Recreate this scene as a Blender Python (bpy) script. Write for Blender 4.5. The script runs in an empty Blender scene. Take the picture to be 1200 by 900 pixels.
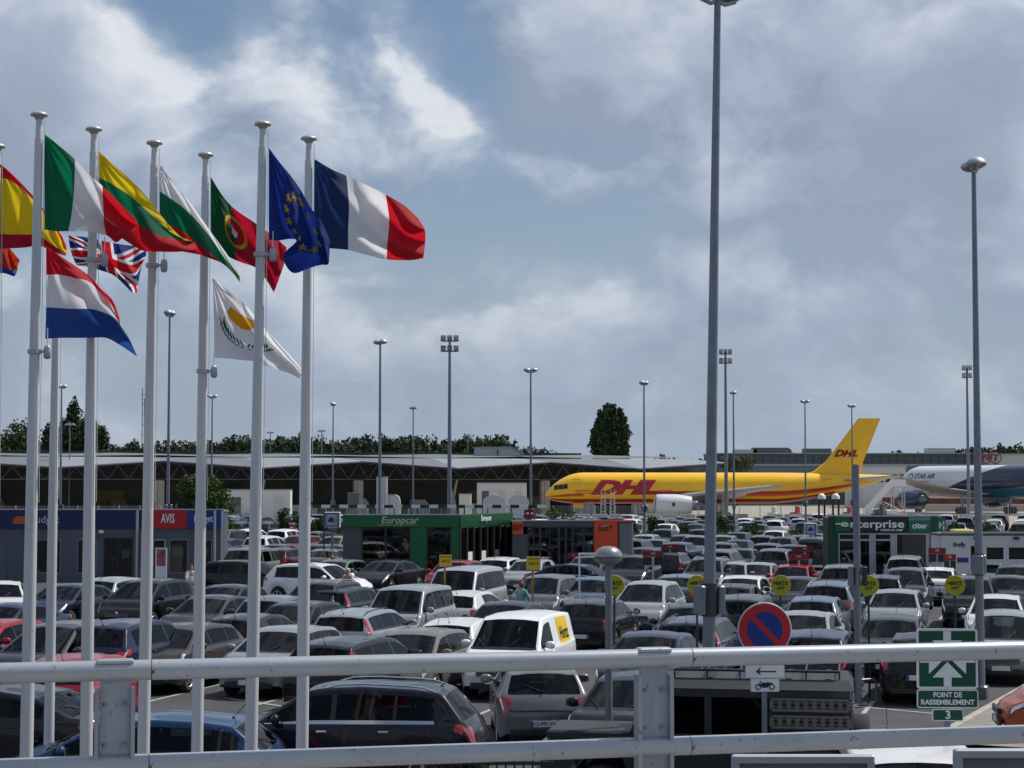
import bpy, bmesh, math, random
from mathutils import Vector, Matrix, noise
random.seed(7)
R = math.radians
SC = bpy.context.scene
COL = SC.collection
# ------------------------------------------------------------------ camera
F = 2200.0                     # focal length in photograph pixels (1200 wide)
CZ = 4.8                       # eye height above the car park
PITCH = math.atan(116 / F)
cam_d = bpy.data.cameras.new('camera')
cam = bpy.data.objects.new('camera', cam_d)
COL.objects.link(cam)
cam.location = (0, 0, CZ)
cam.rotation_euler = (math.pi / 2 + PITCH, 0, 0)
cam_d.sensor_width = 36.0
cam_d.lens = 36.0 * F / 1200
cam_d.clip_start = 0.1
cam_d.clip_end = 6000
SC.camera = cam
SC.view_settings.view_transform = 'Standard'
SC.view_settings.look = 'None'
SC.view_settings.exposure = 0.0
SC.view_settings.gamma = 1.0
CP, SP = math.cos(PITCH), math.sin(PITCH)


def direction(px, py):
    u, v = (px - 600) / F, (450 - py) / F
    return Vector((u, CP - v * SP, SP + v * CP))


def at(px, py, Y):
    """world point seen at photo pixel (px, py) at distance Y along the view"""
    d = direction(px, py)
    return Vector((0, 0, CZ)) + d * (Y / d.y)


def onz(px, py, z):
    """world point at height z seen at the pixel"""
    d = direction(px, py)
    return Vector((0, 0, CZ)) + d * ((z - CZ) / d.z)


def proj(p):
    p = Vector(p) - Vector((0, 0, CZ))
    f = p.y * CP + p.z * SP
    up = -p.y * SP + p.z * CP
    return 600 + F * p.x / f, 450 - F * up / f


# ------------------------------------------------------------------ sun and sky
SUN_EL, SUN_AZ = 56.0, 62.0    # azimuth clockwise from the view axis (+Y)
sd = Vector((math.sin(R(SUN_AZ)) * math.cos(R(SUN_EL)), math.cos(R(SUN_AZ)) * math.cos(R(SUN_EL)), math.sin(R(SUN_EL))))
sun_d = bpy.data.lights.new('sun', 'SUN')
sun_d.energy = 4.2
sun_d.angle = R(0.6)
sun_d.color = (1.0, 0.955, 0.88)
sun = bpy.data.objects.new('sun', sun_d)
COL.objects.link(sun)
sun.rotation_euler = sd.to_track_quat('Z', 'Y').to_euler()
sun.location = (40, 20, 60)

world = bpy.data.worlds.new('World')
SC.world = world
world.use_nodes = True


class NT:
    def __init__(s, tree):
        s.t = tree
        s.n = tree.nodes
        s.l = tree.links

    def node(s, typ, **kw):
        n = s.n.new(typ)
        for k, v in kw.items():
            if k.startswith('i_'):
                n.inputs[k[2:].replace('_', ' ')].default_value = v
            else:
                setattr(n, k, v)
        return n

    def link(s, a, b):
        s.l.new(a, b)

    def math(s, op, a, b=None, c=None, clamp=False):
        n = s.n.new('ShaderNodeMath')
        n.operation = op
        n.use_clamp = clamp
        for i, v in enumerate((a, b, c)):
            if v is None:
                continue
            if isinstance(v, (int, float)):
                n.inputs[i].default_value = v
            else:
                s.l.new(v, n.inputs[i])
        return n.outputs[0]

    def vmath(s, op, a, b=None):
        n = s.n.new('ShaderNodeVectorMath')
        n.operation = op
        for i, v in enumerate((a, b)):
            if v is None:
                continue
            if isinstance(v, (tuple, list, Vector)):
                n.inputs[i].default_value = v
            else:
                s.l.new(v, n.inputs[i])
        return n.outputs['Value'] if op in ('DISTANCE', 'LENGTH', 'DOT_PRODUCT') else n.outputs[0]

    def ramp(s, fac, stops, interp='LINEAR'):
        n = s.n.new('ShaderNodeValToRGB')
        n.color_ramp.interpolation = interp
        e = n.color_ramp.elements
        while len(e) > 1:
            e.remove(e[0])
        e[0].position = stops[0][0]
        e[0].color = tuple(stops[0][1]) + (1,) if len(stops[0][1]) == 3 else stops[0][1]
        for p, c in stops[1:]:
            x = e.new(p)
            x.color = tuple(c) + (1,) if len(c) == 3 else c
        s.l.new(fac, n.inputs[0])
        return n.outputs[0]

    def mix(s, fac, a, b, blend='MIX'):
        n = s.n.new('ShaderNodeMix')
        n.data_type = 'RGBA'
        n.blend_type = blend
        for i, v in ((0, fac), (6, a), (7, b)):
            if isinstance(v, (int, float)):
                n.inputs[i].default_value = v
            elif isinstance(v, (tuple, list)):
                n.inputs[i].default_value = tuple(v) + (1,) if len(v) == 3 else v
            else:
                s.l.new(v, n.inputs[i])
        return n.outputs[2]


def build_world():
    w = NT(world.node_tree)
    w.n.clear()
    out = w.node('ShaderNodeOutputWorld')
    bg = w.node('ShaderNodeBackground')
    bg.inputs['Strength'].default_value = 0.085
    sky = w.node('ShaderNodeTexSky')
    sky.sky_type = 'NISHITA'
    sky.sun_disc = False
    sky.sun_elevation = R(SUN_EL)
    sky.sun_rotation = R(SUN_AZ)
    sky.air_density = 1.0
    sky.dust_density = 1.6
    sky.ozone_density = 1.2
    tc = w.node('ShaderNodeTexCoord')
    d = tc.outputs['Generated']
    # flatten towards the horizon like a real cloud deck
    mp = w.node('ShaderNodeMapping')
    mp.inputs['Scale'].default_value = (1, 1, 1.45)
    w.link(d, mp.inputs[0])
    warp = w.node('ShaderNodeTexNoise', i_Scale=8.0, i_Detail=5.0)
    w.link(mp.outputs[0], warp.inputs['Vector'])
    wv = w.vmath('SCALE', w.vmath('SUBTRACT', warp.outputs['Color'], (.5, .5, .5)))
    wv.node.inputs['Scale'].default_value = 0.07
    base_v = w.vmath('ADD', mp.outputs[0], wv)
    # cloud masses and gaps of this sky (direction, radius in photo pixels, weight)
    blobs = [((40, 35), 110, .13), ((300, 70), 75, .07), ((330, 110), 60, .08), ((180, 130), 100, .05), ((60, 130), 60, .05), ((500, 140), 60, .08), ((650, 60), 80, .17), ((690, 110), 90, .08), ((720, 30), 90, .10),
             ((900, 60), 140, .13), ((1080, 130), 150, .16), ((1180, 60), 120, .14), ((520, 5), 90, -.10), ((760, 180), 120, .05), ((1180, 300), 120, .03), ((330, 400), 160, .03), ((430, 120), 100, .05), ((570, 190), 110, .05), ((210, 20), 80, -.14), ((570, 90), 45, -.08), ((400, 50), 45, -.05),
             ((740, 220), 110, -.03), ((1000, 290), 150, .07), ((620, 310), 160, -.03), ((970, 385), 50, .06), ((450, 330), 90, .02), ((1130, 350), 120, .02), ((120, 330), 120, -.05), ((260, 190), 80, -.02)]

    def dens(off):
        v = w.vmath('ADD', base_v, off)
        n1 = w.node('ShaderNodeTexNoise', i_Scale=9.0, i_Detail=12.0, i_Roughness=0.56)
        w.link(v, n1.inputs['Vector'])
        n2 = w.node('ShaderNodeTexNoise', i_Scale=3.1, i_Detail=2.0)
        w.link(v, n2.inputs['Vector'])
        tot = w.math('MULTIPLY_ADD', n2.outputs['Fac'], 0.42, w.math('MULTIPLY', n1.outputs['Fac'], 0.62))
        dd_ = w.vmath('ADD', d, (off[0] - .31, 0, (off[2] - .17) * .7))
        for (px, py), rad, wt in blobs:
            dist = w.vmath('DISTANCE', dd_, tuple(direction(px, py).normalized()))
            q = w.math('DIVIDE', dist, rad / F)
            g = w.math('EXPONENT', w.math('MULTIPLY', w.math('MULTIPLY', q, q), -1.0))
            tot = w.math('MULTIPLY_ADD', g, wt, tot)
        return tot
    d0 = dens((0.31, 0.0, 0.17))
    d1 = dens((0.31 + 0.012, 0.0, 0.17 + 0.030))
    cover = w.ramp(d0, [(0.44, (.12, .12, .12)), (0.505, (.32, .32, .32)), (0.55, (.70, .70, .70)), (0.60, (.95, .95, .95)), (0.66, (1, 1, 1))], 'LINEAR')
    lit = w.math('MULTIPLY_ADD', w.math('SUBTRACT', d0, d1), 6.0, 0.38, clamp=True)
    thick = w.ramp(d0, [(0.54, (1, 1, 1)), (0.66, (.62, .62, .62)), (0.80, (.12, .12, .12))])
    lit2 = w.math('MULTIPLY', lit, thick)
    ccol = w.ramp(lit2, [(0.0, tuple(c / 12 for c in CLD[0])), (0.30, tuple(c / 12 for c in CLD[1])), (0.62, tuple(c / 12 for c in CLD[2])), (1.0, tuple(c / 12 for c in CLD[3]))])
    ccol = w.vmath('SCALE', ccol)
    ccol.node.inputs['Scale'].default_value = 12.0
    skyc = w.mix(1.0, sky.outputs[0], SKYTINT, 'MULTIPLY')
    base = w.mix(cover, skyc, ccol)
    # clouds merge into pale blue-grey air low over the horizon
    sep = w.node('ShaderNodeSeparateXYZ')
    w.link(d, sep.inputs[0])
    low = w.ramp(sep.outputs['Z'], [(0.0, (1, 1, 1)), (0.05, (.80, .80, .80)), (0.11, (.50, .50, .50)), (0.19, (.12, .12, .12)), (0.26, (0, 0, 0))], 'EASE')
    fin = w.mix(w.math('MULTIPLY', low, 0.85), base, LOWC)
    w.link(fin, bg.inputs['Color'])
    w.link(bg.outputs[0], out.inputs[0])


SKYTINT = (0.80, 0.90, 1.0)
CLD = [(3.4, 4.1, 5.4), (4.8, 5.6, 7.0), (7.2, 7.8, 8.8), (11.4, 11.5, 11.7)]
LOWC = (4.1, 4.95, 6.25)
build_world()


# ------------------------------------------------------------------ materials
def srgb(r, g, b, k=1.0):
    f = lambda c: ((c / 255) / 12.92 if c / 255 < .04045 else ((c / 255 + .055) / 1.055) ** 2.4) * k
    return (f(r), f(g), f(b))


MATS = {}


def mat(name, col, rough=0.6, metal=0.0, var=0.0, scale=4.0, bump=0.0, bscale=60.0, coat=0.0, emit=None, trans=0.0, spec=0.5):
    if name in MATS:
        return MATS[name]
    m = bpy.data.materials.new(name)
    m.use_nodes = True
    t = NT(m.node_tree)
    b = t.n['Principled BSDF']
    b.inputs['Base Color'].default_value = (*col, 1)
    b.inputs['Roughness'].default_value = rough
    b.inputs['Metallic'].default_value = metal
    b.inputs['Coat Weight'].default_value = coat
    b.inputs['Coat Roughness'].default_value = 0.04
    b.inputs['Specular IOR Level'].default_value = spec
    if var or bump:
        tc = t.node('ShaderNodeTexCoord')
    if var:
        n = t.node('ShaderNodeTexNoise', i_Scale=scale, i_Detail=6.0, i_Roughness=0.65)
        t.link(tc.outputs['Object'], n.inputs['Vector'])
        lo = tuple(c * (1 - var) for c in col)
        hi = tuple(min(1, c * (1 + var)) for c in col)
        t.link(t.ramp(n.outputs['Fac'], [(0.3, lo), (0.7, hi)]), b.inputs['Base Color'])
    if bump:
        n = t.node('ShaderNodeTexNoise', i_Scale=bscale, i_Detail=4.0)
        t.link(tc.outputs['Object'], n.inputs['Vector'])
        bp = t.node('ShaderNodeBump', i_Strength=bump, i_Distance=0.02)
        t.link(n.outputs['Fac'], bp.inputs['Height'])
        t.link(bp.outputs[0], b.inputs['Normal'])
    if trans:
        tr = t.node('ShaderNodeBsdfTranslucent')
        tr.inputs[0].default_value = (*[min(1, c * 1.15) for c in col], 1)
        mx = t.node('ShaderNodeMixShader')
        mx.inputs[0].default_value = trans
        t.link(b.outputs[0], mx.inputs[1])
        t.link(tr.outputs[0], mx.inputs[2])
        t.link(mx.outputs[0], t.n['Material Output'].inputs[0])
    if emit:
        b.inputs['Emission Color'].default_value = (*col, 1)
        b.inputs['Emission Strength'].default_value = emit
    MATS[name] = m
    return m


def paint_mat():
    m = bpy.data.materials.new('car_paint')
    m.use_nodes = True
    t = NT(m.node_tree)
    b = t.n['Principled BSDF']
    oi = t.node('ShaderNodeObjectInfo')
    tc = t.node('ShaderNodeTexCoord')
    n = t.node('ShaderNodeTexNoise', i_Scale=2.5, i_Detail=6.0, i_Roughness=0.7)
    t.link(tc.outputs['Object'], n.inputs['Vector'])
    dust = t.math('MULTIPLY', t.ramp(n.outputs['Fac'], [(0.35, (0, 0, 0)), (0.8, (1, 1, 1))]), 0.02)
    t.link(t.mix(dust, oi.outputs['Color'], (0.30, 0.28, 0.25)), b.inputs['Base Color'])
    t.link(t.math('MULTIPLY_ADD', n.outputs['Fac'], 0.18, 0.20), b.inputs['Roughness'])
    b.inputs['Metallic'].default_value = 0.15
    b.inputs['Specular IOR Level'].default_value = 0.2
    b.inputs['Coat Weight'].default_value = 0.5
    b.inputs['Coat Roughness'].default_value = 0.02
    MATS['paint'] = m
    return m


def glass_mat(name, tint, refl=1.0):
    m = bpy.data.materials.new(name)
    m.use_nodes = True
    t = NT(m.node_tree)
    t.n.remove(t.n['Principled BSDF'])
    out = t.n['Material Output']
    tr = t.node('ShaderNodeBsdfTransparent')
    tr.inputs[0].default_value = (*tint, 1)
    gl = t.node('ShaderNodeBsdfGlossy')
    gl.inputs['Roughness'].default_value = 0.03
    gl.inputs['Color'].default_value = (refl, refl, refl, 1)
    fr = t.node('ShaderNodeFresnel')
    fr.inputs[0].default_value = 1.52
    mx = t.node('ShaderNodeMixShader')
    t.link(fr.outputs[0], mx.inputs[0])
    t.link(tr.outputs[0], mx.inputs[1])
    t.link(gl.outputs[0], mx.inputs[2])
    t.link(mx.outputs[0], out.inputs[0])
    MATS[name] = m
    return m


PAINT = paint_mat()
GLASS = glass_mat('car_glass', (0.25, 0.30, 0.325), .55)
GLASS_DK = glass_mat('tinted_glass', (0.06, 0.07, 0.08), .6)
WGLASS = glass_mat('window_glass', (0.55, 0.60, 0.62))
RUBBER = mat('rubber', (.018, .018, .02), .85)
BLACKP = mat('black_plastic', (.02, .02, .022), .5)
TRIM = mat('gloss_trim', (.012, .012, .014), .25)
RIM = mat('alloy', (.45, .46, .48), .35, .8)
CHROME = mat('chrome', (.75, .76, .78), .12, 1.0)
CABIN = mat('cabin_fabric', (.035, .035, .04), .9, var=.3, scale=9)
SEAT = mat('seat_fabric', (.045, .045, .05), .9)
LAMPC = mat('lamp_clear', (.72, .74, .78), .08, .6, coat=1)
LAMPR = mat('lamp_red', (.45, .01, .015), .12, coat=1)
PLATE = mat('plate_white', (.75, .75, .74), .35)
BLUEP = mat('plate_blue', (.02, .07, .4), .4)
PAPER = mat('paper', (.8, .8, .78), .7)


# ------------------------------------------------------------------ mesh helpers
def reg(o, label=None, cat=None, group=None, kind=None):
    if label: o['label'] = label
    if cat: o['category'] = cat
    if group: o['group'] = group
    if kind: o['kind'] = kind
    return o


def empty(name, loc=(0, 0, 0), rz=0.0, **kw):
    o = bpy.data.objects.new(name, None)
    o.empty_display_size = 0.3
    COL.objects.link(o)
    o.location = loc
    o.rotation_euler = (0, 0, rz)
    return reg(o, **kw)


class MB:
    """collects geometry, links it as one mesh object"""

    def __init__(s):
        s.v, s.f, s.m, s.sm = [], [], [], []
        s.mats = []

    def mi(s, m):
        if m not in s.mats:
            s.mats.append(m)
        return s.mats.index(m)

    def add(s, vs, fs, m, smooth=False):
        b = len(s.v)
        s.v += [tuple(v) for v in vs]
        k = s.mi(m)
        for f in fs:
            s.f.append(tuple(b + i for i in f))
            s.m.append(k)
            s.sm.append(smooth)
        return s

    def box(s, c, d, m, rz=0.0, taper=1.0, rx=0.0):
        x, y, z = d[0] / 2, d[1] / 2, d[2] / 2
        vs = []
        cr, sr = math.cos(rz), math.sin(rz)
        cx, sx = math.cos(rx), math.sin(rx)
        for sz in (-1, 1):
            k = taper if sz > 0 else 1
            for a, b in ((-1, -1), (1, -1), (1, 1), (-1, 1)):
                p, q, r = a * x * k, b * y * k, sz * z
                q, r = q * cx - r * sx, q * sx + r * cx
                vs.append((c[0] + p * cr - q * sr, c[1] + p * sr + q * cr, c[2] + r))
        return s.add(vs, [(0, 3, 2, 1), (4, 5, 6, 7), (0, 1, 5, 4), (1, 2, 6, 5), (2, 3, 7, 6), (3, 0, 4, 7)], m)

    def bbox(s, c, d, m, b=0.01):
        """box with chamfered vertical and top edges"""
        x, y, z = d[0] / 2, d[1] / 2, d[2] / 2
        vs = []
        rings = [(-z, 0), (z - b, 0), (z, b)]
        for zz, ins in rings:
            X, Y = x - ins, y - ins
            for p in ((X - b, -Y), (X, -Y + b), (X, Y - b), (X - b, Y), (-X + b, Y), (-X, Y - b), (-X, -Y + b), (-X + b, -Y)):
                vs.append((c[0] + p[0], c[1] + p[1], c[2] + zz))
        fs = [tuple(reversed(range(8))), tuple(range(16, 24))]
        for r in range(2):
            for i in range(8):
                j = (i + 1) % 8
                fs.append((r * 8 + i, r * 8 + j, r * 8 + 8 + j, r * 8 + 8 + i))
        return s.add(vs, fs, m)

    def tube(s, p, q, r0, m, r1=None, n=10, cap=True):
        p, q = Vector(p), Vector(q)
        r1 = r0 if r1 is None else r1
        a = (q - p).normalized()
        u = a.orthogonal().normalized()
        w = a.cross(u)
        vs = []
        for c, r in ((p, r0), (q, r1)):
            for i in range(n):
                t = 2 * math.pi * i / n
                vs.append(c + u * r * math.cos(t) + w * r * math.sin(t))
        s.add(vs, [(i, (i + 1) % n, n + (i + 1) % n, n + i) for i in range(n)], m, True)
        if cap:
            s.add(vs[:n], [tuple(reversed(range(n)))], m)
            s.add(vs[n:], [tuple(range(n))], m)
        return s

    def path(s, pts, r, m, n=8):
        pts = [Vector(p) for p in pts]
        vs, prev = [], None
        for i, p in enumerate(pts):
            a = (pts[min(i + 1, len(pts) - 1)] - pts[max(i - 1, 0)]).normalized()
            u = a.orthogonal().normalized() if prev is None else (prev - a * prev.dot(a)).normalized()
            prev = u
            w = a.cross(u)
            for k in range(n):
                t = 2 * math.pi * k / n
                vs.append(p + u * r * math.cos(t) + w * r * math.sin(t))
        fs = []
        for i in range(len(pts) - 1):
            for k in range(n):
                fs.append((i * n + k, i * n + (k + 1) % n, (i + 1) * n + (k + 1) % n, (i + 1) * n + k))
        s.add(vs, fs, m, True)
        s.add(vs[:n], [tuple(reversed(range(n)))], m)
        return s.add(vs[-n:], [tuple(range(n))], m)

    def lathe(s, c, prof, m, n=20, axis='Z', smooth=True):
        """prof: (radius, height) pairs"""
        c = Vector(c)
        vs = []
        for r, h in prof:
            for i in range(n):
                t = 2 * math.pi * i / n
                a, b = r * math.cos(t), r * math.sin(t)
                vs.append(c + (Vector((a, b, h)) if axis == 'Z' else Vector((h, a, b)) if axis == 'X' else Vector((b, h, a))))
        fs = []
        for k in range(len(prof) - 1):
            for i in range(n):
                j = (i + 1) % n
                fs.append((k * n + i, k * n + j, (k + 1) * n + j, (k + 1) * n + i))
        s.add(vs, fs, m, smooth)
        return s

    def prism(s, pts, d, m, n=None):
        """pts: polygon as 3D points, extruded by vector d"""
        pts = [Vector(p) for p in pts]
        d = Vector(d)
        k = len(pts)
        s.add(pts, [tuple(reversed(range(k)))], m)
        s.add([p + d for p in pts], [tuple(range(k))], m)
        for i in range(k):
            j = (i + 1) % k
            s.add([pts[i], pts[j], pts[j] + d, pts[i] + d], [(0, 1, 2, 3)], m)
        return s

    def mesh(s, name):
        me = bpy.data.meshes.new(name)
        me.from_pydata(s.v, [], s.f)
        for m in s.mats:
            me.materials.append(m)
        me.polygons.foreach_set('material_index', s.m)
        me.polygons.foreach_set('use_smooth', s.sm)
        me.update()
        return me

    def build(s, name, parent=None, fix=True, **kw):
        me = s.mesh(name)
        if fix:
            bm = bmesh.new()
            bm.from_mesh(me)
            bmesh.ops.recalc_face_normals(bm, faces=bm.faces)
            bm.to_mesh(me)
            bm.free()
        o = bpy.data.objects.new(name, me)
        COL.objects.link(o)
        if parent:
            o.parent = parent
        return reg(o, **kw)


def text_mesh(txt, size, m, bold=0.0, shear=0.0, wide=1.0, depth=0.004, align='CENTER', space=1.0, fitw=None):
    """flat lettering as a mesh in the local XZ plane (facing -Y), centred"""
    c = bpy.data.curves.new('lettering', 'FONT')
    c.body = txt
    c.size = size
    c.shear = shear
    c.offset = bold
    c.extrude = depth / 2
    c.align_x = align
    c.align_y = 'CENTER'
    c.space_character = space
    c.resolution_u = 3
    o = bpy.data.objects.new('lettering', c)
    COL.objects.link(o)
    bpy.context.view_layer.update()
    me = bpy.data.meshes.new_from_object(o.evaluated_get(bpy.context.evaluated_depsgraph_get()))
    COL.objects.unlink(o)
    bpy.data.objects.remove(o)
    xs = [v.co.x for v in me.vertices]
    if fitw and xs:
        wide = fitw / (max(xs) - min(xs))
    mid = (max(xs) + min(xs)) / 2 if align == 'CENTER' else 0
    for v in me.vertices:
        v.co = Vector(((v.co.x - mid) * wide, -v.co.z, v.co.y))
    me.materials.clear()
    me.materials.append(m)
    return me


def put_mesh(name, me, parent=None, loc=(0, 0, 0), rz=0.0, **kw):
    o = bpy.data.objects.new(name, me)
    COL.objects.link(o)
    o.location = loc
    o.rotation_euler = (0, 0, rz)
    if parent:
        o.parent = parent
    return reg(o, **kw)


KIDS = {}


def copy_tree(o, parent=None, color=None, skip=()):
    c = o.copy()
    COL.objects.link(c)
    c.parent = parent
    if color is not None:
        c.color = (*color, 1)
    kids = KIDS.get(o.name)
    if kids is None:
        kids = list(o.children)
        KIDS[o.name] = kids
    for ch in kids:
        if ch.name.split('.')[0] in skip:
            continue
        copy_tree(ch, c, color, skip)
    return c
# ------------------------------------------------------------------ cars
# +X is the front, z = 0 the ground. Profiles: L, W, H, belt height, cowl(x,z), windscreen top x, roof end x, rear window base(x,z), tail z, nose z, wheel radius, axle x front / rear
TYPES = {
    'hatchback': dict(L=4.05, W=1.74, H=1.46, belt=.93, cowl=(1.12, .98), wt=.38, rt=-1.42, rb=(-1.86, 1.0), tail=.92, nose=.72, wr=.31, ax=(1.22, -1.28), clr=.22),
    'compact': dict(L=4.32, W=1.80, H=1.47, belt=.94, cowl=(1.22, .98), wt=.42, rt=-1.50, rb=(-1.98, 1.02), tail=.95, nose=.72, wr=.32, ax=(1.28, -1.36), clr=.21),
    'sedan': dict(L=4.70, W=1.82, H=1.45, belt=.94, cowl=(1.22, .97), wt=.36, rt=-1.10, rb=(-1.80, 1.04), tail=1.02, nose=.72, wr=.33, ax=(1.42, -1.42), clr=.2),
    'estate': dict(L=4.66, W=1.80, H=1.50, belt=.95, cowl=(1.25, .98), wt=.42, rt=-1.88, rb=(-2.17, 1.0), tail=.94, nose=.73, wr=.32, ax=(1.40, -1.36), clr=.21, rails=1, vlamp=1),
    'mpv': dict(L=4.45, W=1.83, H=1.64, belt=1.0, cowl=(1.45, 1.05), wt=.45, rt=-1.72, rb=(-2.05, 1.08), tail=1.0, nose=.76, wr=.33, ax=(1.38, -1.36), clr=.22, vlamp=1),
    'suv': dict(L=4.50, W=1.85, H=1.68, belt=1.07, cowl=(1.24, 1.10), wt=.48, rt=-1.66, rb=(-2.05, 1.15), tail=1.05, nose=.86, wr=.36, ax=(1.36, -1.36), clr=.28, rails=1),
    'van': dict(L=4.24, W=1.83, H=1.82, belt=1.08, cowl=(1.42, 1.10), wt=.72, rt=-2.0, rb=(-2.06, 1.10), tail=1.05, nose=.78, wr=.32, ax=(1.30, -1.38), clr=.22, vlamp=1),
    'minibus': dict(L=4.80, W=1.90, H=1.97, belt=1.14, cowl=(1.78, 1.16), wt=.98, rt=-2.28, rb=(-2.34, 1.18), tail=1.1, nose=.84, wr=.34, ax=(1.42, -1.62), clr=.24, vlamp=1),
}
SN = [0, 1, 2, 3, 4, 5, 6, 7, 8, 9, 10]


class Shell:
    def __init__(s, p):
        s.p = p
        L2 = p['L'] / 2
        s.L2 = L2
        cx, cz = p['cowl']
        rx, rz_ = p['rb']
        H = p['H']
        T = [(L2, .50), (L2 - .03, .60), (L2 - .12, p['nose']), (L2 - .32, p['nose'] + .07), ((L2 + cx) / 2, (p['nose'] + .07 + cz) / 2 + .035), (cx + .08, cz),
             (p['wt'] + .02, H - .075), (p['wt'] - .24, H - .028), (0 - .35, H), (p['rt'] + .50, H - .030), (p['rt'], H - .09),
             (rx, rz_)]
        if p['tail'] > .99 and rx + L2 > .4:      # boot deck
            T += [(rx - .06, p['tail'] + .02), (-L2 + .12, p['tail'] - .01), (-L2 + .02, p['tail'] - .12), (-L2, .55)]
        else:
            T += [(min(rx - .04, -L2 + .12), p['tail']), (-L2 + .03, p['tail'] - .14), (-L2, .52)]
        T = sorted(T, key=lambda q: q[0])
        s.T = T

    def zt_raw(s, x):
        T = s.T
        if x <= T[0][0]: return T[0][1]
        if x >= T[-1][0]: return T[-1][1]
        for (a, za), (b, zb) in zip(T, T[1:]):
            if a <= x <= b:
                return za + (zb - za) * (x - a) / (b - a + 1e-9)

    def zt(s, x):
        return (s.zt_raw(x - .07) + s.zt_raw(x + .07) + 2 * s.zt_raw(x - .035) + 2 * s.zt_raw(x + .035) + 2 * s.zt_raw(x)) / 8

    def hw(s, x):
        p = s.p
        w = p['W'] / 2 * (1 - .05 * abs(x / s.L2) ** 4)
        d = (abs(x) - (s.L2 - .38)) / .38
        if d > 0:
            w *= 1 - .16 * d ** 2.6
        return w

    def z0(s, x):
        p = s.p
        z = p['clr']
        ra = p['wr'] + .055
        for a in p['ax']:
            d = abs(x - a)
            if d < ra:
                z = max(z, p['wr'] + math.sqrt(ra * ra - d * d))
        e = (abs(x) - (s.L2 - .3)) / .3
        if e > 0:
            z = max(z, p['clr'] + .1 * e * e)
        return z

    def ring(s, x):
        p = s.p
        hw, z0, zt = s.hw(x), s.z0(x), s.zt(x)
        belt = p['belt'] - .03 + .05 * (s.L2 - x) / (2 * s.L2)
        b = min(belt, zt - .045)
        c = max(0.0, zt - b)
        k = min(1, max(0, (c - .06) / .2))
        lo = max(z0, p['clr'])
        tum = .46 if p['H'] < 1.7 else .24
        y6 = .935 * hw - tum * c * .80
        pts = [(.955 * hw, z0), (.985 * hw, z0 + .18 * (b - z0)), (1.0 * hw, z0 + .45 * (b - z0)), (.992 * hw, z0 + .78 * (b - z0)), (.968 * hw, b),
               (.94 * hw, b + .03 * min(1, c / .1)), (y6, b + .82 * c), (y6 - .035, b + .935 * c), (y6 - .15, zt - .012 - .026 * k), (y6 * .45, zt - .003 - .006 * k), (0, zt)]
        return pts

    def P(s, x, sv, side=1):
        r = s.ring(x)
        i = min(int(sv), 9)
        f = sv - i
        y = r[i][0] + (r[i + 1][0] - r[i][0]) * f
        z = r[i][1] + (r[i + 1][1] - r[i][1]) * f
        W2 = s.p['W'] / 2
        e = max(0, abs(x) / s.L2 - .25) / .75
        kf = .20 * e if x > 0 else .12 * e
        xx = x - math.copysign(kf * (y / W2) ** 2, x)
        return Vector((xx, y * side, z))

    def N(s, x, sv, side=1):
        h = .02
        a = s.P(x + h, sv, side) - s.P(x - h, sv, side)
        b = s.P(x, min(10, sv + .05), side) - s.P(x, max(0, sv - .05), side)
        n = a.cross(b)
        if n.length < 1e-9:
            return Vector((0, 0, 1))
        n.normalize()
        if n.dot(Vector((0, side, .6))) < 0:
            n = -n
        return n

    def patch(s, mb, m, corners, nx, ns, off, side=1, sides=None):
        """quad region in (x, s): corners a(x,s) b c d; bilinear"""
        a, b, c, d = corners
        for sd_ in (sides or (side,)):
            vs = []
            for j in range(ns + 1):
                v = j / ns
                for i in range(nx + 1):
                    u = i / nx
                    x = (a[0] * (1 - u) + b[0] * u) * (1 - v) + (d[0] * (1 - u) + c[0] * u) * v
                    sv = (a[1] * (1 - u) + b[1] * u) * (1 - v) + (d[1] * (1 - u) + c[1] * u) * v
                    n = s.N(x, sv, sd_)
                    if sv > 9.9: n = Vector((n.x, 0, n.z)).normalized()
                    vs.append(s.P(x, sv, sd_) + n * off)
            fs = []
            for j in range(ns):
                for i in range(nx):
                    q = j * (nx + 1) + i
                    fs.append((q, q + 1, q + nx + 2, q + nx + 1))
            mb.add(vs, fs, m, True)


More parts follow.
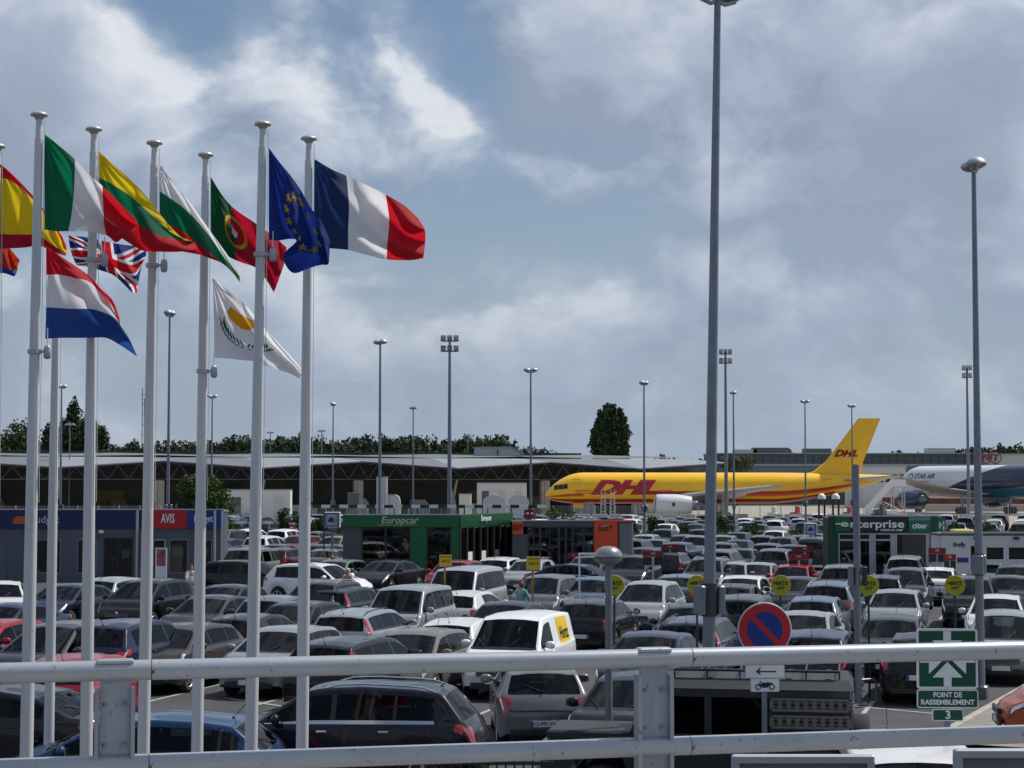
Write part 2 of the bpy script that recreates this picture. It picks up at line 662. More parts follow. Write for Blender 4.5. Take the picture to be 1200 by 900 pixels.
def make_car(kind, style=None, extra=None, simple=False):
    p = dict(TYPES[kind])
    sh = Shell(p)
    L2, H = sh.L2, p['H']
    cx = p['cowl'][0]
    wt, rt, rbx = p['wt'], p['rt'], p['rb'][0]
    panel_van = style == 'panel'
    # glass regions
    ws = (wt + .05, cx + .03)
    rw = (rbx + .02 if rt - rbx > .12 else rbx + .005, rt - .03 if rt - rbx > .12 else rt - .005)
    mid = cx * .10 - .08
    end = rt + (.12 if kind in ('sedan',) else .10)
    if kind == 'sedan':
        end = rt - .22
    if kind in ('hatchback', 'compact'):
        end = rt - .12
    side = [(mid + .05, cx - .10), ((mid - .95 if kind != 'hatchback' else mid - .85), mid - .03)]
    if kind in ('estate', 'mpv', 'suv', 'van', 'minibus', 'compact', 'sedan'):
        side.append((end, side[1][0] - .05))
    if kind == 'minibus':
        side = [(.62, cx - .12), (-.72, .50), (-2.1, -.80)]
    if kind == 'van':
        side = [(.20, cx - .10), (-.82, .08), (-1.86, -.92)]
    if panel_van:
        side = side[:1]
    s0, s1 = 5.12, 5.93
    xs = set()
    n = 30 if simple else 64
    for i in range(n + 1):
        t = i / n
        xs.add(round(L2 * math.sin((t - .5) * math.pi) * .35 + (t - .5) * 2 * L2 * .65, 4))
    for a in [ws, rw] + side:
        xs |= {round(a[0], 4), round(a[1], 4)}
    xs = sorted(xs)
    xs = [x for i, x in enumerate(xs) if i == 0 or x - xs[i - 1] > 1e-3]
    sn = [0, 1, 2, 3, 3.6, 4, 4.5, s0, 5.5, s1, 6.3, 7, 7.45, 8, 9, 10]

    def ingl(xm, sm):
        if ws[0] < xm < ws[1] and sm > 7.45: return True
        if rw[0] < xm < rw[1] and sm > 7.45: return True
        if s0 < sm < s1:
            for a in side:
                if a[0] < xm < a[1]: return True
        return False

    def shell(mb, m, inset=0.0, lo=0, holes=True):
        for sd_ in (1, -1):
            vs = []
            for x in xs:
                for sv in sn:
                    q = sh.P(x, sv, sd_)
                    if inset:
                        q = q - sh.N(x, sv, sd_) * inset
                        if sv == 10: q.y = 0
                    vs.append(q)
            fs = []
            m_ = len(sn)
            for i in range(len(xs) - 1):
                for j in range(m_ - 1):
                    if sn[j] < lo: continue
                    if holes and ingl((xs[i] + xs[i + 1]) / 2, (sn[j] + sn[j + 1]) / 2): continue
                    a = i * m_ + j
                    f = (a, a + 1, a + m_ + 1, a + m_)
                    fs.append(f if sd_ < 0 else f[::-1])
            mb.add(vs, fs, m, True)
            if not lo:
                for i in (0, len(xs) - 1):
                    ring = [sh.P(xs[i], sv, sd_) for sv in sn]
                    ring.append(Vector((ring[-1].x, 0, ring[0].z)))
                    mb.add(ring, [tuple(range(len(ring)))], m)

    root = empty('parked_car')
    mb = MB()
    shell(mb, PAINT)
    body = mb.build('body', root)
    # fuse halves for smooth crown
    bm = bmesh.new(); bm.from_mesh(body.data)
    bmesh.ops.remove_doubles(bm, verts=bm.verts, dist=.0008)
    bmesh.ops.recalc_face_normals(bm, faces=bm.faces)
    bm.to_mesh(body.data); bm.free()
    if simple:
        mb = MB()
        mb.box((0, 0, .55), (L2 * 1.8, p['W'] * .8, .5), CABIN)
        mb.build('underbody', root)
        for w, nm in ((ws, 'windscreen'), (rw, 'rear_window')):
            mb = MB()
            sh.patch(mb, GLASS_DK, ((w[0], 7.45), (w[1], 7.45), (w[1], 10), (w[0], 10)), 2, 3, .004, sides=(1, -1))
            mb.build(nm, root)
        for sd_ in (1, -1):
            mb = MB()
            for a in side:
                sh.patch(mb, GLASS_DK, ((a[0], s0), (a[1], s0), (a[1], s1), (a[0], s1)), 2, 1, .004, side=sd_)
            mb.build('side_window', root)
            mb = MB()
            sh.patch(mb, LAMPR, ((-L2 + .02, 3.2), (-L2 + .25, 3.3), (-L2 + .25, 4.4), (-L2 + .03, 4.5)), 2, 2, .01, side=sd_)
            mb.build('tail_light', root)
            mb = MB()
            sh.patch(mb, LAMPC, ((L2 - .42, 3.9), (L2 - .06, 3.5), (L2 - .12, 5.2), (L2 - .50, 4.9)), 2, 2, .01, side=sd_)
            mb.build('headlight', root)
            for a in p['ax']:
                mb = MB()
                mb.lathe((a, sd_ * (p['W'] / 2 - .2), p['wr']), [(0, -.09), (p['wr'], -.09), (p['wr'], .09), (.62 * p['wr'], .1), (0, .1)], RUBBER, 12, 'Y', False)
                mb.build('wheel', root)
        return root
    mb = MB()
    shell(mb, CABIN, .035, 3.6, True)
    w2 = p['W'] / 2 - .12
    mb.box(((cx - L2) / 2 + .05, 0, .42), (cx + L2 - .5, w2 * 2, .12), CABIN)
    mb.box((cx - .12, 0, p['cowl'][1] - .22), (.45, w2 * 1.85, .34), CABIN)
    mb.build('cabin_lining', root)
    zs = p['belt'] - .45
    mb = MB()
    for sy in (-1, 1):
        for sx_ in ((mid + .02), (mid - .92)):
            if panel_van and sx_ < mid: continue
            mb.bbox((sx_, sy * .38, zs), (.5, .48, .16), SEAT, .04)
            mb.box((sx_ - .32, sy * .38, zs + .34), (.14, .46, .62), SEAT, taper=.85)
            mb.bbox((sx_ - .36, sy * .38, zs + .76), (.09, .25, .17), SEAT, .03)
    mb.build('seat', root)
    if not panel_van:
        pass
    mb = MB()
    st = Vector((cx - .38, .38, p['belt'] - .06))
    ring = [st + Vector((.03 * math.cos(t), .18 * math.sin(t), .18 * math.cos(t))) for t in [i * math.pi / 7 for i in range(15)]]
    mb.path(ring, .014, TRIM, 5)
    mb.build('steering_wheel', root)
    # glazing
    mb = MB()
    sh.patch(mb, GLASS, ((ws[0], 7.45), (ws[1], 7.45), (ws[1], 10), (ws[0], 10)), 6, 6, .003, sides=(1, -1))
    w = mb.build('windscreen', root)
    for k in (1, -1):
        mb = MB()
        q = sh.P(cx + .02, 9.2, k)
        e = sh.P(cx - .22 * (cx - wt) - .02, 8.9 if k > 0 else 8.2, k)
        mb.path([q + Vector((.03, -.15, .012)), e + Vector((0, -.05, .02))], .008, BLACKP, 4)
        mb.build('wiper', w)
    if extra != 'nosticker':
        mb = MB()
        sh.patch(mb, PAPER, ((cx - .06, 7.9), (cx - .01, 7.9), (cx - .01, 8.25), (cx - .06, 8.25)), 1, 1, -.004, side=-1)
        mb.build('sticker', w)
    if not (panel_van and False):
        mb = MB()
        sh.patch(mb, GLASS_DK if style in ('dark', 'panel') else GLASS, ((rw[0], 7.45), (rw[1], 7.45), (rw[1], 10), (rw[0], 10)), 5, 6, .003, sides=(1, -1))
        r_ = mb.build('rear_window', root)
        mb = MB()
        q = sh.P(rw[0] + .01, 10)
        e = sh.P(rw[0] * .55 + rw[1] * .45, 8.8)
        mb.path([q + Vector((-.02, 0, .02)), e + Vector((-.025, 0, .012))], .008, BLACKP, 4)
        mb.build('wiper', r_)
    for sd_ in (1, -1):
        for i, a in enumerate(side):
            mb = MB()
            sh.patch(mb, GLASS_DK if (style == 'dark' and i) else GLASS, ((a[0], s0), (a[1], s0), (a[1], s1), (a[0], s1)), 5, 2, .002, side=sd_)
            mb.build('side_window', root)
        # dark pillars between the panes
        mb = MB()
        for (a, b) in zip(side, side[1:]):
            sh.patch(mb, TRIM, ((b[1], s0), (a[0], s0), (a[0], s1), (b[1], s1)), 1, 3, .003, side=sd_)
        lo_, hi_ = side[-1][0] - .03, side[0][1] + .05
        sh.patch(mb, CHROME if style == 'chrome' else TRIM, ((lo_, 5.0), (hi_, 5.0), (hi_, s0), (lo_, s0)), 16, 1, .004, side=sd_)
        mb.build('window_trim', root)
        # door shut lines
        mb = MB()
        cuts = [side[0][1] - .02, (side[0][0] + (side[1][1] if len(side) > 1 else side[0][0])) / 2]
        if len(side) > 1: cuts.append(side[1][0] - .02)
        for c in cuts:
            sh.patch(mb, TRIM, ((c - .006, .6), (c + .006, .6), (c + .006, 4.95), (c - .006, 4.95)), 1, 8, .0025, side=sd_)
        sh.patch(mb, BLACKP, ((p['ax'][1] + .45, .15), (p['ax'][0] - .45, .15), (p['ax'][0] - .45, .9), (p['ax'][1] + .45, .9)), 6, 2, .006, side=sd_)
        mb.build('door_seam', root)
        for c in cuts[1:]:
            if panel_van and c != cuts[1]: continue
            q = sh.P(c + .16, 3.55, sd_)
            mb = MB()
            mb.bbox((q.x, q.y + sd_ * .012, q.z), (.17, .03, .028), PAINT if style != 'chrome' else CHROME, .008)
            mb.build('door_handle', root)
        # lamps
        mb = MB()
        sh.patch(mb, TRIM, ((L2 - .52, 3.75), (L2 - .03, 3.15), (L2 - .07, 5.4), (L2 - .60, 4.95)), 5, 5, .004, side=sd_)
        sh.patch(mb, LAMPC, ((L2 - .46, 3.85), (L2 - .05, 3.4), (L2 - .10, 5.2), (L2 - .52, 4.85)), 5, 5, .010, side=sd_)
        hl = mb.build('headlight', root)
        mb = MB()
        if p.get('vlamp'):
            xa = rbx - .02 if rbx - .02 > -L2 else -L2 + .02
            sh.patch(mb, LAMPR, ((xa - .05, 3.3), (xa + .16, 3.6), (rt - .02 + .0, 6.9), (rt - .12, 7.2)), 3, 8, .010, side=sd_)
        else:
            sh.patch(mb, LAMPR, ((-L2 + .02, 3.15), (-L2 + .32, 3.5), (-L2 + .30, 4.7), (-L2 + .04, 4.6)), 4, 4, .010, side=sd_)
            sh.patch(mb, LAMPR, ((-L2 + .015, 4.6), (-L2 + .15, 4.6), (-L2 + .135, 7.9), (-L2 + .035, 6.9)), 4, 5, .012, side=sd_)
        tl = mb.build('tail_light', root)
        mb = MB()
        if p.get('vlamp'):
            xa = rbx
            sh.patch(mb, LAMPC, ((xa + .0, 4.0), (xa + .08, 4.0), (xa + .09, 4.8), (xa + .01, 4.8)), 1, 2, .014, side=sd_)
        else:
            sh.patch(mb, LAMPC, ((-L2 + .06, 3.6), (-L2 + .18, 3.7), (-L2 + .18, 4.1), (-L2 + .06, 4.0)), 2, 2, .014, side=sd_)
        mb.build('reversing_lamp', tl)
        # mirror
        q = sh.P(cx - .30, 5.1, sd_)
        mb = MB()
        mb.lathe((0, 0, 0), [(.0, -.11), (.06, -.10), (.085, -.03), (.085, .05), (.06, .10), (0, .11)], PAINT, 12, 'Y')
        for k in range(len(mb.v)):
            v = mb.v[k]
            mb.v[k] = (q.x + v[0] * .8 + .01, q.y + sd_ * .14 + v[1], q.z + .06 + v[2])
        mb.box((q.x, q.y + sd_ * .03, q.z + .03), (.06, .12, .03), BLACKP)
        mi = mb.build('door_mirror', root)
        mb = MB()
        mb.box((q.x - .062, q.y + sd_ * .14, q.z + .06), (.01, .16, .10), CHROME)
        mb.build('mirror_glass', mi)
        # wheels
        for a in p['ax']:
            wr = p['wr']
            yy = sd_ * (p['W'] / 2 - .035)
            mb = MB()
            prof = [(wr * .60, -.20), (wr * .9, -.21), (wr, -.18), (wr, -.03), (wr * .93, 0), (wr * .66, .0), (wr * .62, -.03)]
            mb.lathe((a, yy, wr), [(r, h * sd_) for r, h in prof], RUBBER, 22, 'Y')
            wh = mb.build('wheel', root)
            mb = MB()
            mb.lathe((a, yy, wr), [(0, -.06 * sd_), (wr * .60, -.06 * sd_)], TRIM, 18, 'Y', False)
            mb.lathe((a, yy, wr), [(wr * .63, -.03 * sd_), (wr * .66, .003 * sd_), (wr * .58, -.0 * sd_), (wr * .56, -.04 * sd_)], RIM, 22, 'Y')
            for k in range(5):
                t = k * 2 * math.pi / 5 + .3
                u = Vector((math.cos(t), 0, math.sin(t)))
                w_ = Vector((-math.sin(t), 0, math.cos(t)))
                c0 = Vector((a, yy - sd_ * .015, wr))
                i0, o0 = c0 + u * .02, c0 + u * wr * .6
                vs = [i0 - w_ * .035, i0 + w_ * .035, o0 + w_ * .022, o0 - w_ * .022]
                mb.prism(vs, (0, -.02 * sd_, 0), RIM)
            mb.build('rim', wh)
        if p.get('rails') and style != 'norail':
            mb = MB()
            pts = []
            for i in range(9):
                x = rt + .1 + (wt - .25 - rt - .1) * i / 8
                q = sh.P(x, 7.5, sd_)
                pts.append(q + Vector((0, 0, .045 if 0 < i < 8 else -.005)))
            mb.path(pts, .016, CHROME if style == 'chrome' else TRIM if style == 'dark' else RIM, 6)
            mb.build('roof_rail', root)
    # nose
    mb = MB()
    nz = p['nose']
    mb.bbox((L2 - .015, 0, nz - .17), (.06, .86, .13), TRIM, .012)
    for k in range(3):
        mb.box((L2 + .016, 0, nz - .215 + k * .04), (.012, .84, .008), RIM)
    mb.bbox((L2 - .025, 0, p['clr'] + .12), (.06, 1.12, .13), BLACKP, .012)
    g = mb.build('grille', root)
    mb = MB()
    mb.lathe((L2 + .012, 0, nz - .10), [(0, .012), (.035, .010), (.05, 0)], CHROME, 14, 'X')
    mb.build('badge', g)
    mb = MB()
    sh.patch(mb, TRIM, ((cx + .035, 7.3), (cx + .11, 7.3), (cx + .13, 10), (cx + .035, 10)), 2, 6, .004, sides=(1, -1))
    for s_ in (1, -1):
        sh.patch(mb, TRIM, ((cx + .10, 7.05), (L2 - .35, 7.05), (L2 - .35, 7.16), (cx + .10, 7.16)), 8, 1, .0025, side=s_)
    mb.build('bonnet_seam', root)
    # plates
    for sx_, z in ((1, nz - .34), (-1, .50 if p['tail'] < .97 else .62)):
        xx = sx_ * (L2 + .012)
        mb = MB()
        mb.box((xx, 0, z), (.02, .52, .11), PLATE)
        mb.box((xx + sx_ * .004, -.235, z), (.02, .045, .108), BLUEP)
        mb.box((xx + sx_ * .004, .235, z), (.02, .045, .108), BLUEP)
        mb.build('number_plate', root)
    # rear bumper insert
    mb = MB()
    mb.bbox((-L2 + .02, 0, p['clr'] + .13), (.08, 1.25, .10), BLACKP, .015)
    sh.patch(mb, TRIM, ((-L2 + .03, 6.0), (-L2 + .042, 6.0), (-L2 + .042, 10), (-L2 + .03, 10)), 1, 6, .003, sides=(1, -1))
    mb.build('rear_bumper', root)
    mb = MB()
    q = sh.P(rt + .14 if kind != 'minibus' else wt - .4, 10)
    mb.path([q, q + Vector((-.20, 0, .24)) if kind not in ('van', 'minibus') else q + Vector((-.1, 0, .26))], .006, TRIM, 4)
    mb.lathe(q, [(.03, -.01), (.02, .02), (0, .03)], TRIM, 8)
    mb.build('aerial', root)
    if kind in ('van', 'minibus') or style == 'brake':
        mb = MB()
        q = sh.P(rt - .0, 10)
        mb.box((q.x - .01, 0, q.z - .02), (.05, .34, .03), LAMPR)
        mb.build('brake_light', root)
    return root


TEMPL = {}


def template(kind, style=None, simple=False):
    k = (kind, style, simple)
    if k not in TEMPL:
        TEMPL[k] = make_car(kind, style, simple=simple)
    return TEMPL[k]


PLACED = []          # (centre, heading, L, W)
AX = R(16.0)         # the parking bays' axis, clockwise from the view axis
AXV = Vector((math.sin(AX), math.cos(AX), 0))
PAL = dict(black=(.010, .010, .012), navy=(.012, .018, .045), blue=(.008, .06, .17), grey=(.055, .06, .068), dgrey=(.020, .022, .027), silver=(.30, .32, .345),
           white=(.72, .72, .72), red=(.26, .012, .02), beige=(.17, .155, .135), sblue=(.09, .12, .17), yellow=(.72, .48, .05), orange=(.45, .12, .03), lgrey=(.13, .14, .155),
           maroon=(.10, .01, .015), bronze=(.055, .047, .042), pink=(.42, .07, .10), green=(.02, .06, .045))
USED = set()


def obb(c, th, L, W):
    u = Vector((math.cos(th), math.sin(th)))
    w = Vector((-u.y, u.x))
    c = Vector((c[0], c[1]))
    return [c + u * (a * L / 2) + w * (b * W / 2) for a, b in ((1, 1), (1, -1), (-1, -1), (-1, 1))]


def overlap(A, B):
    for P in (A, B):
        for i in range(4):
            e = P[(i + 1) % 4] - P[i]
            n = Vector((-e.y, e.x)).normalized()
            a = [v.dot(n) for v in A]
            b = [v.dot(n) for v in B]
            if max(a) <= min(b) or max(b) <= min(a):
                return False
    return True


def free(c, th, L, W, m=.12, lst=None):
    A = obb(c, th, L + m, W + m)
    for q in (PLACED if lst is None else lst):
        if (q[0] - c[0]) ** 2 + (q[1] - c[1]) ** 2 < 60 and overlap(A, obb(q[:2], q[2], q[3], q[4])):
            return False
    return True


def put_car(kind, c, th, color, label, style=None, group='cars parked in the rental car park', simple=False, jit=0, name=None):
    T = template(kind, style, simple)
    if isinstance(color, str):
        color = PAL[color]
    if jit:
        kj = 1 + random.uniform(-jit, jit)
        color = tuple(max(.004, min(.85, v * kj)) for v in color)
    if (kind, style, simple) not in USED:
        USED.add((kind, style, simple))
        o = T
        for x in [o] + list(o.children_recursive):
            x.color = (*color, 1)
        KIDS[o.name] = list(o.children)
        for x in o.children:
            KIDS[x.name] = list(x.children)
    else:
        o = copy_tree(T, None, color)
    o.location = (c[0], c[1], 0)
    o.rotation_euler = (0, 0, th)
    reg(o, label, 'van' if kind in ('van', 'minibus') else 'car', group)
    PLACED.append((c[0], c[1], th, TYPES[kind]['L'], TYPES[kind]['W']))
    return o


def heading(face, extra=0):
    """world rotation of the +X front: F faces the camera, B shows its tail, L / R broadside"""
    base = math.atan2(AXV.y, AXV.x)
    th = {'B': base, 'F': base + math.pi, 'L': base + math.pi / 2, 'R': base - math.pi / 2}[face]
    return th + R(extra)


def car(px, py, kind, face, color, label, extra=0, style=None):
    """px: middle of the car, py: row of the roof's highest line"""
    p = TYPES[kind]
    far = onz(px, py, p['H'] - .02)
    th = heading(face, extra)
    if face == 'F':
        d = -.5 + p['rt']
    elif face == 'B':
        d = p['wt']
    else:
        d = None
    u = Vector((math.cos(th), math.sin(th), 0))
    if d is None:
        c = far - Vector((0, .45, 0))
    else:
        off = (u * d).y * .8
        k = (far.y - off) / far.y
        c = Vector((far.x * k, far.y * k, 0))
    # ease it out of a neighbour along the line of sight
    base = Vector((c.x, c.y, 0))
    ray = base.normalized()
    for sgm in [0, .3, -.3, .6, -.6, .9, -.9, 1.3, -1.3, 1.8, -1.8, 2.4]:
        c = base + ray * sgm
        if free(c, th, p['L'], p['W'], .02):
            break
    else:
        print('CAR OVERLAP', label)
        c = base
    if abs(sgm) > .8:
        print('moved', sgm, label)
    return put_car(kind, c, th, color, label, style, jit=.15)
# ------------------------------------------------------------------ the cars one can tell apart (nearest first)
def near_cars():
    C = car
    C(410, 795, 'suv', 'L', (.006, .008, .016), 'dark blue crossover with silver roof rails, broadside and nearest, between the two handrails', 9, 'chrome')
    C(630, 772, 'hatchback', 'B', (.17, .175, .19), 'grey hatchback seen from behind with its registration CJ-497-YA between the handrails', 19)
    C(172, 832, 'compact', 'L', (.004, .034, .10), 'bright blue low car between the handrails behind the white flagpoles', 14)
    C(0, 800, 'sedan', 'L', 'black', 'black saloon cut by the lower left corner of the photo, between the handrails', 4)
    C(748, 772, 'compact', 'F', 'black', 'black hatchback facing the camera, half hidden by the right handrail post')
    C(1175, 711, 'mpv', 'F', 'silver', 'silver people carrier facing the camera at the right edge behind the handrail', 0)
    C(1085, 738, 'sedan', 'B', 'black', 'black saloon whose tail shows behind the green assembly point sign')
    C(1045, 717, 'compact', 'F', 'dgrey', 'dark grey hatchback facing the camera, left of the assembly point sign above the handrail')
    C(960, 732, 'compact', 'B', 'navy', 'dark blue hatchback seen from behind, right beside the no parking disc')
    C(610, 712, 'van', 'F', (.82, .83, .82), 'white panel van with a yellow HERTZ square on its flank', 0, 'panel')
    C(422, 743, 'estate', 'B', 'black', 'black estate car seen from behind, its roof level with the upper handrail', -4, 'norail')
    C(490, 732, 'compact', 'F', 'beige', 'grey-beige hatchback facing the camera between the black estate and the white Hertz van')
    C(765, 736, 'sedan', 'F', 'navy', 'dark saloon just above the handrail, right of the mushroom lamp')
    C(100, 763, 'hatchback', 'B', 'red', 'small red car whose roof shows above the left handrail post', 10)
    C(335, 729, 'compact', 'F', 'silver', 'silver hatchback facing the camera, cut by the two rightmost flagpoles')
    C(212, 726, 'compact', 'F', 'bronze', 'dark bronze hatchback facing the camera, crossed by the third and fourth flagpoles')
    C(75, 725, 'mpv', 'F', 'grey', 'dark grey hatchback facing the camera behind the first two flagpoles')
    C(-12, 722, 'hatchback', 'F', 'red', 'red hatchback at the left edge of the photo')
    C(820, 720, 'estate', 'B', 'navy', 'dark blue estate car with black mirror behind the tall lamp post', 0, 'dark')
    C(942, 713, 'sedan', 'F', 'silver', 'silver-white saloon facing the camera, right above the no parking disc')
    C(545, 725, 'hatchback', 'B', 'white', 'white hatchback seen from behind, tucked left of the white Hertz van')
    C(430, 711, 'estate', 'B', 'silver', 'silver estate seen from behind with black roof rails and upright red lamps', 0, 'dark')
    C(300, 718, 'hatchback', 'B', 'black', 'black hatchback seen from behind, left of the silver hatchback at the flagpoles')
    C(158, 723, 'suv', 'B', 'navy', 'navy blue off-roader seen from behind, between the second and third flagpoles', 0, 'norail')
    C(1168, 694, 'compact', 'F', 'white', 'white hatchback facing the camera at the right edge, behind the silver people carrier')
    C(1050, 688, 'compact', 'F', 'silver', 'silver hatchback with pale papers behind its windscreen, beside the third HERTZ disc')
    C(700, 700, 'compact', 'B', 'black', 'black hatchback seen from behind, right behind the HERTZ panel van')
    C(958, 697, 'hatchback', 'B', 'sblue', 'silver-blue hatchback with wide red tail lamp, left of the slim lamp post')
    C(876, 695, 'estate', 'B', 'dgrey', 'dark estate seen from behind, right of the tall lamp post', 0, 'norail')
    C(480, 686, 'van', 'F', 'silver', 'silver passenger van with side windows facing the camera, left of the minibus')
    C(595, 702, 'sedan', 'F', 'dgrey', 'dark saloon facing the camera, directly behind the white Hertz van')
    C(350, 703, 'compact', 'F', 'dgrey', 'dark grey hatchback facing the camera, behind the silver hatchback at the flagpoles')
    C(812, 708, 'hatchback', 'F', 'dgrey', 'small dark hatchback facing the camera just left of the tall lamp post')
    C(250, 695, 'sedan', 'F', 'bronze', 'bronze saloon facing the camera between the fourth and fifth flagpoles')
    C(330, 697, 'hatchback', 'B', 'lgrey', 'light grey hatchback tail between the fifth and sixth flagpoles')
    C(760, 678, 'mpv', 'F', 'silver', 'silver people carrier facing the camera, right of the mushroom lamp')
    C(975, 680, 'suv', 'B', 'sblue', 'pale blue off-roader seen from behind with a lit red brake lamp', 0, 'brake')
    C(862, 683, 'sedan', 'B', 'navy', 'dark saloon in front of the white saloon near the tall lamp post')
    C(870, 673, 'sedan', 'F', 'white', 'white saloon facing the camera, right of the tall lamp post')
    C(407, 688, 'estate', 'B', 'dgrey', 'dark estate seen from behind, one lamp glowing, beside the person in pink', 0, 'norail')
    C(550, 692, 'hatchback', 'B', 'white', 'white hatchback seen from behind, right in front of the silver minibus')
    C(1138, 673, 'mpv', 'F', 'black', 'black people carrier facing the camera, right of the fourth HERTZ disc')
    C(545, 661, 'minibus', 'F', 'silver', 'silver minibus facing the camera below the yellow HERTZ square')
    C(695, 674, 'compact', 'F', 'sblue', 'blue-grey hatchback facing the camera, left of the mushroom lamp')
    C(378, 678, 'suv', 'F', 'dgrey', 'dark off-roader with silver rails facing the camera, left of the person in pink', 0)
    C(175, 676, 'mpv', 'F', 'black', 'black people carrier facing the camera, between the third and fourth flagpoles')
    C(82, 682, 'sedan', 'F', 'navy', 'dark blue saloon facing the camera, between the second and third flagpoles')
    C(10, 704, 'sedan', 'F', 'navy', 'dark saloon at the left edge, in front of the little white hatchback')
    C(2, 683, 'hatchback', 'F', 'white', 'little white hatchback at the left edge in front of the office', 30)
    C(268, 683, 'sedan', 'F', 'dgrey', 'grey saloon roof in front of the black broadside people carrier')
    C(640, 671, 'mpv', 'F', 'lgrey', 'grey people carrier facing the camera, right behind the HERTZ sign on a yellow post')
    C(935, 677, 'sedan', 'F', 'dgrey', 'dark green-grey saloon facing the camera, behind the second HERTZ disc')
    C(930, 660, 'hatchback', 'F', 'red', 'red hatchback behind the red return board, between two silver cars')
    C(800, 672, 'sedan', 'B', 'sblue', 'blue-grey saloon seen from behind, left of the tall lamp post and first HERTZ disc')
    C(887, 660, 'sedan', 'F', 'silver', 'silver saloon facing the camera, directly behind the white saloon')
    C(990, 660, 'suv', 'B', 'lgrey', 'grey off-roader seen from behind, left of the slim lamp post', 0, 'norail')
    C(1036, 670, 'hatchback', 'B', 'black', 'black-tailed hatchback seen from behind, right of the slim lamp post')
    C(1062, 663, 'mpv', 'F', 'grey', 'grey people carrier facing the camera in front of the green office')
    C(1098, 664, 'sedan', 'B', 'white', 'white saloon seen from behind, left of the black people carrier')
    C(1190, 660, 'suv', 'F', 'navy', 'dark off-roader facing the camera at the right edge, before the white office')
    C(1062, 650, 'mpv', 'B', 'silver', 'silver people carrier with white bars on its roof, before the green office door')
    C(1160, 657, 'hatchback', 'B', 'white', 'white hatchback behind the right lamp post box')
    C(292, 656, 'mpv', 'R', 'black', 'black people carrier broadside, nose to the right, between the fifth and sixth flagpoles', -6, 'dark')
    C(455, 655, 'sedan', 'F', 'black', 'glossy black saloon facing the camera in front of the green rental office', -6)
    C(375, 659, 'suv', 'R', 'white', 'white off-roader with black windows, broadside behind the sixth flagpole', -12, 'dark')
    C(140, 675, 'compact', 'B', 'silver', 'silver hatchback roof behind the black people carrier, before the left office')
    C(396, 655, 'compact', 'F', 'lgrey', 'light grey hatchback facing the camera, left of the glossy black saloon')
    C(535, 655, 'compact', 'F', 'red', 'red hatchback just behind the silver minibus, under the yellow square')
    C(590, 653, 'compact', 'B', 'white', 'white hatchback with a pink notice in its rear window, in front of the green office')
    C(622, 652, 'hatchback', 'F', 'silver', 'small silver hatchback behind the minibus, left of the black limousine')
    C(678, 660, 'sedan', 'R', 'navy', 'glossy dark limousine broadside with the sun flashing on its boot', -4, 'chrome')
    C(692, 652, 'mpv', 'F', 'grey', 'grey people carrier behind the white frame, in front of the orange office')
    C(640, 643, 'estate', 'B', 'maroon', 'dark maroon estate seen from behind in front of the glass office', 0, 'norail')
    C(742, 651, 'suv', 'F', 'dgrey', 'dark off-roader facing the camera beside the orange office wall')
    C(830, 653, 'suv', 'F', 'grey', 'grey off-roader facing the camera, left half of it cut by the tall lamp post')
    C(858, 657, 'compact', 'F', 'silver', 'silver hatchback just right of the tall lamp post, in the row behind the white saloon')
    C(1180, 672, 'compact', 'F', 'dgrey', 'dark hatchback between the two white hatchbacks at the right edge')


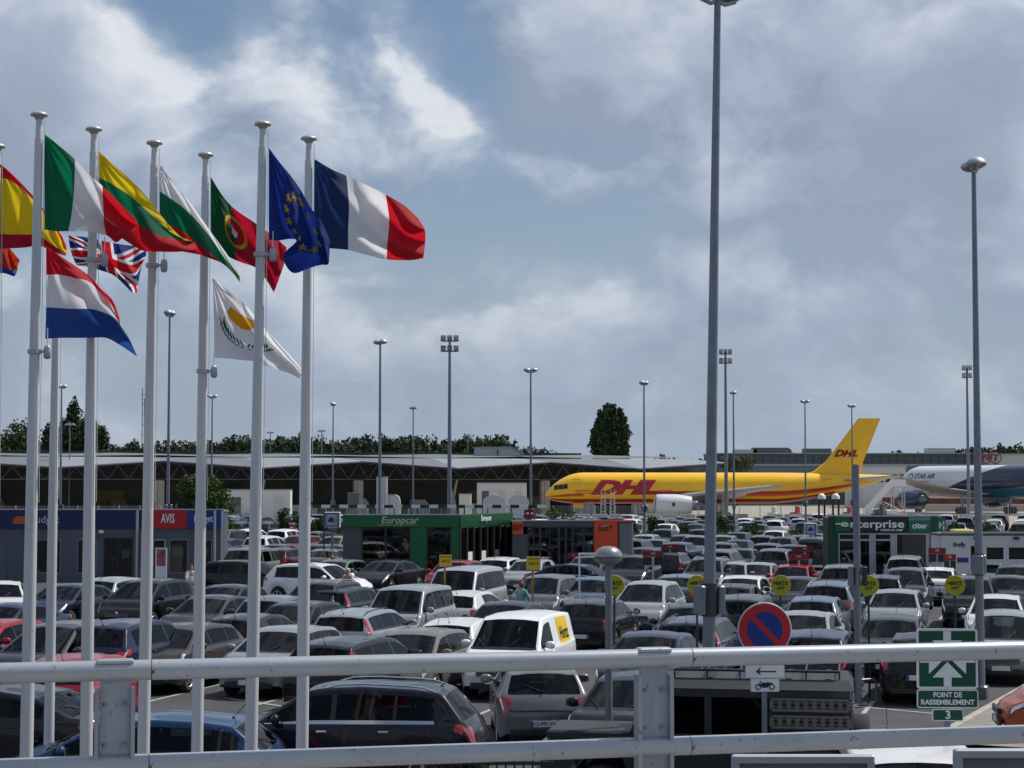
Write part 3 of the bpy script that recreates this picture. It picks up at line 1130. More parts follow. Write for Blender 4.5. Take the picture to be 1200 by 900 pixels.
def rows_of_cars():
    kinds = ['hatchback'] * 4 + ['compact'] * 5 + ['sedan'] * 3 + ['estate', 'mpv', 'mpv', 'suv', 'suv', 'van']
    cols = ['black'] * 6 + ['navy'] * 6 + ['dgrey'] * 7 + ['grey'] * 6 + ['silver'] * 4 + ['white'] * 4 + ['sblue'] * 3 + ['red', 'lgrey', 'beige', 'lgrey', 'maroon']
    cname = dict(black='black', navy='dark blue', dgrey='charcoal', grey='grey', silver='silver', white='white', sblue='blue-grey', red='red', lgrey='light grey', beige='beige', maroon='maroon', yellow='yellow')
    kname = dict(hatchback='small hatchback', compact='hatchback', sedan='saloon', estate='estate car', mpv='people carrier', suv='off-roader', van='van')
    ordn = lambda n: ['', 'first', 'second', 'third', 'fourth', 'fifth', 'sixth', 'seventh', 'eighth', 'ninth', 'tenth', 'eleventh', 'twelfth', 'thirteenth', 'fourteenth', 'fifteenth', 'sixteenth', 'seventeenth', 'eighteenth', 'nineteenth', 'twentieth'][n] if n <= 20 else ordn_big(n)
    def ordn_big(n):
        t = {2: 'twenty', 3: 'thirty', 4: 'forty', 5: 'fifty'}[n // 10]
        if n % 10 == 0: return {2: 'twentieth', 3: 'thirtieth', 4: 'fortieth', 5: 'fiftieth'}[n // 10]
        return t + '-' + ordn(n % 10)
    LX, LY = Vector((math.cos(AX), -math.sin(AX))), Vector((math.sin(AX), math.cos(AX)))
    rnd = random.Random(21)
    pool = []
    # (distance band along the bay axis, allowed screen spans, front or back)
    zones = [('near', 86.5, 134, [(262, 398), (560, 985), (990, 1120)]), ('far', 151, 196, [(255, 985), (1105, 1215)])]
    total = 0
    for zone, y0, y1, spans in zones:
        ds, d, k = [], 60 if zone == 'near' else 100, 0
        while d < 270:
            ds += [(d, 'F' if k % 2 else 'B')]
            d += 5.1 if k % 2 == 0 else (10.2 if zone == 'near' else 10.8)
            k += 1
        rows = []
        for d, face in ds:
            row = []
            for i in range(-90, 60):
                c = LY * d + LX * (i * 2.55)
                if not (y0 < c.y < y1): continue
                sx, sy = proj((c.x, c.y, 1.2))
                if not any(a < sx < b for a, b in spans): continue
                if zone == 'near' and 978 - 12 < sx < 1110 and c.y > 80: continue
                if rnd.random() < (.06 if zone == 'near' else .16): continue
                if sum(1 for bx in BLOCK if overlap(obb(c, AX, 2.0, 5), bx)): continue
                row.append((sx, c, face))
            if row: rows.append(sorted(row, key=lambda q: q[0]))
        for ri, row in enumerate(rows):
            for ci, (sx, c, face) in enumerate(row):
                kind = rnd.choice(kinds)
                if zone == 'far' and kind in ('estate', 'van'): kind = 'compact'
                colr = rnd.choice(cols)
                p = TYPES[kind]
                th = heading(face) + rnd.uniform(-.02, .02)
                cc = c + LY * rnd.uniform(-.2, .2)
                if not free(cc, th, p['L'], p['W'], -.05): continue
                if zone == 'near':
                    lb = '%s %s, %s from left in the %s row behind the office fronts' % (cname[colr], kname[kind], ordn(ci + 1), ordn(ri + 1))
                else:
                    lb = '%s %s, %s from the left in the %s row beyond the hedge' % (cname[colr], kname[kind], ordn(ci + 1), ordn(ri + 1))
                put_car(kind, cc, th, colr, lb, simple=True, jit=.25, group='cars in rows behind the rental offices' if zone == 'near' else 'far cars beyond the hedge')
                total += 1
    print('row cars', total)
# ------------------------------------------------------------------ colours used on buildings
ASPH = mat('asphalt', (.055, .056, .060), .93, var=.28, scale=.6, bump=.5, bscale=40)
BAYL = mat('road_paint', (.34, .34, .32), .7, var=.25, scale=3)
APRON = mat('apron_concrete', (.33, .30, .25), .9, var=.12, scale=.05)
GRASSG = mat('grass_ground', (.07, .09, .035), .95, var=.3, scale=.05)
KERB = mat('kerb_stone', (.36, .34, .29), .85, var=.2, scale=3)
CONC = mat('concrete', (.36, .33, .27), .9, var=.2, scale=1.2)
WALLG = mat('grey_panel', (.085, .095, .125), .55, var=.08, scale=.8)
WALLW = mat('white_wall', (.62, .62, .60), .7, var=.08, scale=.7)
DARKW = mat('dark_cladding', (.03, .033, .042), .6, var=.1)
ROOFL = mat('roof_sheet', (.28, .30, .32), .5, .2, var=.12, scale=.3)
ROOFD = mat('roof_sheet_old', (.13, .145, .155), .6, .1, var=.18, scale=.25)
TRUSSG = mat('truss_grey', (.12, .13, .15), .6)
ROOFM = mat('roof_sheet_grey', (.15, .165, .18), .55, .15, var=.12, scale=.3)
ROOFG = mat('rooflight_green', (.12, .20, .17), .4, var=.3, scale=.2)
ROOFY = mat('rooflight_yellow', (.20, .22, .12), .4, var=.3, scale=.2)
STEELB = mat('blue_steel', (.03, .045, .11), .5)
STEELG = mat('galvanised', (.20, .225, .265), .42, .5, var=.15, scale=6)
STEELL = mat('light_steel', (.42, .44, .47), .5, .3)
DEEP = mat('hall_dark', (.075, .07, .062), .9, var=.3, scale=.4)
OCHRE = mat('ochre_door', (.16, .11, .025), .7, var=.2)
GREENE = mat('green_panel', srgb(0, 110, 60, .75), .45)
GREEND = mat('green_dark', srgb(0, 80, 45, .7), .45)
TEAL = mat('teal_panel', srgb(10, 120, 95, .7), .45)
ORANGE = mat('orange_panel', (.74, .075, .012), .5)
REDP = mat('red_panel', srgb(196, 22, 40, .85), .5)
DREDP = mat('dark_red_panel', (.22, .008, .015), .5)
BLUEB = mat('blue_panel', srgb(0, 62, 140, .8), .5)
NAVYB = mat('navy_panel', srgb(10, 30, 84, .8), .45)
WHITEP = mat('white_print', (.78, .78, .78), .5)
GREYP = mat('grey_print', (.50, .52, .54), .5)
BLACKPR = mat('black_print', (.012, .012, .014), .5)
YEL = mat('yellow_sign', srgb(235, 200, 10, .85), .5)
YELG = mat('yellow_green_sign', srgb(200, 195, 15, .7), .5)
YPOLE = mat('yellow_post', srgb(200, 160, 50, .7), .6)
PURP = mat('purple_panel', (.10, .02, .22), .5)
WPAINT = mat('white_paint', (.72, .72, .72), .4, var=.06, scale=5)
INT = mat('room_interior', (.10, .09, .08), .9, var=.4, scale=1.5)
BLOCK = []


# ------------------------------------------------------------------ ground
def ground():
    mb = MB()
    mb.add([(-2500, -300, -.02), (2500, -300, -.02), (2500, 4000, -.02), (-2500, 4000, -.02)], [(0, 1, 2, 3)], GRASSG)
    mb.build('ground', kind='structure')
    mb = MB()
    mb.add([(-260, -60, 0), (260, -60, 0), (260, 201, 0), (-260, 201, 0)], [(0, 1, 2, 3)], ASPH)
    mb.build('car_park_surface', kind='structure')
    mb = MB()
    mb.add([(-300, 201, .004), (420, 201, .004), (420, 390, .004), (-300, 390, .004)], [(0, 1, 2, 3)], APRON)
    mb.build('apron', kind='structure')
    # bay markings follow the parking axis
    LX, LY = Vector((math.cos(AX), -math.sin(AX), 0)), Vector((math.sin(AX), math.cos(AX), 0))
    mb = MB()
    d = 24.5
    while d < 130:
        for i in range(-34, 26):
            c = LX * (i * 2.55 + 1.27) + LY * d
            mb.box((c.x, c.y, .006), (.10, 4.8, .004), BAYL, rz=-AX)
        d += 15.3
    mb.build('bay_markings', kind='structure')
    # line and kerb beside the assembly point
    mb = MB()
    a, b = onz(1000, 828, .0), onz(1110, 838, .0)
    for p, q in ((a, b), (onz(1000, 826, 0), onz(985, 852, 0)), (onz(250, 800, 0), onz(330, 812, 0)), (onz(262, 818, 0), onz(345, 830, 0))):
        m_ = (p + q) / 2
        v = q - p
        mb.box((m_.x, m_.y, .008), (v.length, .12, .004), BAYL, rz=math.atan2(v.y, v.x))
    mb.build('lane_markings', kind='structure')
    p, q = onz(1085, 868, .12), onz(1215, 795, .12)
    v = (q - p)
    n = int(v.length // 1.0)
    k = empty('kerb', (p.x, p.y, 0), kind='structure')
    me = None
    for i in range(n):
        c = v * ((i + .5) / n)
        if me is None:
            mb = MB()
            mb.bbox((0, 0, .06), (v.length / n - .02, .16, .13), KERB, .02)
            me = mb.mesh('kerb_stone')
        put_mesh('kerb_stone', me, k, (c.x, c.y, 0), math.atan2(v.y, v.x))
    mb = MB()
    w = Vector((v.y, -v.x, 0)).normalized()
    a0, b0 = p + w * .09, q + w * .09
    vs = [(a0.x, a0.y, .10), (a0.x + w.x * 12, a0.y + w.y * 12, .10), (b0.x + w.x * 12, b0.y + w.y * 12, .10), (b0.x, b0.y, .10)]
    mb.add(vs, [(0, 1, 2, 3)], mat('pavement_slab', (.22, .20, .17), .9, var=.25, scale=2))
    mb.build('pavement', kind='structure')


# ------------------------------------------------------------------ handrail of the upper deck
def worn(name, col, rough, metal, streak=(1, 1, .12), amount=.5, spots=.5, sscale=9.0, coat=.3):
    m = bpy.data.materials.new(name)
    m.use_nodes = True
    t = NT(m.node_tree)
    b = t.n['Principled BSDF']
    tc = t.node('ShaderNodeTexCoord')
    mp = t.node('ShaderNodeMapping')
    mp.inputs['Scale'].default_value = streak
    t.link(tc.outputs['Object'], mp.inputs[0])
    n = t.node('ShaderNodeTexNoise', i_Scale=sscale, i_Detail=7.0, i_Roughness=0.7)
    t.link(mp.outputs[0], n.inputs['Vector'])
    f = t.ramp(n.outputs['Fac'], [(.42, (0, 0, 0)), (.75, (1, 1, 1))])
    n2 = t.node('ShaderNodeTexNoise', i_Scale=sscale * 7, i_Detail=3.0)
    t.link(tc.outputs['Object'], n2.inputs['Vector'])
    g = t.ramp(n2.outputs['Fac'], [(.66, (0, 0, 0)), (.70, (1, 1, 1))])
    c1 = t.mix(t.math('MULTIPLY', f, amount), col, tuple(c * .42 for c in col))
    c2 = t.mix(t.math('MULTIPLY', g, spots), c1, (.10, .085, .07))
    t.link(c2, b.inputs['Base Color'])
    t.link(t.math('MULTIPLY_ADD', n.outputs['Fac'], .25, rough - .1), b.inputs['Roughness'])
    b.inputs['Metallic'].default_value = metal
    b.inputs['Coat Weight'].default_value = coat
    MATS[name] = m
    return m


def handrail():
    m = worn('rail_paint_worn', (.38, .41, .45), .36, .3, (.5, 1, 1), .25, .5, 6.0)
    _ = mat('rail_paint', (.46, .49, .53), .36, .3, var=.12, scale=9, bump=.05, bscale=30, coat=.3)
    rust = mat('rail_rust', (.12, .06, .03), .8, var=.5, scale=40)
    zt, zl = CZ - .56, CZ - .84
    yl, yr = 5.57, 6.35
    xl, xr = -270 * 0, 0
    A = Vector((-600 / F * yl, yl, 0))
    B = Vector((600 / F * yr, yr, 0))
    u = (B - A).normalized()
    P = lambda px: A + u * ((px / 1200) * (B - A).length) if False else None

    def on(px):      # point of the rail line seen at column px
        t = (px - 600) / F
        s = (A.x - t * A.y) / (t * u.y - u.x)
        return A + u * s
    root = empty('handrail', (A.x, A.y, zt - 1.0), label='pale grey tubular handrail with two long bars across the foreground', cat='handrail')
    off = -root.location
    joints = {'top': (180, 808), 'low': (178, 806)}
    for nm, z in (('top', zt), ('low', zl)):
        cuts = [-700, joints[nm][0], joints[nm][1], 1900]
        for a, b in zip(cuts, cuts[1:]):
            p, q = on(a) + u * .0015, on(b) - u * .0015
            mb = MB()
            n = 24
            pts = [p + (q - p) * i / n for i in range(n + 1)]
            mb.path([v + Vector((0, 0, z)) + off for v in pts], .0305, m, 28)
            mb.build('rail_tube', root)
        for j in joints[nm]:
            mb = MB()
            c = on(j) + Vector((0, 0, z)) + off
            mb.tube(c - u * .0012, c + u * .0012, .0296, rust, n=24)
            mb.build('joint', root)
            mb = MB()
            c2 = c + Vector((0, -.0300, -.002)) + u * .010
            for k, (dx, dz, r) in enumerate(((0, 0, .004), (.006, .005, .0025), (-.003, -.006, .0028), (.004, -.004, .002))):
                mb.lathe(c2 + u * dx + Vector((0, 0, dz)), [(r * 1.5, .002), (r, -.0012), (0, -.0018)], rust, 8, 'Y')
            mb.build('rust_spot', root)
    pm = worn('post_paint', (.30, .335, .385), .45, .25, (3, 3, .5), .5, .6, 5.0)
    for px in (138, 765, 1396, -485):
        c = on(px)
        w = .118
        ang = math.atan2(u.y, u.x)
        mb = MB()
        for sgn in (-1, 1):
            x = sgn * (w / 2 - .006)
            mb.box((c.x + u.x * x + off.x, c.y + u.y * x + off.y, zt - .5 - .04 + off.z), (.012, .05, .98), pm, rz=ang)
        mb.box((c.x + off.x, c.y + .006 + off.y, zt - .53 + off.z), (w - .026, .014, 1.0), pm, rz=ang)
        mb.build('post', root)
        mb = MB()
        mb.bbox((0, 0, 0), (w * .92, .05, .012), m, .004)
        mb.v = [tuple(Matrix.Rotation(ang, 3, 'Z') @ Vector(v) + Vector((c.x, c.y, zt + .0285)) + off) for v in mb.v]
        mb.build('post_cap', root)
        for bx_, bz in ((-.03, -.10), (.03, -.10), (-.03, -.22), (.03, -.22)):
            mb = MB()
            mb.lathe((c.x + u.x * bx_ + off.x, c.y - .004 + off.y, zt + bz + off.z), [(.008, .004), (.008, -.006), (0, -.008)], STEELG, 6, 'Y', False)
            mb.build('bolt', root)
    # the deck it stands on, out of frame below
    mb = MB()
    z = zt - 1.0
    pl, pr = on(-900), on(2100)
    n = Vector((-u.y, u.x, 0))
    e = .35
    vs = [pl + n * e, pr + n * e, pr - n * 12, pl - n * 12]
    mb.prism([Vector((v.x, v.y, z - .35)) for v in vs], (0, 0, .35), mat('deck_concrete', (.28, .27, .25), .9, var=.15, scale=1))
    mb.build('upper_deck', kind='structure')


# ------------------------------------------------------------------ lamp posts
def ufo(mb, c, r):
    mb.lathe(c, [(0, .62 * r), (.35 * r, .60 * r), (.72 * r, .42 * r), (.95 * r, .12 * r), (r, -.04 * r)], STEELL, 18)
    mb.lathe(c, [(r, -.04 * r), (.94 * r, -.12 * r), (.8 * r, -.30 * r), (.4 * r, -.48 * r), (0, -.52 * r)], mat('lamp_bowl', (.30, .31, .33), .15, .3, coat=1), 18)


def lamp_template():
    root = empty('lamp_post')
    mb = MB()
    mb.tube((0, 0, 0), (0, 0, 11.95), .105, STEELG, .05, 14)
    mb.build('pole', root)
    mb = MB()
    mb.bbox((0, 0, .15), (.32, .32, .3), STEELG, .03)
    mb.build('base', root)
    mb = MB()
    mb.path([(-.30, 0, 11.86), (-.12, 0, 11.80), (0, 0, 11.84), (.12, 0, 11.80), (.30, 0, 11.86)], .035, STEELL, 8)
    mb.build('cross_arm', root)
    for s in (-1, 1):
        mb = MB()
        ufo(mb, (s * .21, s * .10, 11.97), .235)
        mb.build('lamp', root)
    mb = MB()
    mb.bbox((-.16, 0, 2.98), (.10, .26, .42), STEELG, .02)
    mb.bbox((.16, 0, 2.98), (.10, .26, .42), STEELG, .02)
    mb.tube((0, 0, 2.74), (0, 0, 3.22), .125, mat('band_dark', (.05, .05, .06), .5), n=12)
    mb.build('junction_box', root)
    return root


def lamp_posts():
    T = lamp_template()
    L = [(1146, 190, 'slim grey twin-headed lamp post right of the aeroplane tail, the tallest at the right', 1149),
         (197, 366, 'grey twin-headed lamp post between the third and fourth flagpoles', 197),
         (445, 400, 'grey twin-headed lamp post right of the French flag', 445),
         (622, 433, 'grey twin-headed lamp post at the nose of the yellow aeroplane', 622),
         (755, 448, 'grey twin-headed lamp post right of the dark poplar, crossing the DHL letters', 755),
         (860, 460, 'grey twin-headed lamp post right next to the tallest lamp post, crossing the wing', 859),
         (944, 470, 'grey twin-headed lamp post crossing the rear fuselage of the yellow aeroplane', 944),
         (999, 475, 'grey twin-headed lamp post crossing the yellow tail fin', 1000),
         (390, 473, 'grey twin-headed lamp post behind the parking sign box', 390),
         (484, 478, 'grey twin-headed lamp post left of the floodlight mast, before the truss canopy', 484),
         (248, 464, 'grey twin-headed lamp post behind the fourth flagpole over the left office', 247),
         (71, 452, 'grey twin-headed lamp post right of the second flagpole', 70)]
    for i, (px, py, lb, pb) in enumerate(L):
        s = (566 - py) / 7.2
        Y = F / s if px != 197 else 99.0
        p = at(px, 566, Y)
        o = copy_tree(T)
        o.location = (p.x, p.y, 0)
        o.rotation_euler = (0, (px - pb) / 560 * .3, i * .9 if px != 1146 else 1.15)
        if px == 197:
            o.scale = (1, 1, at(px, py, Y).z / 12.0)
        reg(o, lb, 'lamp post', 'twin-headed car park lamp posts')
    # tallest, leaning a touch, cut by the top of the photo
    Y = F / 78.0
    p = at(828, 940, Y)
    q = at(842.5, -13, Y)
    o = T
    o.location = (p.x, p.y, 0)
    o.rotation_euler = (0, math.atan2(q.x - p.x, 12), .35)
    o.scale = (1, 1, q.z / 12.0)
    reg(o, 'tallest grey lamp post, its head cut by the top of the photo', 'lamp post', 'twin-headed car park lamp posts')
    # high masts with floodlight frames
    for px, py, Y, w, lb in ((527, 393, 182, 1, 'floodlight mast before the truss canopy, right of the sixth lamp'), (850, 409, 205, .8, 'floodlight mast just right of the tallest lamp post'),
                             (1133, 428, 235, .7, 'floodlight mast over the white and blue aeroplane')):
        p = at(px, py, Y)
        r = empty('floodlight_mast', (p.x, p.y, 0), label=lb, cat='mast', group='high floodlight masts')
        h = p.z
        mb = MB(); mb.tube((0, 0, 0), (0, 0, h - .3), .24, STEELG, .12, 10); mb.build('pole', r)
        mb = MB()
        for k in (0, 1):
            mb.box((0, 0, h - .55 - k * 1.0), (1.6 * w + .2, .12, .10), STEELG)
            mb.box((0, .5, h - .55 - k * 1.0), (1.3 * w, .1, .08), STEELG)
        mb.box((0, 0, h - 1.0), (.1, .9, 1.3), STEELG)
        mb.build('frame', r)
        for k in (0, 1):
            for j in range(3):
                mb = MB()
                mb.box(((j - 1) * .62 * w, -.12, h - .25 - k * 1.0), (.48 * w, .28, .42), DARKW, rx=.5)
                mb.box(((j - 1) * .62 * w, -.30, h - .30 - k * 1.0), (.42 * w, .02, .34), GREYP, rx=.5)
                mb.build('floodlight', r)
    # lattice aerial left
    p = at(172, 455, 185)
    r = empty('aerial_mast', (p.x, p.y, 0), label='slim lattice aerial mast right behind the third flagpole', cat='mast')
    h = p.z
    mb = MB()
    for a, b in ((-.2, 0), (.2, 0), (0, .3)):
        mb.tube((a, b, 0), (a, b, h - 1), .05, DARKW, n=5)
    k = 0
    while k < h - 2:
        mb.tube((-.2, 0, k), (.2, 0, k + 1), .03, DARKW, n=4)
        mb.tube((.2, 0, k), (-.2, 0, k + 1), .03, DARKW, n=4)
        k += 1
    mb.build('lattice', r)
    for s in (-1, 1):
        mb = MB()
        mb.tube((s * .42, 0, h - 6), (s * .42, 0, h), .04, DARKW, n=5)
        for k in range(6):
            mb.box((s * .32, 0, h - 5.6 + k), (.26, .05, .05), DARKW)
        mb.build('antenna', r)
    # thin lamps far off
    for px, py, Y in ((82, 497, 260), (317, 507, 330), (548, 510, 340), (377, 505, 300)):
        p = at(px, py, Y)
        r = empty('distant_lamp_post', (p.x, p.y, 0), label={82: 'distant lamp post above the trees at the far left', 317: 'distant lamp post over the pines, left of the sixth flagpole', 548: 'distant lamp post over the pines near the floodlight mast',
                                                            377: 'distant lamp post over the pines behind the French flagpole'}[px], cat='lamp post')
        mb = MB(); mb.tube((0, 0, 0), (0, 0, p.z), .13, STEELG, .08, 6); mb.build('pole', r)
        mb = MB(); mb.box((0, 0, p.z), (1.5, .5, .3), STEELL, taper=.6); mb.build('lamp', r)


# ------------------------------------------------------------------ flags
def hat(mb, c, r):
    mb.lathe(c, [(0, .048), (r * .5, .042), (r * .85, .026), (r, .006), (r * .97, -.010), (r * .6, -.022), (r * .42, -.05)], mat('pole_cap', (.52, .50, .46), .35, .3), 20)


POLES = {}



POLEM = worn('flagpole_paint', (.62, .625, .64), .36, .05, (5, 5, .35), .38, .25, 2.2)


def flagpole(key, xt, yt, xb, s, label, br=None):
    Y = F / s
    top = at(xt, yt, Y)
    low = at(xb, 884, Y)
    d = (low - top)
    g = top + d * (top.z / -d.z)
    g.z = 0
    r = empty('flagpole', g, label=label, cat='flagpole', group='white flagpoles in front of the car park')
    t = top - g
    mb = MB()
    mb.tube((0, 0, 0), t * .42, .080, POLEM, .074, 18)
    mb.tube(t * .42, t * .97, .0735, POLEM, .048, 18)
    mb.tube(t * .97, t, .04, POLEM, .035, 14)
    mb.build('pole', r)
    mb = MB()
    hat(mb, t, .105)
    mb.build('cap', r)
    mb = MB()
    mb.tube((0, 0, -.0), (0, 0, .04), .19, STEELG, n=16)
    mb.build('base_plate', r)
    POLES[key] = (top, g, Y)
    if br:
        k = (br - yt) / (884 - yt)
        c = at(xt + (xb - xt) * k, br, Y) - g
        mb = MB()
        mb.tube(c - Vector((0, 0, .025)), c + Vector((0, 0, .025)), .082, STEELL, n=16)
        mb.box((c.x + .13, c.y, c.z), (.12, .03, .03), STEELL)
        mb.build('collar', r)
        mb = MB()
        mb.lathe(c + Vector((.15, 0, 0)), [(0, .08), (.03, .075), (.045, .04), (.045, -.06), (.03, -.085), (0, -.09)], STEELL, 12)
        mb.path([c + Vector((.15, 0, .08)), c + Vector((.15, 0, .28))], .007, WPAINT, 5)
        mb.build('counterweight', r)
    mb = MB()
    mb.path([t + Vector((.07, -.02, -.06)), t * .75 + Vector((.085, -.02, 0)), t * .5 + Vector((.09, -.02, 0))], .0045, WPAINT, 4)
    mb.build('halyard', r)
    return r


class Cloth:
    """flag surface through a grid of photo-pixel control points at a real distance, with folds in depth"""

    def __init__(s, Y, grid, amp=.10, ph=0.0, tilt=.25, waves=2.2):
        s.Y, s.g, s.amp, s.ph, s.tilt, s.wv = Y, grid, amp, ph, tilt, waves

    def cat(s, p, t):
        n = len(p) - 1
        x = t * n
        i = min(int(x), n - 1)
        f = x - i
        a, b = p[i], p[i + 1]
        pm = p[i - 1] if i > 0 else (2 * a[0] - b[0], 2 * a[1] - b[1])
        pn = p[i + 2] if i + 2 <= n else (2 * b[0] - a[0], 2 * b[1] - a[1])
        out = []
        for k in (0, 1):
            out.append(.5 * (2 * a[k] + (b[k] - pm[k]) * f + (2 * pm[k] - 5 * a[k] + 4 * b[k] - pn[k]) * f * f + (3 * a[k] - pm[k] - 3 * b[k] + pn[k]) * f ** 3))
        return tuple(out)

    def P(s, u, v):
        """u along the fly, v down the hoist"""
        rows = [s.cat(r, u) for r in s.g]
        px, py = s.cat(rows, v)
        w = min(1, u * 1.8 + .08)
        fold = s.wv * u - (.55 + .5 * u) * v + .35 * math.sin(2.2 * v + s.ph)
        dep = s.amp * w * (math.sin(2 * math.pi * fold + s.ph) + .5 * noise.noise(Vector((u * 3.1 + s.ph * 3, v * 1.6, s.ph))) * 2)
        dep += s.amp * .35 * w * noise.noise(Vector((u * 9 + v * 4, v * 3 - u * 2, s.ph * 5)))
        # creases running out from the upper hoist
        a = math.atan2(v + .02, u * 1.6 + .02)
        dep += .020 * math.sin(a * 17 + s.ph * 4) * math.exp(-2.2 * u)
        return at(px, py, s.Y + dep + s.tilt * u)


def cloth_mesh(c, cols, name, parent=None, nu=54, nv=36, dirs='H', **kw):
    """cols: list of (upto, material) along v ('H') or u ('V')"""
    mb = MB()
    vs = [c.P(i / nu, j / nv) for j in range(nv + 1) for i in range(nu + 1)]
    for lo, hi, m in cols:
        fs = []
        for j in range(nv):
            for i in range(nu):
                t = ((j + .5) / nv) if dirs == 'H' else ((i + .5) / nu)
                if lo <= t < hi:
                    a = j * (nu + 1) + i
                    fs.append((a, a + 1, a + nu + 2, a + nu + 1))
        if not mb.v:
            mb.add(vs, fs, m, True)
        else:
            k = mb.mi(m)
            for f in fs:
                mb.f.append(f); mb.m.append(k); mb.sm.append(True)
    return mb.build(name, parent, fix=False, **kw)


def cloth_fn(c, fn, name, nu=150, nv=100, **kw):
    """print given by a function of (u, v)"""
    mb = MB()
    mb.v = [tuple(c.P(i / nu, j / nv)) for j in range(nv + 1) for i in range(nu + 1)]
    for j in range(nv):
        for i in range(nu):
            a = j * (nu + 1) + i
            mb.f.append((a, a + 1, a + nu + 2, a + nu + 1))
            mb.m.append(mb.mi(fn((i + .5) / nu, (j + .5) / nv)))
            mb.sm.append(True)
    return mb.build(name, fix=False, **kw)


def inside(poly, u, v):
    r = False
    for (a, b), (c_, d_) in zip(poly, poly[1:] + poly[:1]):
        if (b > v) != (d_ > v) and u < (c_ - a) * (v - b) / (d_ - b) + a:
            r = not r
    return r


def emblem(c, polys, m, name, parent, off=.006):
    """flat print: polygons in (u, v), laid on both faces of the cloth"""
    mb = MB()
    for poly in polys:
        cu = sum(p[0] for p in poly) / len(poly)
        cv = sum(p[1] for p in poly) / len(poly)
        ring = [(cu, cv)] + list(poly)
        for sgn in (-1, 1):
            vs = []
            for u, v in ring:
                p = c.P(u, v)
                vs.append(p + Vector((0, sgn * off, 0)))
            n = len(poly)
            mb.add(vs, [(0, 1 + i, 1 + (i + 1) % n) for i in range(n)], m, True)
    return mb.build(name, parent, fix=False)


def star(cu, cv, ru, rv, rot=0):
    return [(cu + (ru if k % 2 == 0 else ru * .4) * math.sin(rot + k * math.pi / 5), cv - (rv if k % 2 == 0 else rv * .4) * math.cos(rot + k * math.pi / 5)) for k in range(10)]


def disc(cu, cv, ru, rv, n=20):
    return [(cu + ru * math.cos(2 * math.pi * i / n), cv + rv * math.sin(2 * math.pi * i / n)) for i in range(n)]


def ringpoly(cu, cv, ru, rv, k=.7, n=20):
    out = []
    for i in range(n):
        a, b = 2 * math.pi * i / n, 2 * math.pi * (i + 1) / n
        out.append([(cu + ru * math.cos(a), cv + rv * math.sin(a)), (cu + ru * math.cos(b), cv + rv * math.sin(b)), (cu + ru * k * math.cos(b), cv + rv * k * math.sin(b)), (cu + ru * k * math.cos(a), cv + rv * k * math.sin(a))])
    return out


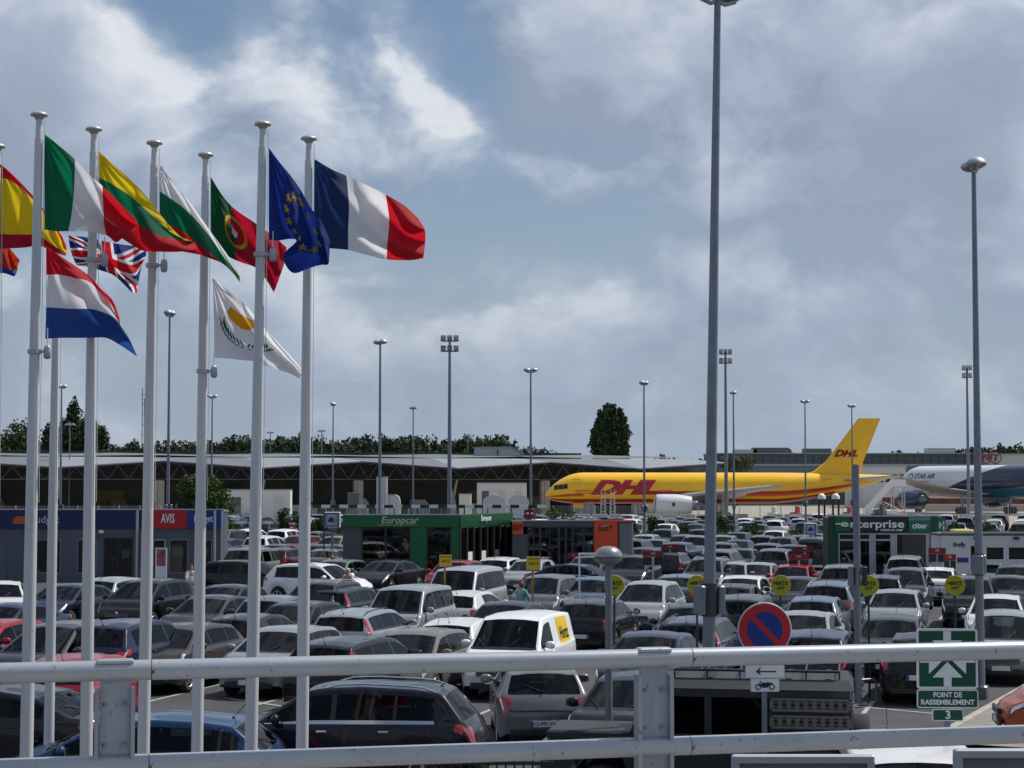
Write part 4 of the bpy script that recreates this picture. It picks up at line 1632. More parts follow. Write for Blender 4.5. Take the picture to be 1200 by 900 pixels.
def flags():
    def cm(n, r, g, b, k=.9):
        return mat('cloth_' + n, srgb(r, g, b, k), .8, var=.05, scale=6, trans=.48)
    W, RD, GN, BL = cm('white', 235, 235, 238, .9), cm('red', 200, 24, 40), cm('green', 10, 110, 75), cm('blue', 28, 52, 125)
    NB, YL, DG, OR = cm('navy', 30, 52, 98), cm('yellow', 235, 205, 30), cm('dark_green', 12, 85, 52), cm('orange', 225, 160, 20)
    EUB, CR, LB = cm('eu_blue', 22, 48, 130), cm('crimson', 175, 20, 50), cm('mid_blue', 40, 75, 150)
    ts = (0, 1 / 3, 2 / 3, 1.01)
    fp = flagpole
    fp('G', -3, 172, -12, 92, 'white flagpole at the very left edge, mostly outside the photo')
    fp('A', 46, 135, 31, 100, 'first tall white flagpole from the left, carrying the green, white and red flag', 412)
    fp('H', 68, 235, 57, 77, 'thin white flagpole set further back, just right of the first tall one')
    fp('B', 110, 152, 101, 96, 'white flagpole carrying the yellow, green and red flag', 304)
    fp('C', 181, 168, 168, 92.6, 'white flagpole carrying the white, green and red flag', 311)
    fp('D', 241, 182, 231, 89, 'white flagpole carrying the green and red flag with a yellow ring', 435)
    fp('E', 308, 146, 294, 98, 'white flagpole carrying the blue flag with gold stars', 298)
    fp('I', 78, 250, 66, 80, 'white flagpole hidden behind the Italian and Dutch flags') if False else None
    fp('F', 362, 163, 354, 94, 'white flagpole carrying the blue, white and red flag, the rightmost one')
    y = lambda k: POLES[k][2]
    # France
    c = Cloth(y('F'), [[(368, 186), (388, 198), (406, 206), (430, 217), (452, 228), (474, 241), (490, 256)],
                       [(368, 220), (388, 232), (409, 240), (430, 249), (456, 258), (478, 268), (498, 270)],
                       [(368, 255), (388, 264), (408, 270), (430, 278), (454, 284), (478, 288), (498, 287)],
                       [(368, 288), (387, 291), (408, 293), (431, 299), (453, 304), (478, 305), (496, 303)]], .11, 2.2, .3, 1.7)
    cloth_mesh(c, [(0, .333, NB), (.333, .667, W), (.667, 2, RD)], 'flag', dirs='V', label='French flag of navy, white and red bands flying at the right of the group', cat='flag', group='flags flying on the poles')
    # EU
    c = Cloth(y('E'), [[(315, 173), (326, 188), (340, 205), (352, 222), (364, 243), (378, 262), (387, 283)],
                       [(315, 210), (327, 222), (341, 236), (354, 252), (366, 268), (380, 284), (386, 300)],
                       [(315, 248), (327, 254), (342, 262), (354, 274), (366, 290), (378, 302), (384, 310)],
                       [(315, 281), (326, 282), (340, 280), (347, 283), (332, 300), (344, 320), (372, 309)]], .10, .4, .2, 2.1)
    f = cloth_mesh(c, [(0, 2, EUB)], 'flag', nu=60, nv=44, label='blue European flag with a ring of gold stars, folding in the wind', cat='flag', group='flags flying on the poles')
    for k in range(12):
        a = k * math.pi / 6
        emblem(c, [star(.50 + .235 * math.sin(a), .50 - .33 * math.cos(a), .052, .075)], cm('gold', 235, 205, 40), 'star', f)
    # Portugal
    c = Cloth(y('D'), [[(247, 207), (256, 222), (266, 236), (278, 247), (300, 262), (322, 278), (336, 290)],
                       [(247, 234), (257, 246), (268, 256), (282, 266), (302, 280), (322, 293), (334, 306)],
                       [(247, 262), (257, 272), (270, 280), (284, 289), (302, 300), (316, 312), (328, 324)],
                       [(247, 283), (258, 293), (270, 302), (284, 308), (300, 314), (312, 328), (321, 343)]], .09, 1.1, .3, 2.0)
    f = cloth_mesh(c, [(0, .41, DG), (.41, 2, CR)], 'flag', dirs='V', label='Portuguese flag, dark green and crimson with yellow ring and red shield', cat='flag', group='flags flying on the poles')
    emblem(c, ringpoly(.41, .5, .155, .27, .78), cm('gold', 235, 205, 40), 'ring', f)
    emblem(c, [[(.34, .33), (.48, .33), (.48, .55), (.41, .68), (.34, .55)]], RD, 'shield', f, .010)
    emblem(c, [[(.37, .40), (.45, .40), (.45, .54), (.41, .60), (.37, .54)]], W, 'escutcheon', f, .014)
    # Bulgaria
    c = Cloth(y('C'), [[(187, 190), (197, 206), (210, 222), (226, 242), (246, 270), (266, 298), (280, 318)],
                       [(187, 224), (199, 232), (213, 242), (230, 258), (248, 280), (264, 303), (281, 324)],
                       [(187, 256), (200, 264), (215, 272), (231, 284), (246, 297), (264, 311), (281, 328)],
                       [(187, 284), (201, 292), (215, 295), (231, 298), (244, 302), (266, 312), (282, 332)]], .09, 2.9, .2, 1.9)
    cloth_mesh(c, [(ts[0], ts[1], W), (ts[1], ts[2], GN), (ts[2], 2, RD)], 'flag', label='Bulgarian flag of white, green and red stripes drooping to a point', cat='flag', group='flags flying on the poles')
    # Lithuania
    c = Cloth(y('B'), [[(115, 176), (130, 190), (150, 208), (168, 226), (184, 246), (200, 266), (216, 282)],
                       [(115, 208), (130, 215), (150, 228), (168, 243), (184, 258), (202, 273), (222, 282)],
                       [(115, 238), (131, 248), (150, 258), (168, 266), (186, 276), (206, 280), (228, 284)],
                       [(115, 262), (132, 272), (150, 284), (168, 294), (188, 295), (210, 295), (232, 292)]], .10, .2, .3, 1.6)
    cloth_mesh(c, [(ts[0], ts[1], YL), (ts[1], ts[2], GN), (ts[2], 2, RD)], 'flag', label='Lithuanian flag of yellow, green and red stripes', cat='flag', group='flags flying on the poles')
    # Italy
    c = Cloth(y('A'), [[(52, 157), (66, 168), (88, 187), (104, 204), (120, 218), (140, 238), (158, 256)],
                       [(52, 196), (68, 204), (87, 218), (104, 232), (121, 242), (142, 254), (161, 262)],
                       [(52, 234), (68, 240), (84, 250), (104, 258), (122, 262), (142, 268), (156, 270)],
                       [(52, 269), (66, 271), (80, 271), (104, 272), (125, 276), (136, 284), (146, 276)]], .10, 3.4, .3, 1.5)
    cloth_mesh(c, [(0, .333, GN), (.333, .667, W), (.667, 2, RD)], 'flag', dirs='V', label='Italian flag of green, white and red bands on the first tall flagpole', cat='flag', group='flags flying on the poles')
    # Netherlands (lower halyard of the first pole)
    c = Cloth(y('A') + .25, [[(54, 288), (68, 298), (86, 310), (104, 323), (118, 338), (132, 352), (140, 372)],
                             [(54, 322), (70, 322), (88, 326), (104, 330), (119, 344), (132, 360), (142, 384)],
                             [(54, 360), (70, 361), (88, 362), (106, 362), (121, 366), (136, 374), (150, 394)],
                             [(53, 397), (70, 396), (88, 396), (106, 396), (124, 396), (140, 404), (161, 418)]], .08, 1.9, .3, 1.5)
    cloth_mesh(c, [(ts[0], ts[1], RD), (ts[1], ts[2], W), (ts[2], 2, LB)], 'flag', label='Dutch flag of red, white and blue stripes hung lower on the first flagpole', cat='flag', group='flags flying on the poles')
    # Spain
    c = Cloth(y('G'), [[(0, 192), (10, 200), (28, 218), (44, 236), (60, 258), (72, 276), (78, 288)],
                       [(0, 216), (12, 218), (28, 228), (46, 246), (62, 266), (72, 284), (78, 294)],
                       [(0, 266), (14, 267), (30, 268), (46, 272), (62, 284), (70, 290), (78, 297)],
                       [(0, 291), (14, 291), (30, 290), (46, 288), (60, 294), (68, 297), (77, 300)]], .09, .9, .4, 1.6)
    cloth_mesh(c, [(0, .25, RD), (.25, .75, YL), (.75, 2, CR)], 'flag', label='Spanish flag of red and yellow stripes at the left edge, behind the first tall flagpole', cat='flag', group='flags flying on the poles')
    c = Cloth(y('G') + .3, [[(-14, 268), (0, 283), (8, 288), (14, 294), (23, 305)],
                            [(-14, 290), (0, 298), (8, 302), (14, 306), (21, 311)],
                            [(-14, 310), (0, 314), (8, 316), (13, 318), (20, 318)],
                            [(-14, 322), (0, 320), (8, 321), (13, 323), (17, 324)]], .05, .9, .2, 1.4)
    cloth_mesh(c, [(0, .6, cm('orange_red', 190, 50, 20)), (.6, 2, LB)], 'flag', label='scrap of orange-red and blue flag peeping in at the left edge below the Spanish flag', cat='flag', group='flags flying on the poles')
    # United Kingdom, behind
    c = Cloth(y('H') - 1.0, [[(80, 276), (92, 277), (108, 279), (124, 283), (140, 286), (156, 288), (171, 290)],
                             [(82, 290), (96, 290), (112, 294), (126, 297), (142, 303), (156, 306), (171, 300)],
                             [(86, 303), (100, 305), (116, 306), (130, 314), (144, 322), (158, 324), (166, 312)],
                             [(90, 311), (104, 313), (118, 317), (132, 322), (144, 332), (154, 342), (160, 344)]], .16, .3, .3, 2.4)
    def union(u, v):
        x, z = (u - .5) * 1.7, v - .5
        if abs(x) < .09 or abs(z) < .09: return RD
        if abs(x) < .15 or abs(z) < .15: return W
        d1_ = min(abs(z - x / 1.7), abs(z + x / 1.7))
        if d1_ < .04: return RD
        if d1_ < .115: return W
        return BL
    cloth_fn(c, union, 'flag', label='Union flag partly hidden behind the Italian flag', cat='flag', group='flags flying on the poles')
    # Cyprus
    c = Cloth(y('D') + .3, [[(249, 325), (262, 336), (278, 348), (292, 362), (310, 384), (334, 410), (354, 432)],
                            [(250, 352), (263, 360), (280, 370), (296, 382), (314, 399), (336, 418), (355, 436)],
                            [(251, 388), (264, 391), (280, 397), (298, 404), (316, 413), (338, 426), (355, 440)],
                            [(251, 419), (266, 420), (284, 422), (300, 424), (318, 431), (340, 438), (355, 446)]], .07, 2.4, .3, 1.7)
    isle = [(.20, .36), (.25, .26), (.33, .29), (.42, .27), (.52, .19), (.60, .13), (.58, .24), (.51, .36), (.46, .46), (.38, .50), (.29, .49), (.22, .44)]
    leaves = []
    for sgn in (-1, 1):
        for k in range(8):
            a = math.radians(12 + k * 10.5)
            cu, cv = .40 + sgn * .27 * math.cos(a), .50 + .26 * math.sin(a)
            for o in (-1, 1):
                du, dv = sgn * .020 * math.sin(a) + o * .022 * math.cos(a) * sgn, -.035 * math.cos(a) + o * .035 * math.sin(a)
                leaves.append((cu + du, cv + dv, du * 1.2 + sgn * .01, dv * 1.2 - .03))

    def cyp(u, v):
        if inside(isle, u, v): return OR
        for (a, b, du, dv) in leaves:
            L2_ = du * du + dv * dv
            t = ((u - a) * du + (v - b) * dv) / L2_
            if -.7 < t < .7:
                q = abs((u - a) * dv - (v - b) * du) / math.sqrt(L2_)
                if q < .011 * (1 - (t / .7) ** 2): return DG
        return W
    cloth_fn(c, cyp, 'flag', nu=170, nv=120, label='white Cypriot flag with orange island and olive branches, hung low on its pole', cat='flag', group='flags flying on the poles')


# ------------------------------------------------------------------ road signs in the foreground
def sign_text(parent, txt, size, m, loc, name='lettering', **kw):
    return put_mesh(name, text_mesh(txt, size, m, **kw), parent, loc)


def plate_mb(w, h, m, frame=None, fw=.02, r=.03, t=.006):
    """rounded rectangular plate in XZ facing -Y"""
    mb = MB()

    def rr(W, H, rad, y):
        pts = []
        for cx, cz, a0 in ((W / 2 - rad, H / 2 - rad, 0), (-W / 2 + rad, H / 2 - rad, 90), (-W / 2 + rad, -H / 2 + rad, 180), (W / 2 - rad, -H / 2 + rad, 270)):
            for k in range(5):
                a = R(a0 + k * 22.5)
                pts.append((cx + rad * math.cos(a), y, cz + rad * math.sin(a)))
        return pts
    mb.prism(rr(w, h, r, 0), (0, t * 2, 0), frame or m)
    if frame:
        mb.prism(rr(w - 2 * fw, h - 2 * fw, max(.005, r - fw), -.004), (0, .0035, 0), m)
    return mb


def near_signs():
    BR = mat('sign_blue', srgb(20, 50, 140, .8), .45)
    # no parking
    Y = F / 95
    p = at(896, 738, Y)
    r = empty('no_parking_sign', (p.x, p.y, 0), rz=.05, label='round red and blue no parking sign with arrow and motorcycle plates at the handrail', cat='road sign')
    z = p.z
    mb = MB(); mb.box((0, .05, (z + .2) / 2), (.06, .04, z + .2), STEELG); mb.build('post', r)
    mb = MB()
    mb.lathe((0, 0, z), [(0, .012), (.332, .012), (.336, .0), (.330, -.008), (0, -.008)], GREYP, 48, 'Y', False)
    mb.build('disc_plate', r)
    mb = MB(); mb.lathe((0, -.010, z), [(.318, 0), (.222, 0)], REDP, 48, 'Y', False)
    mb.box((0, -.0115, z), (.46, .002, .065), REDP)
    # tilt of the bar
    n0 = len(mb.v) - 8
    for k in range(n0, len(mb.v)):
        v = mb.v[k]; x, zz = v[0], v[2] - z
        ca, sa = math.cos(R(-45)), math.sin(R(-45))
        mb.v[k] = (x * ca - zz * sa, v[1], z + x * sa + zz * ca)
    mb.build('red_ring_and_bar', r)
    mb = MB(); mb.lathe((0, -.0095, z), [(.221, 0), (0, 0)], BR, 40, 'Y', False); mb.build('blue_field', r)
    q = at(896, 787, Y)
    o = plate_mb(.49, .165, WHITEP, STEELL, .008, .02).build('arrow_plate', r); o.location = (0, 0, q.z)
    mb = MB()
    mb.box((.03, -.006, 0), (.21, .002, .016), BLACKPR)
    mb.prism([(-.115, -.007, 0), (-.045, -.007, .05), (-.06, -.007, .05), (-.06, -.007, .05)][:3] + [(-.075, -.007, 0)], (0, .002, 0), BLACKPR)
    mb.prism([(-.115, -.0072, 0), (-.075, -.0072, 0), (-.045, -.0072, -.05)], (0, .002, 0), BLACKPR)
    mb.build('arrow', o)
    q = at(896, 803, Y)
    o = plate_mb(.36, .165, WHITEP, STEELL, .008, .02).build('motorcycle_plate', r); o.location = (0, 0, q.z)
    mb = MB()
    for x in (-.085, .085):
        for (cc) in ringpoly(0, 0, .038, .038, .62, 14):
            mb.add([(x + a, -.0075, b - .02) for a, b in cc], [(0, 1, 2, 3)], BLACKPR)
    mb.prism([(-.07, -.008, .0), (-.03, -.008, .035), (.01, -.008, .03), (.03, -.008, .038), (.10, -.008, .025), (.055, -.008, .005), (.03, -.008, -.03), (-.03, -.008, -.03)], (0, .002, 0), BLACKPR)
    mb.prism([(-.085, -.008, -.02), (-.075, -.008, -.02), (-.045, -.008, .05), (-.06, -.008, .052)], (0, .002, 0), BLACKPR)
    mb.build('motorcycle_symbol', o)
    # assembly point
    Y = F / 100
    p = at(1110, 772, Y)
    r = empty('assembly_point_sign', (p.x, p.y, 0), rz=-.03, label='green and white POINT DE RASSEMBLEMENT sign with arrows and the number 3 at lower right', cat='sign')
    GS = mat('sign_green', srgb(0, 84, 58, .8), .45)
    z = p.z
    mb = MB(); mb.tube((0, .05, 0), (0, .05, z + .3), .038, STEELG, n=14); mb.build('post', r)
    o = plate_mb(.71, .70, GS, WHITEP, .028, .04).build('arrow_board', r); o.location = (0, 0, z)
    mb = MB()

    def arrow(cx, cz, ang, k=1.0, y=-.012):
        pts = [(-.045, -.32), (.045, -.32), (.045, -.215), (.175, -.215), (0, -.035), (-.175, -.215), (-.045, -.215)]
        ca, sa = math.cos(ang), math.sin(ang)
        mb.prism([(cx + k * (a * ca - b * sa), y, cz + k * (a * sa + b * ca)) for a, b in pts], (0, .003, 0), WHITEP)
    for k in range(4):
        arrow(0, 0, k * math.pi / 2, 1.0)
    mb.build('arrows', o)
    mb = MB()
    mb.lathe((0, -.016, .0), [(0, -.001), (.03, -.001), (.03, .001)], mat('faded_red', (.4, .18, .12), .6), 12, 'Y')
    mb.build('meeting_dot', o)
    q = at(1110, 819, Y)
    o = plate_mb(.71, .215, GS, WHITEP, .014, .03).build('name_board', r); o.location = (0, 0, q.z)
    sign_text(o, 'POINT DE', .082, WHITEP, (0, -.007, .045), bold=.0025, fitw=.33)
    sign_text(o, 'RASSEMBLEMENT', .080, WHITEP, (0, -.007, -.04), bold=.0025, fitw=.62)
    q = at(1109, 838, Y)
    o = plate_mb(.36, .14, GS, WHITEP, .012, .025).build('number_board', r); o.location = (0, 0, q.z)
    sign_text(o, '3', .13, WHITEP, (0, -.007, 0), bold=.004)
    # mushroom lamp
    Y = F / 73
    p = at(713, 652, Y)
    r = empty('mushroom_lamp', (p.x, p.y, 0), label='grey mushroom-headed short lamp on a slim post, centre of the photo', cat='lamp')
    z = p.z
    mb = MB(); mb.tube((0, 0, 0), (0, 0, z - .05), .062, STEELG, .055, 16); mb.build('post', r)
    mb = MB()
    mb.lathe((0, 0, z), [(0, .165), (.10, .155), (.17, .115), (.215, .05), (.228, -.01), (.215, -.06), (.15, -.11), (.09, -.13), (.06, -.13)], mat('lamp_shell', (.30, .30, .31), .28, .5, coat=.6), 32)
    mb.build('lamp_head', r)
    mb = MB(); mb.lathe((0, 0, z), [(.229, -.004), (.2315, -.012), (.229, -.02)], BLACKP, 32); mb.build('seam', r)
    mb = MB(); mb.path([(.09 * math.cos(t), .09 * math.sin(t), .12 + .03 * math.sin(3 * t)) for t in [i * .4 for i in range(17)]], .012, WPAINT, 5)
    mb.build('cable_tie', r)
    # slim cut-off post at 1005
    p = onz(1006, 826, 0)
    q = at(1003, 545, p.y)
    r = empty('grey_post', (p.x, p.y, 0), label='grey post without a lamp, standing by the tubular hoop at the right', cat='post')
    mb = MB(); mb.tube((0, 0, 0), (q.x - p.x, 0, q.z), .085, STEELG, .070, 16); mb.build('pole', r)
    mb = MB(); mb.tube((q.x - p.x, 0, q.z), (q.x - p.x, 0, q.z + .02), .074, STEELL, n=16); mb.build('cap', r)
    b = at(1005, 675, p.y)
    for sx_ in (-1, 1):
        mb = MB(); mb.bbox((b.x - p.x + sx_ * .15, 0, b.z), (.09, .24, .42), STEELG if sx_ < 0 else DARKW, .02); mb.build('junction_box', r)
    mb = MB(); mb.bbox((0, 0, .02), (.4, .4, .04), STEELG, .01); mb.build('base_plate', r)
    # hoop barrier
    a, b = onz(996, 826, 0), onz(1027, 824, 0)
    r = empty('hoop_barrier', (a.x, a.y, 0), label='low grey tubular hoop around the foot of the grey post', cat='barrier')
    w = b - a
    mb = MB()
    h = .52
    pts = [Vector((0, 0, 0)), Vector((0, 0, h - .08)), Vector((0, 0, h - .02)) + w * .03, Vector((0, 0, h)) + w * .1, Vector((0, 0, h)) + w * .9, Vector((0, 0, h - .02)) + w * .97, Vector((0, 0, h - .08)) + w, w]
    mb.path(pts, .03, STEELG, 10)
    mb.build('hoop', r)
    # HERTZ discs on thin posts
    descr = {720: 'partly behind the mushroom lamp', 817: 'left of the tallest lamp post', 915: 'above the no parking disc', 1018: 'right of the grey post', 1119: 'left of the right lamp post'}
    for px in (720, 817, 915, 1018, 1119):
        p = at(px, 686, F / 52)
        r = empty('round_rental_sign', (p.x, p.y, 0), rz=random.uniform(-.1, .1), label='round yellow HERTZ 24/7 sign, ' + descr[px], cat='sign', group='round yellow HERTZ signs')
        mb = MB(); mb.tube((0, .04, 0), (0, .04, p.z), .025, DARKW, n=8); mb.build('post', r)
        mb = MB()
        mb.lathe((0, 0, p.z), [(0, .02), (.225, .02), (.230, 0), (.225, -.01), (0, -.01)], YELG, 32, 'Y', False)
        o = mb.build('disc', r)
        sign_text(o, 'HERTZ', .105, BLACKPR, (0, -.014, p.z + .045), bold=.004)
        sign_text(o, '24/7', .10, BLACKPR, (0, -.014, p.z - .06), bold=.002)
    # square HERTZ signs on yellow posts
    for px, py, s, w, lb in ((625, 660, 38, .44, 'square yellow HERTZ sign on a yellow post beside the silver minibus'), (522, 657, 38, .38, 'square yellow HERTZ sign showing just above the minibus roof')):
        p = at(px, py, F / s)
        r = empty('square_rental_sign', (p.x, p.y, 0), label=lb, cat='sign')
        mb = MB(); mb.box((-.02, .03, p.z / 2), (.06, .04, p.z), YPOLE); mb.build('post', r)
        o = plate_mb(w, w * .95, YEL, GREYP, .01, .01).build('panel', r); o.location = (0, 0, p.z)
        sign_text(o, 'HERTZ', .11, BLACKPR, (0, -.007, -.02), shear=.2, bold=.001, fitw=w * .7)
        mb = MB(); mb.box((0, -.007, w * .3), (w * .8, .002, .02), BLACKPR); mb.build('stripe', o)
    # metal boxes / sign backs at the bottom edge
    for px0, px1, py, Y, lb in ((857, 1024, 884, 14.0, 'grey framed sign back at the bottom edge, below the no parking sign'), (1117, 1290, 877, 13.0, 'grey framed sign back cut by the lower right corner')):
        a, b = at(px0, py, Y), at(px1, py, Y)
        r = empty('sign_back', ((a.x + b.x) / 2, Y, 0), label=lb, cat='sign')
        w = b.x - a.x
        mb = MB(); mb.box((0, 0, a.z - .40), (w - .05, .03, .70), mat('sign_back_grey', (.16, .16, .17), .6, var=.15, scale=3)); mb.build('panel', r)
        mb = MB()
        mb.bbox((0, -.01, a.z - .03), (w, .07, .06), STEELL, .012)
        for sx_ in (-1, 1):
            mb.box((sx_ * (w / 2 - .028), -.01, a.z - .40), (.055, .065, .70), STEELL)
        mb.box((0, -.01, a.z - .76), (w, .065, .05), STEELL)
        mb.build('frame', r)
        for sx_ in (-1, 1):
            mb = MB(); mb.tube((sx_ * w * .35, .06, 0), (sx_ * w * .35, .06, a.z - .08), .04, STEELG, n=12); mb.build('post', r)
    # dark bar fence at the bottom
    Y = 21.0
    a, b = at(352, 889, Y), at(645, 889, Y)
    r = empty('bar_fence', (a.x, Y, 0), label='dark vertical bar fence at the bottom edge below the dark blue crossover', cat='fence')
    me = MB().box((0, 0, a.z / 2), (.022, .022, a.z), BLACKP).mesh('bar')
    n = 28
    for i in range(n + 1):
        put_mesh('bar', me, r, ((b.x - a.x) * i / n, 0, 0))
    for zz in (a.z - .05, .25):
        mb = MB(); mb.box(((b.x - a.x) / 2, 0, zz), (b.x - a.x + .06, .03, .04), BLACKP); mb.build('fence_rail', r)


def van_text():
    pass


# ------------------------------------------------------------------ rental offices
def fz(py, Y):
    return at(600, py, Y).z


def fx(px, Y):
    return (px - 600) / F * at(px, 566, Y).y if False else at(px, 600, Y).x


class Office:
    def __init__(s, name, Y, px0, px1, pytop, depth, label, wall, open_dark=INT):
        s.Y = Y
        s.x0, s.x1 = fx(px0, Y), fx(px1, Y)
        s.H = fz(pytop, Y)
        s.cx = (s.x0 + s.x1) / 2
        s.r = empty(name, (s.cx, Y, 0), label=label, cat='office')
        BLOCK.append(obb((s.cx, Y + depth / 2), 0, s.x1 - s.x0 + .6, depth + .8))
        s.depth = depth
        w = s.x1 - s.x0
        s.wall = wall
        mb = MB()
        mb.box((0, depth / 2 + .02, s.H / 2 - .05), (w - .1, .12, s.H - .2), wall)   # rear-of-front room back
        mb.v = [(v[0], v[1] + depth / 2 - .1, v[2]) for v in mb.v]
        for k in (-1, 1):
            mb.box((k * (w / 2 - .06), depth / 2 + .1, s.H / 2 - .05), (.12, depth - .2, s.H - .2), wall)
        mb.build('wall', s.r)
        mb = MB(); mb.bbox((0, depth / 2, s.H - .09), (w + .06, depth + .02, .10), ROOFD, .02); mb.build('roof', s.r)
        mb = MB(); mb.box((0, -.02, s.H + .0), (w + .10, .16, .05), STEELL); mb.build('coping', s.r)
        mb = MB()
        mb.box((0, depth / 2, .03), (w - .3, depth - .3, .06), INT)
        for k in range(3):
            mb.box((-w / 4 + k * w / 4, depth * .6, .55), (w / 6, .5, 1.0), INT)
        mb.build('counter', s.r)

    def X(s, px): return fx(px, s.Y) - s.cx

    def panel(s, px0, px1, py0, py1, m, name='panel', proud=0.0, t=.10, parent=None, **kw):
        """front panel between pixel columns and rows; py1 None: to the ground"""
        x0, x1 = s.X(px0), s.X(px1)
        z1 = fz(py0, s.Y)
        z0 = 0.0 if py1 is None else fz(py1, s.Y)
        mb = MB()
        mb.box(((x0 + x1) / 2, -proud + t / 2, (z0 + z1) / 2), (abs(x1 - x0), t, z1 - z0), m)
        return mb.build(name, parent or s.r, **kw)

    def window(s, px0, px1, py0, py1, frame=STEELL, n=1, glass=None, name='window', fw=.05):
        x0, x1 = s.X(px0), s.X(px1)
        z1 = fz(py0, s.Y)
        z0 = .05 if py1 is None else fz(py1, s.Y)
        mb = MB()
        mb.box(((x0 + x1) / 2, .03, z1 - fw / 2), (x1 - x0, .08, fw), frame)
        mb.box(((x0 + x1) / 2, .03, z0 + fw / 2), (x1 - x0, .08, fw), frame)
        for i in range(n + 1):
            x = x0 + (x1 - x0) * i / n
            x = min(max(x, x0 + fw / 2), x1 - fw / 2)
            mb.box((x, .03, (z0 + z1) / 2), (fw, .082, z1 - z0 - 2 * fw), frame)
        f = mb.build(name, s.r)
        for i in range(n):
            a, b = x0 + (x1 - x0) * i / n + fw / 2, x0 + (x1 - x0) * (i + 1) / n - fw / 2
            mb = MB()
            mb.box(((a + b) / 2, .03, (z0 + z1) / 2), (b - a, .01, z1 - z0 - 2 * fw), glass or WGLASS)
            mb.build('pane', f)
            if (int(px0) + i) % 3 == 0 and b - a > .4 and glass is not GLASS_DK:
                mb = MB(); mb.box(((a + b) / 2, .05, z0 + (z1 - z0) * .62), (min(.5, (b - a) * .6), .01, .42), PAPER); mb.build('notice', f)
        return f

    def text(s, txt, px0, px1, py, hpx, m, parent=None, proud=.03, **kw):
        z = fz(py, s.Y)
        w = s.X(px1) - s.X(px0)
        h = hpx * s.Y / F
        me = text_mesh(txt, h * 1.38, m, fitw=w, depth=.02, **kw)
        return put_mesh('lettering', me, parent or s.r, ((s.X(px0) + s.X(px1)) / 2, -proud, z))


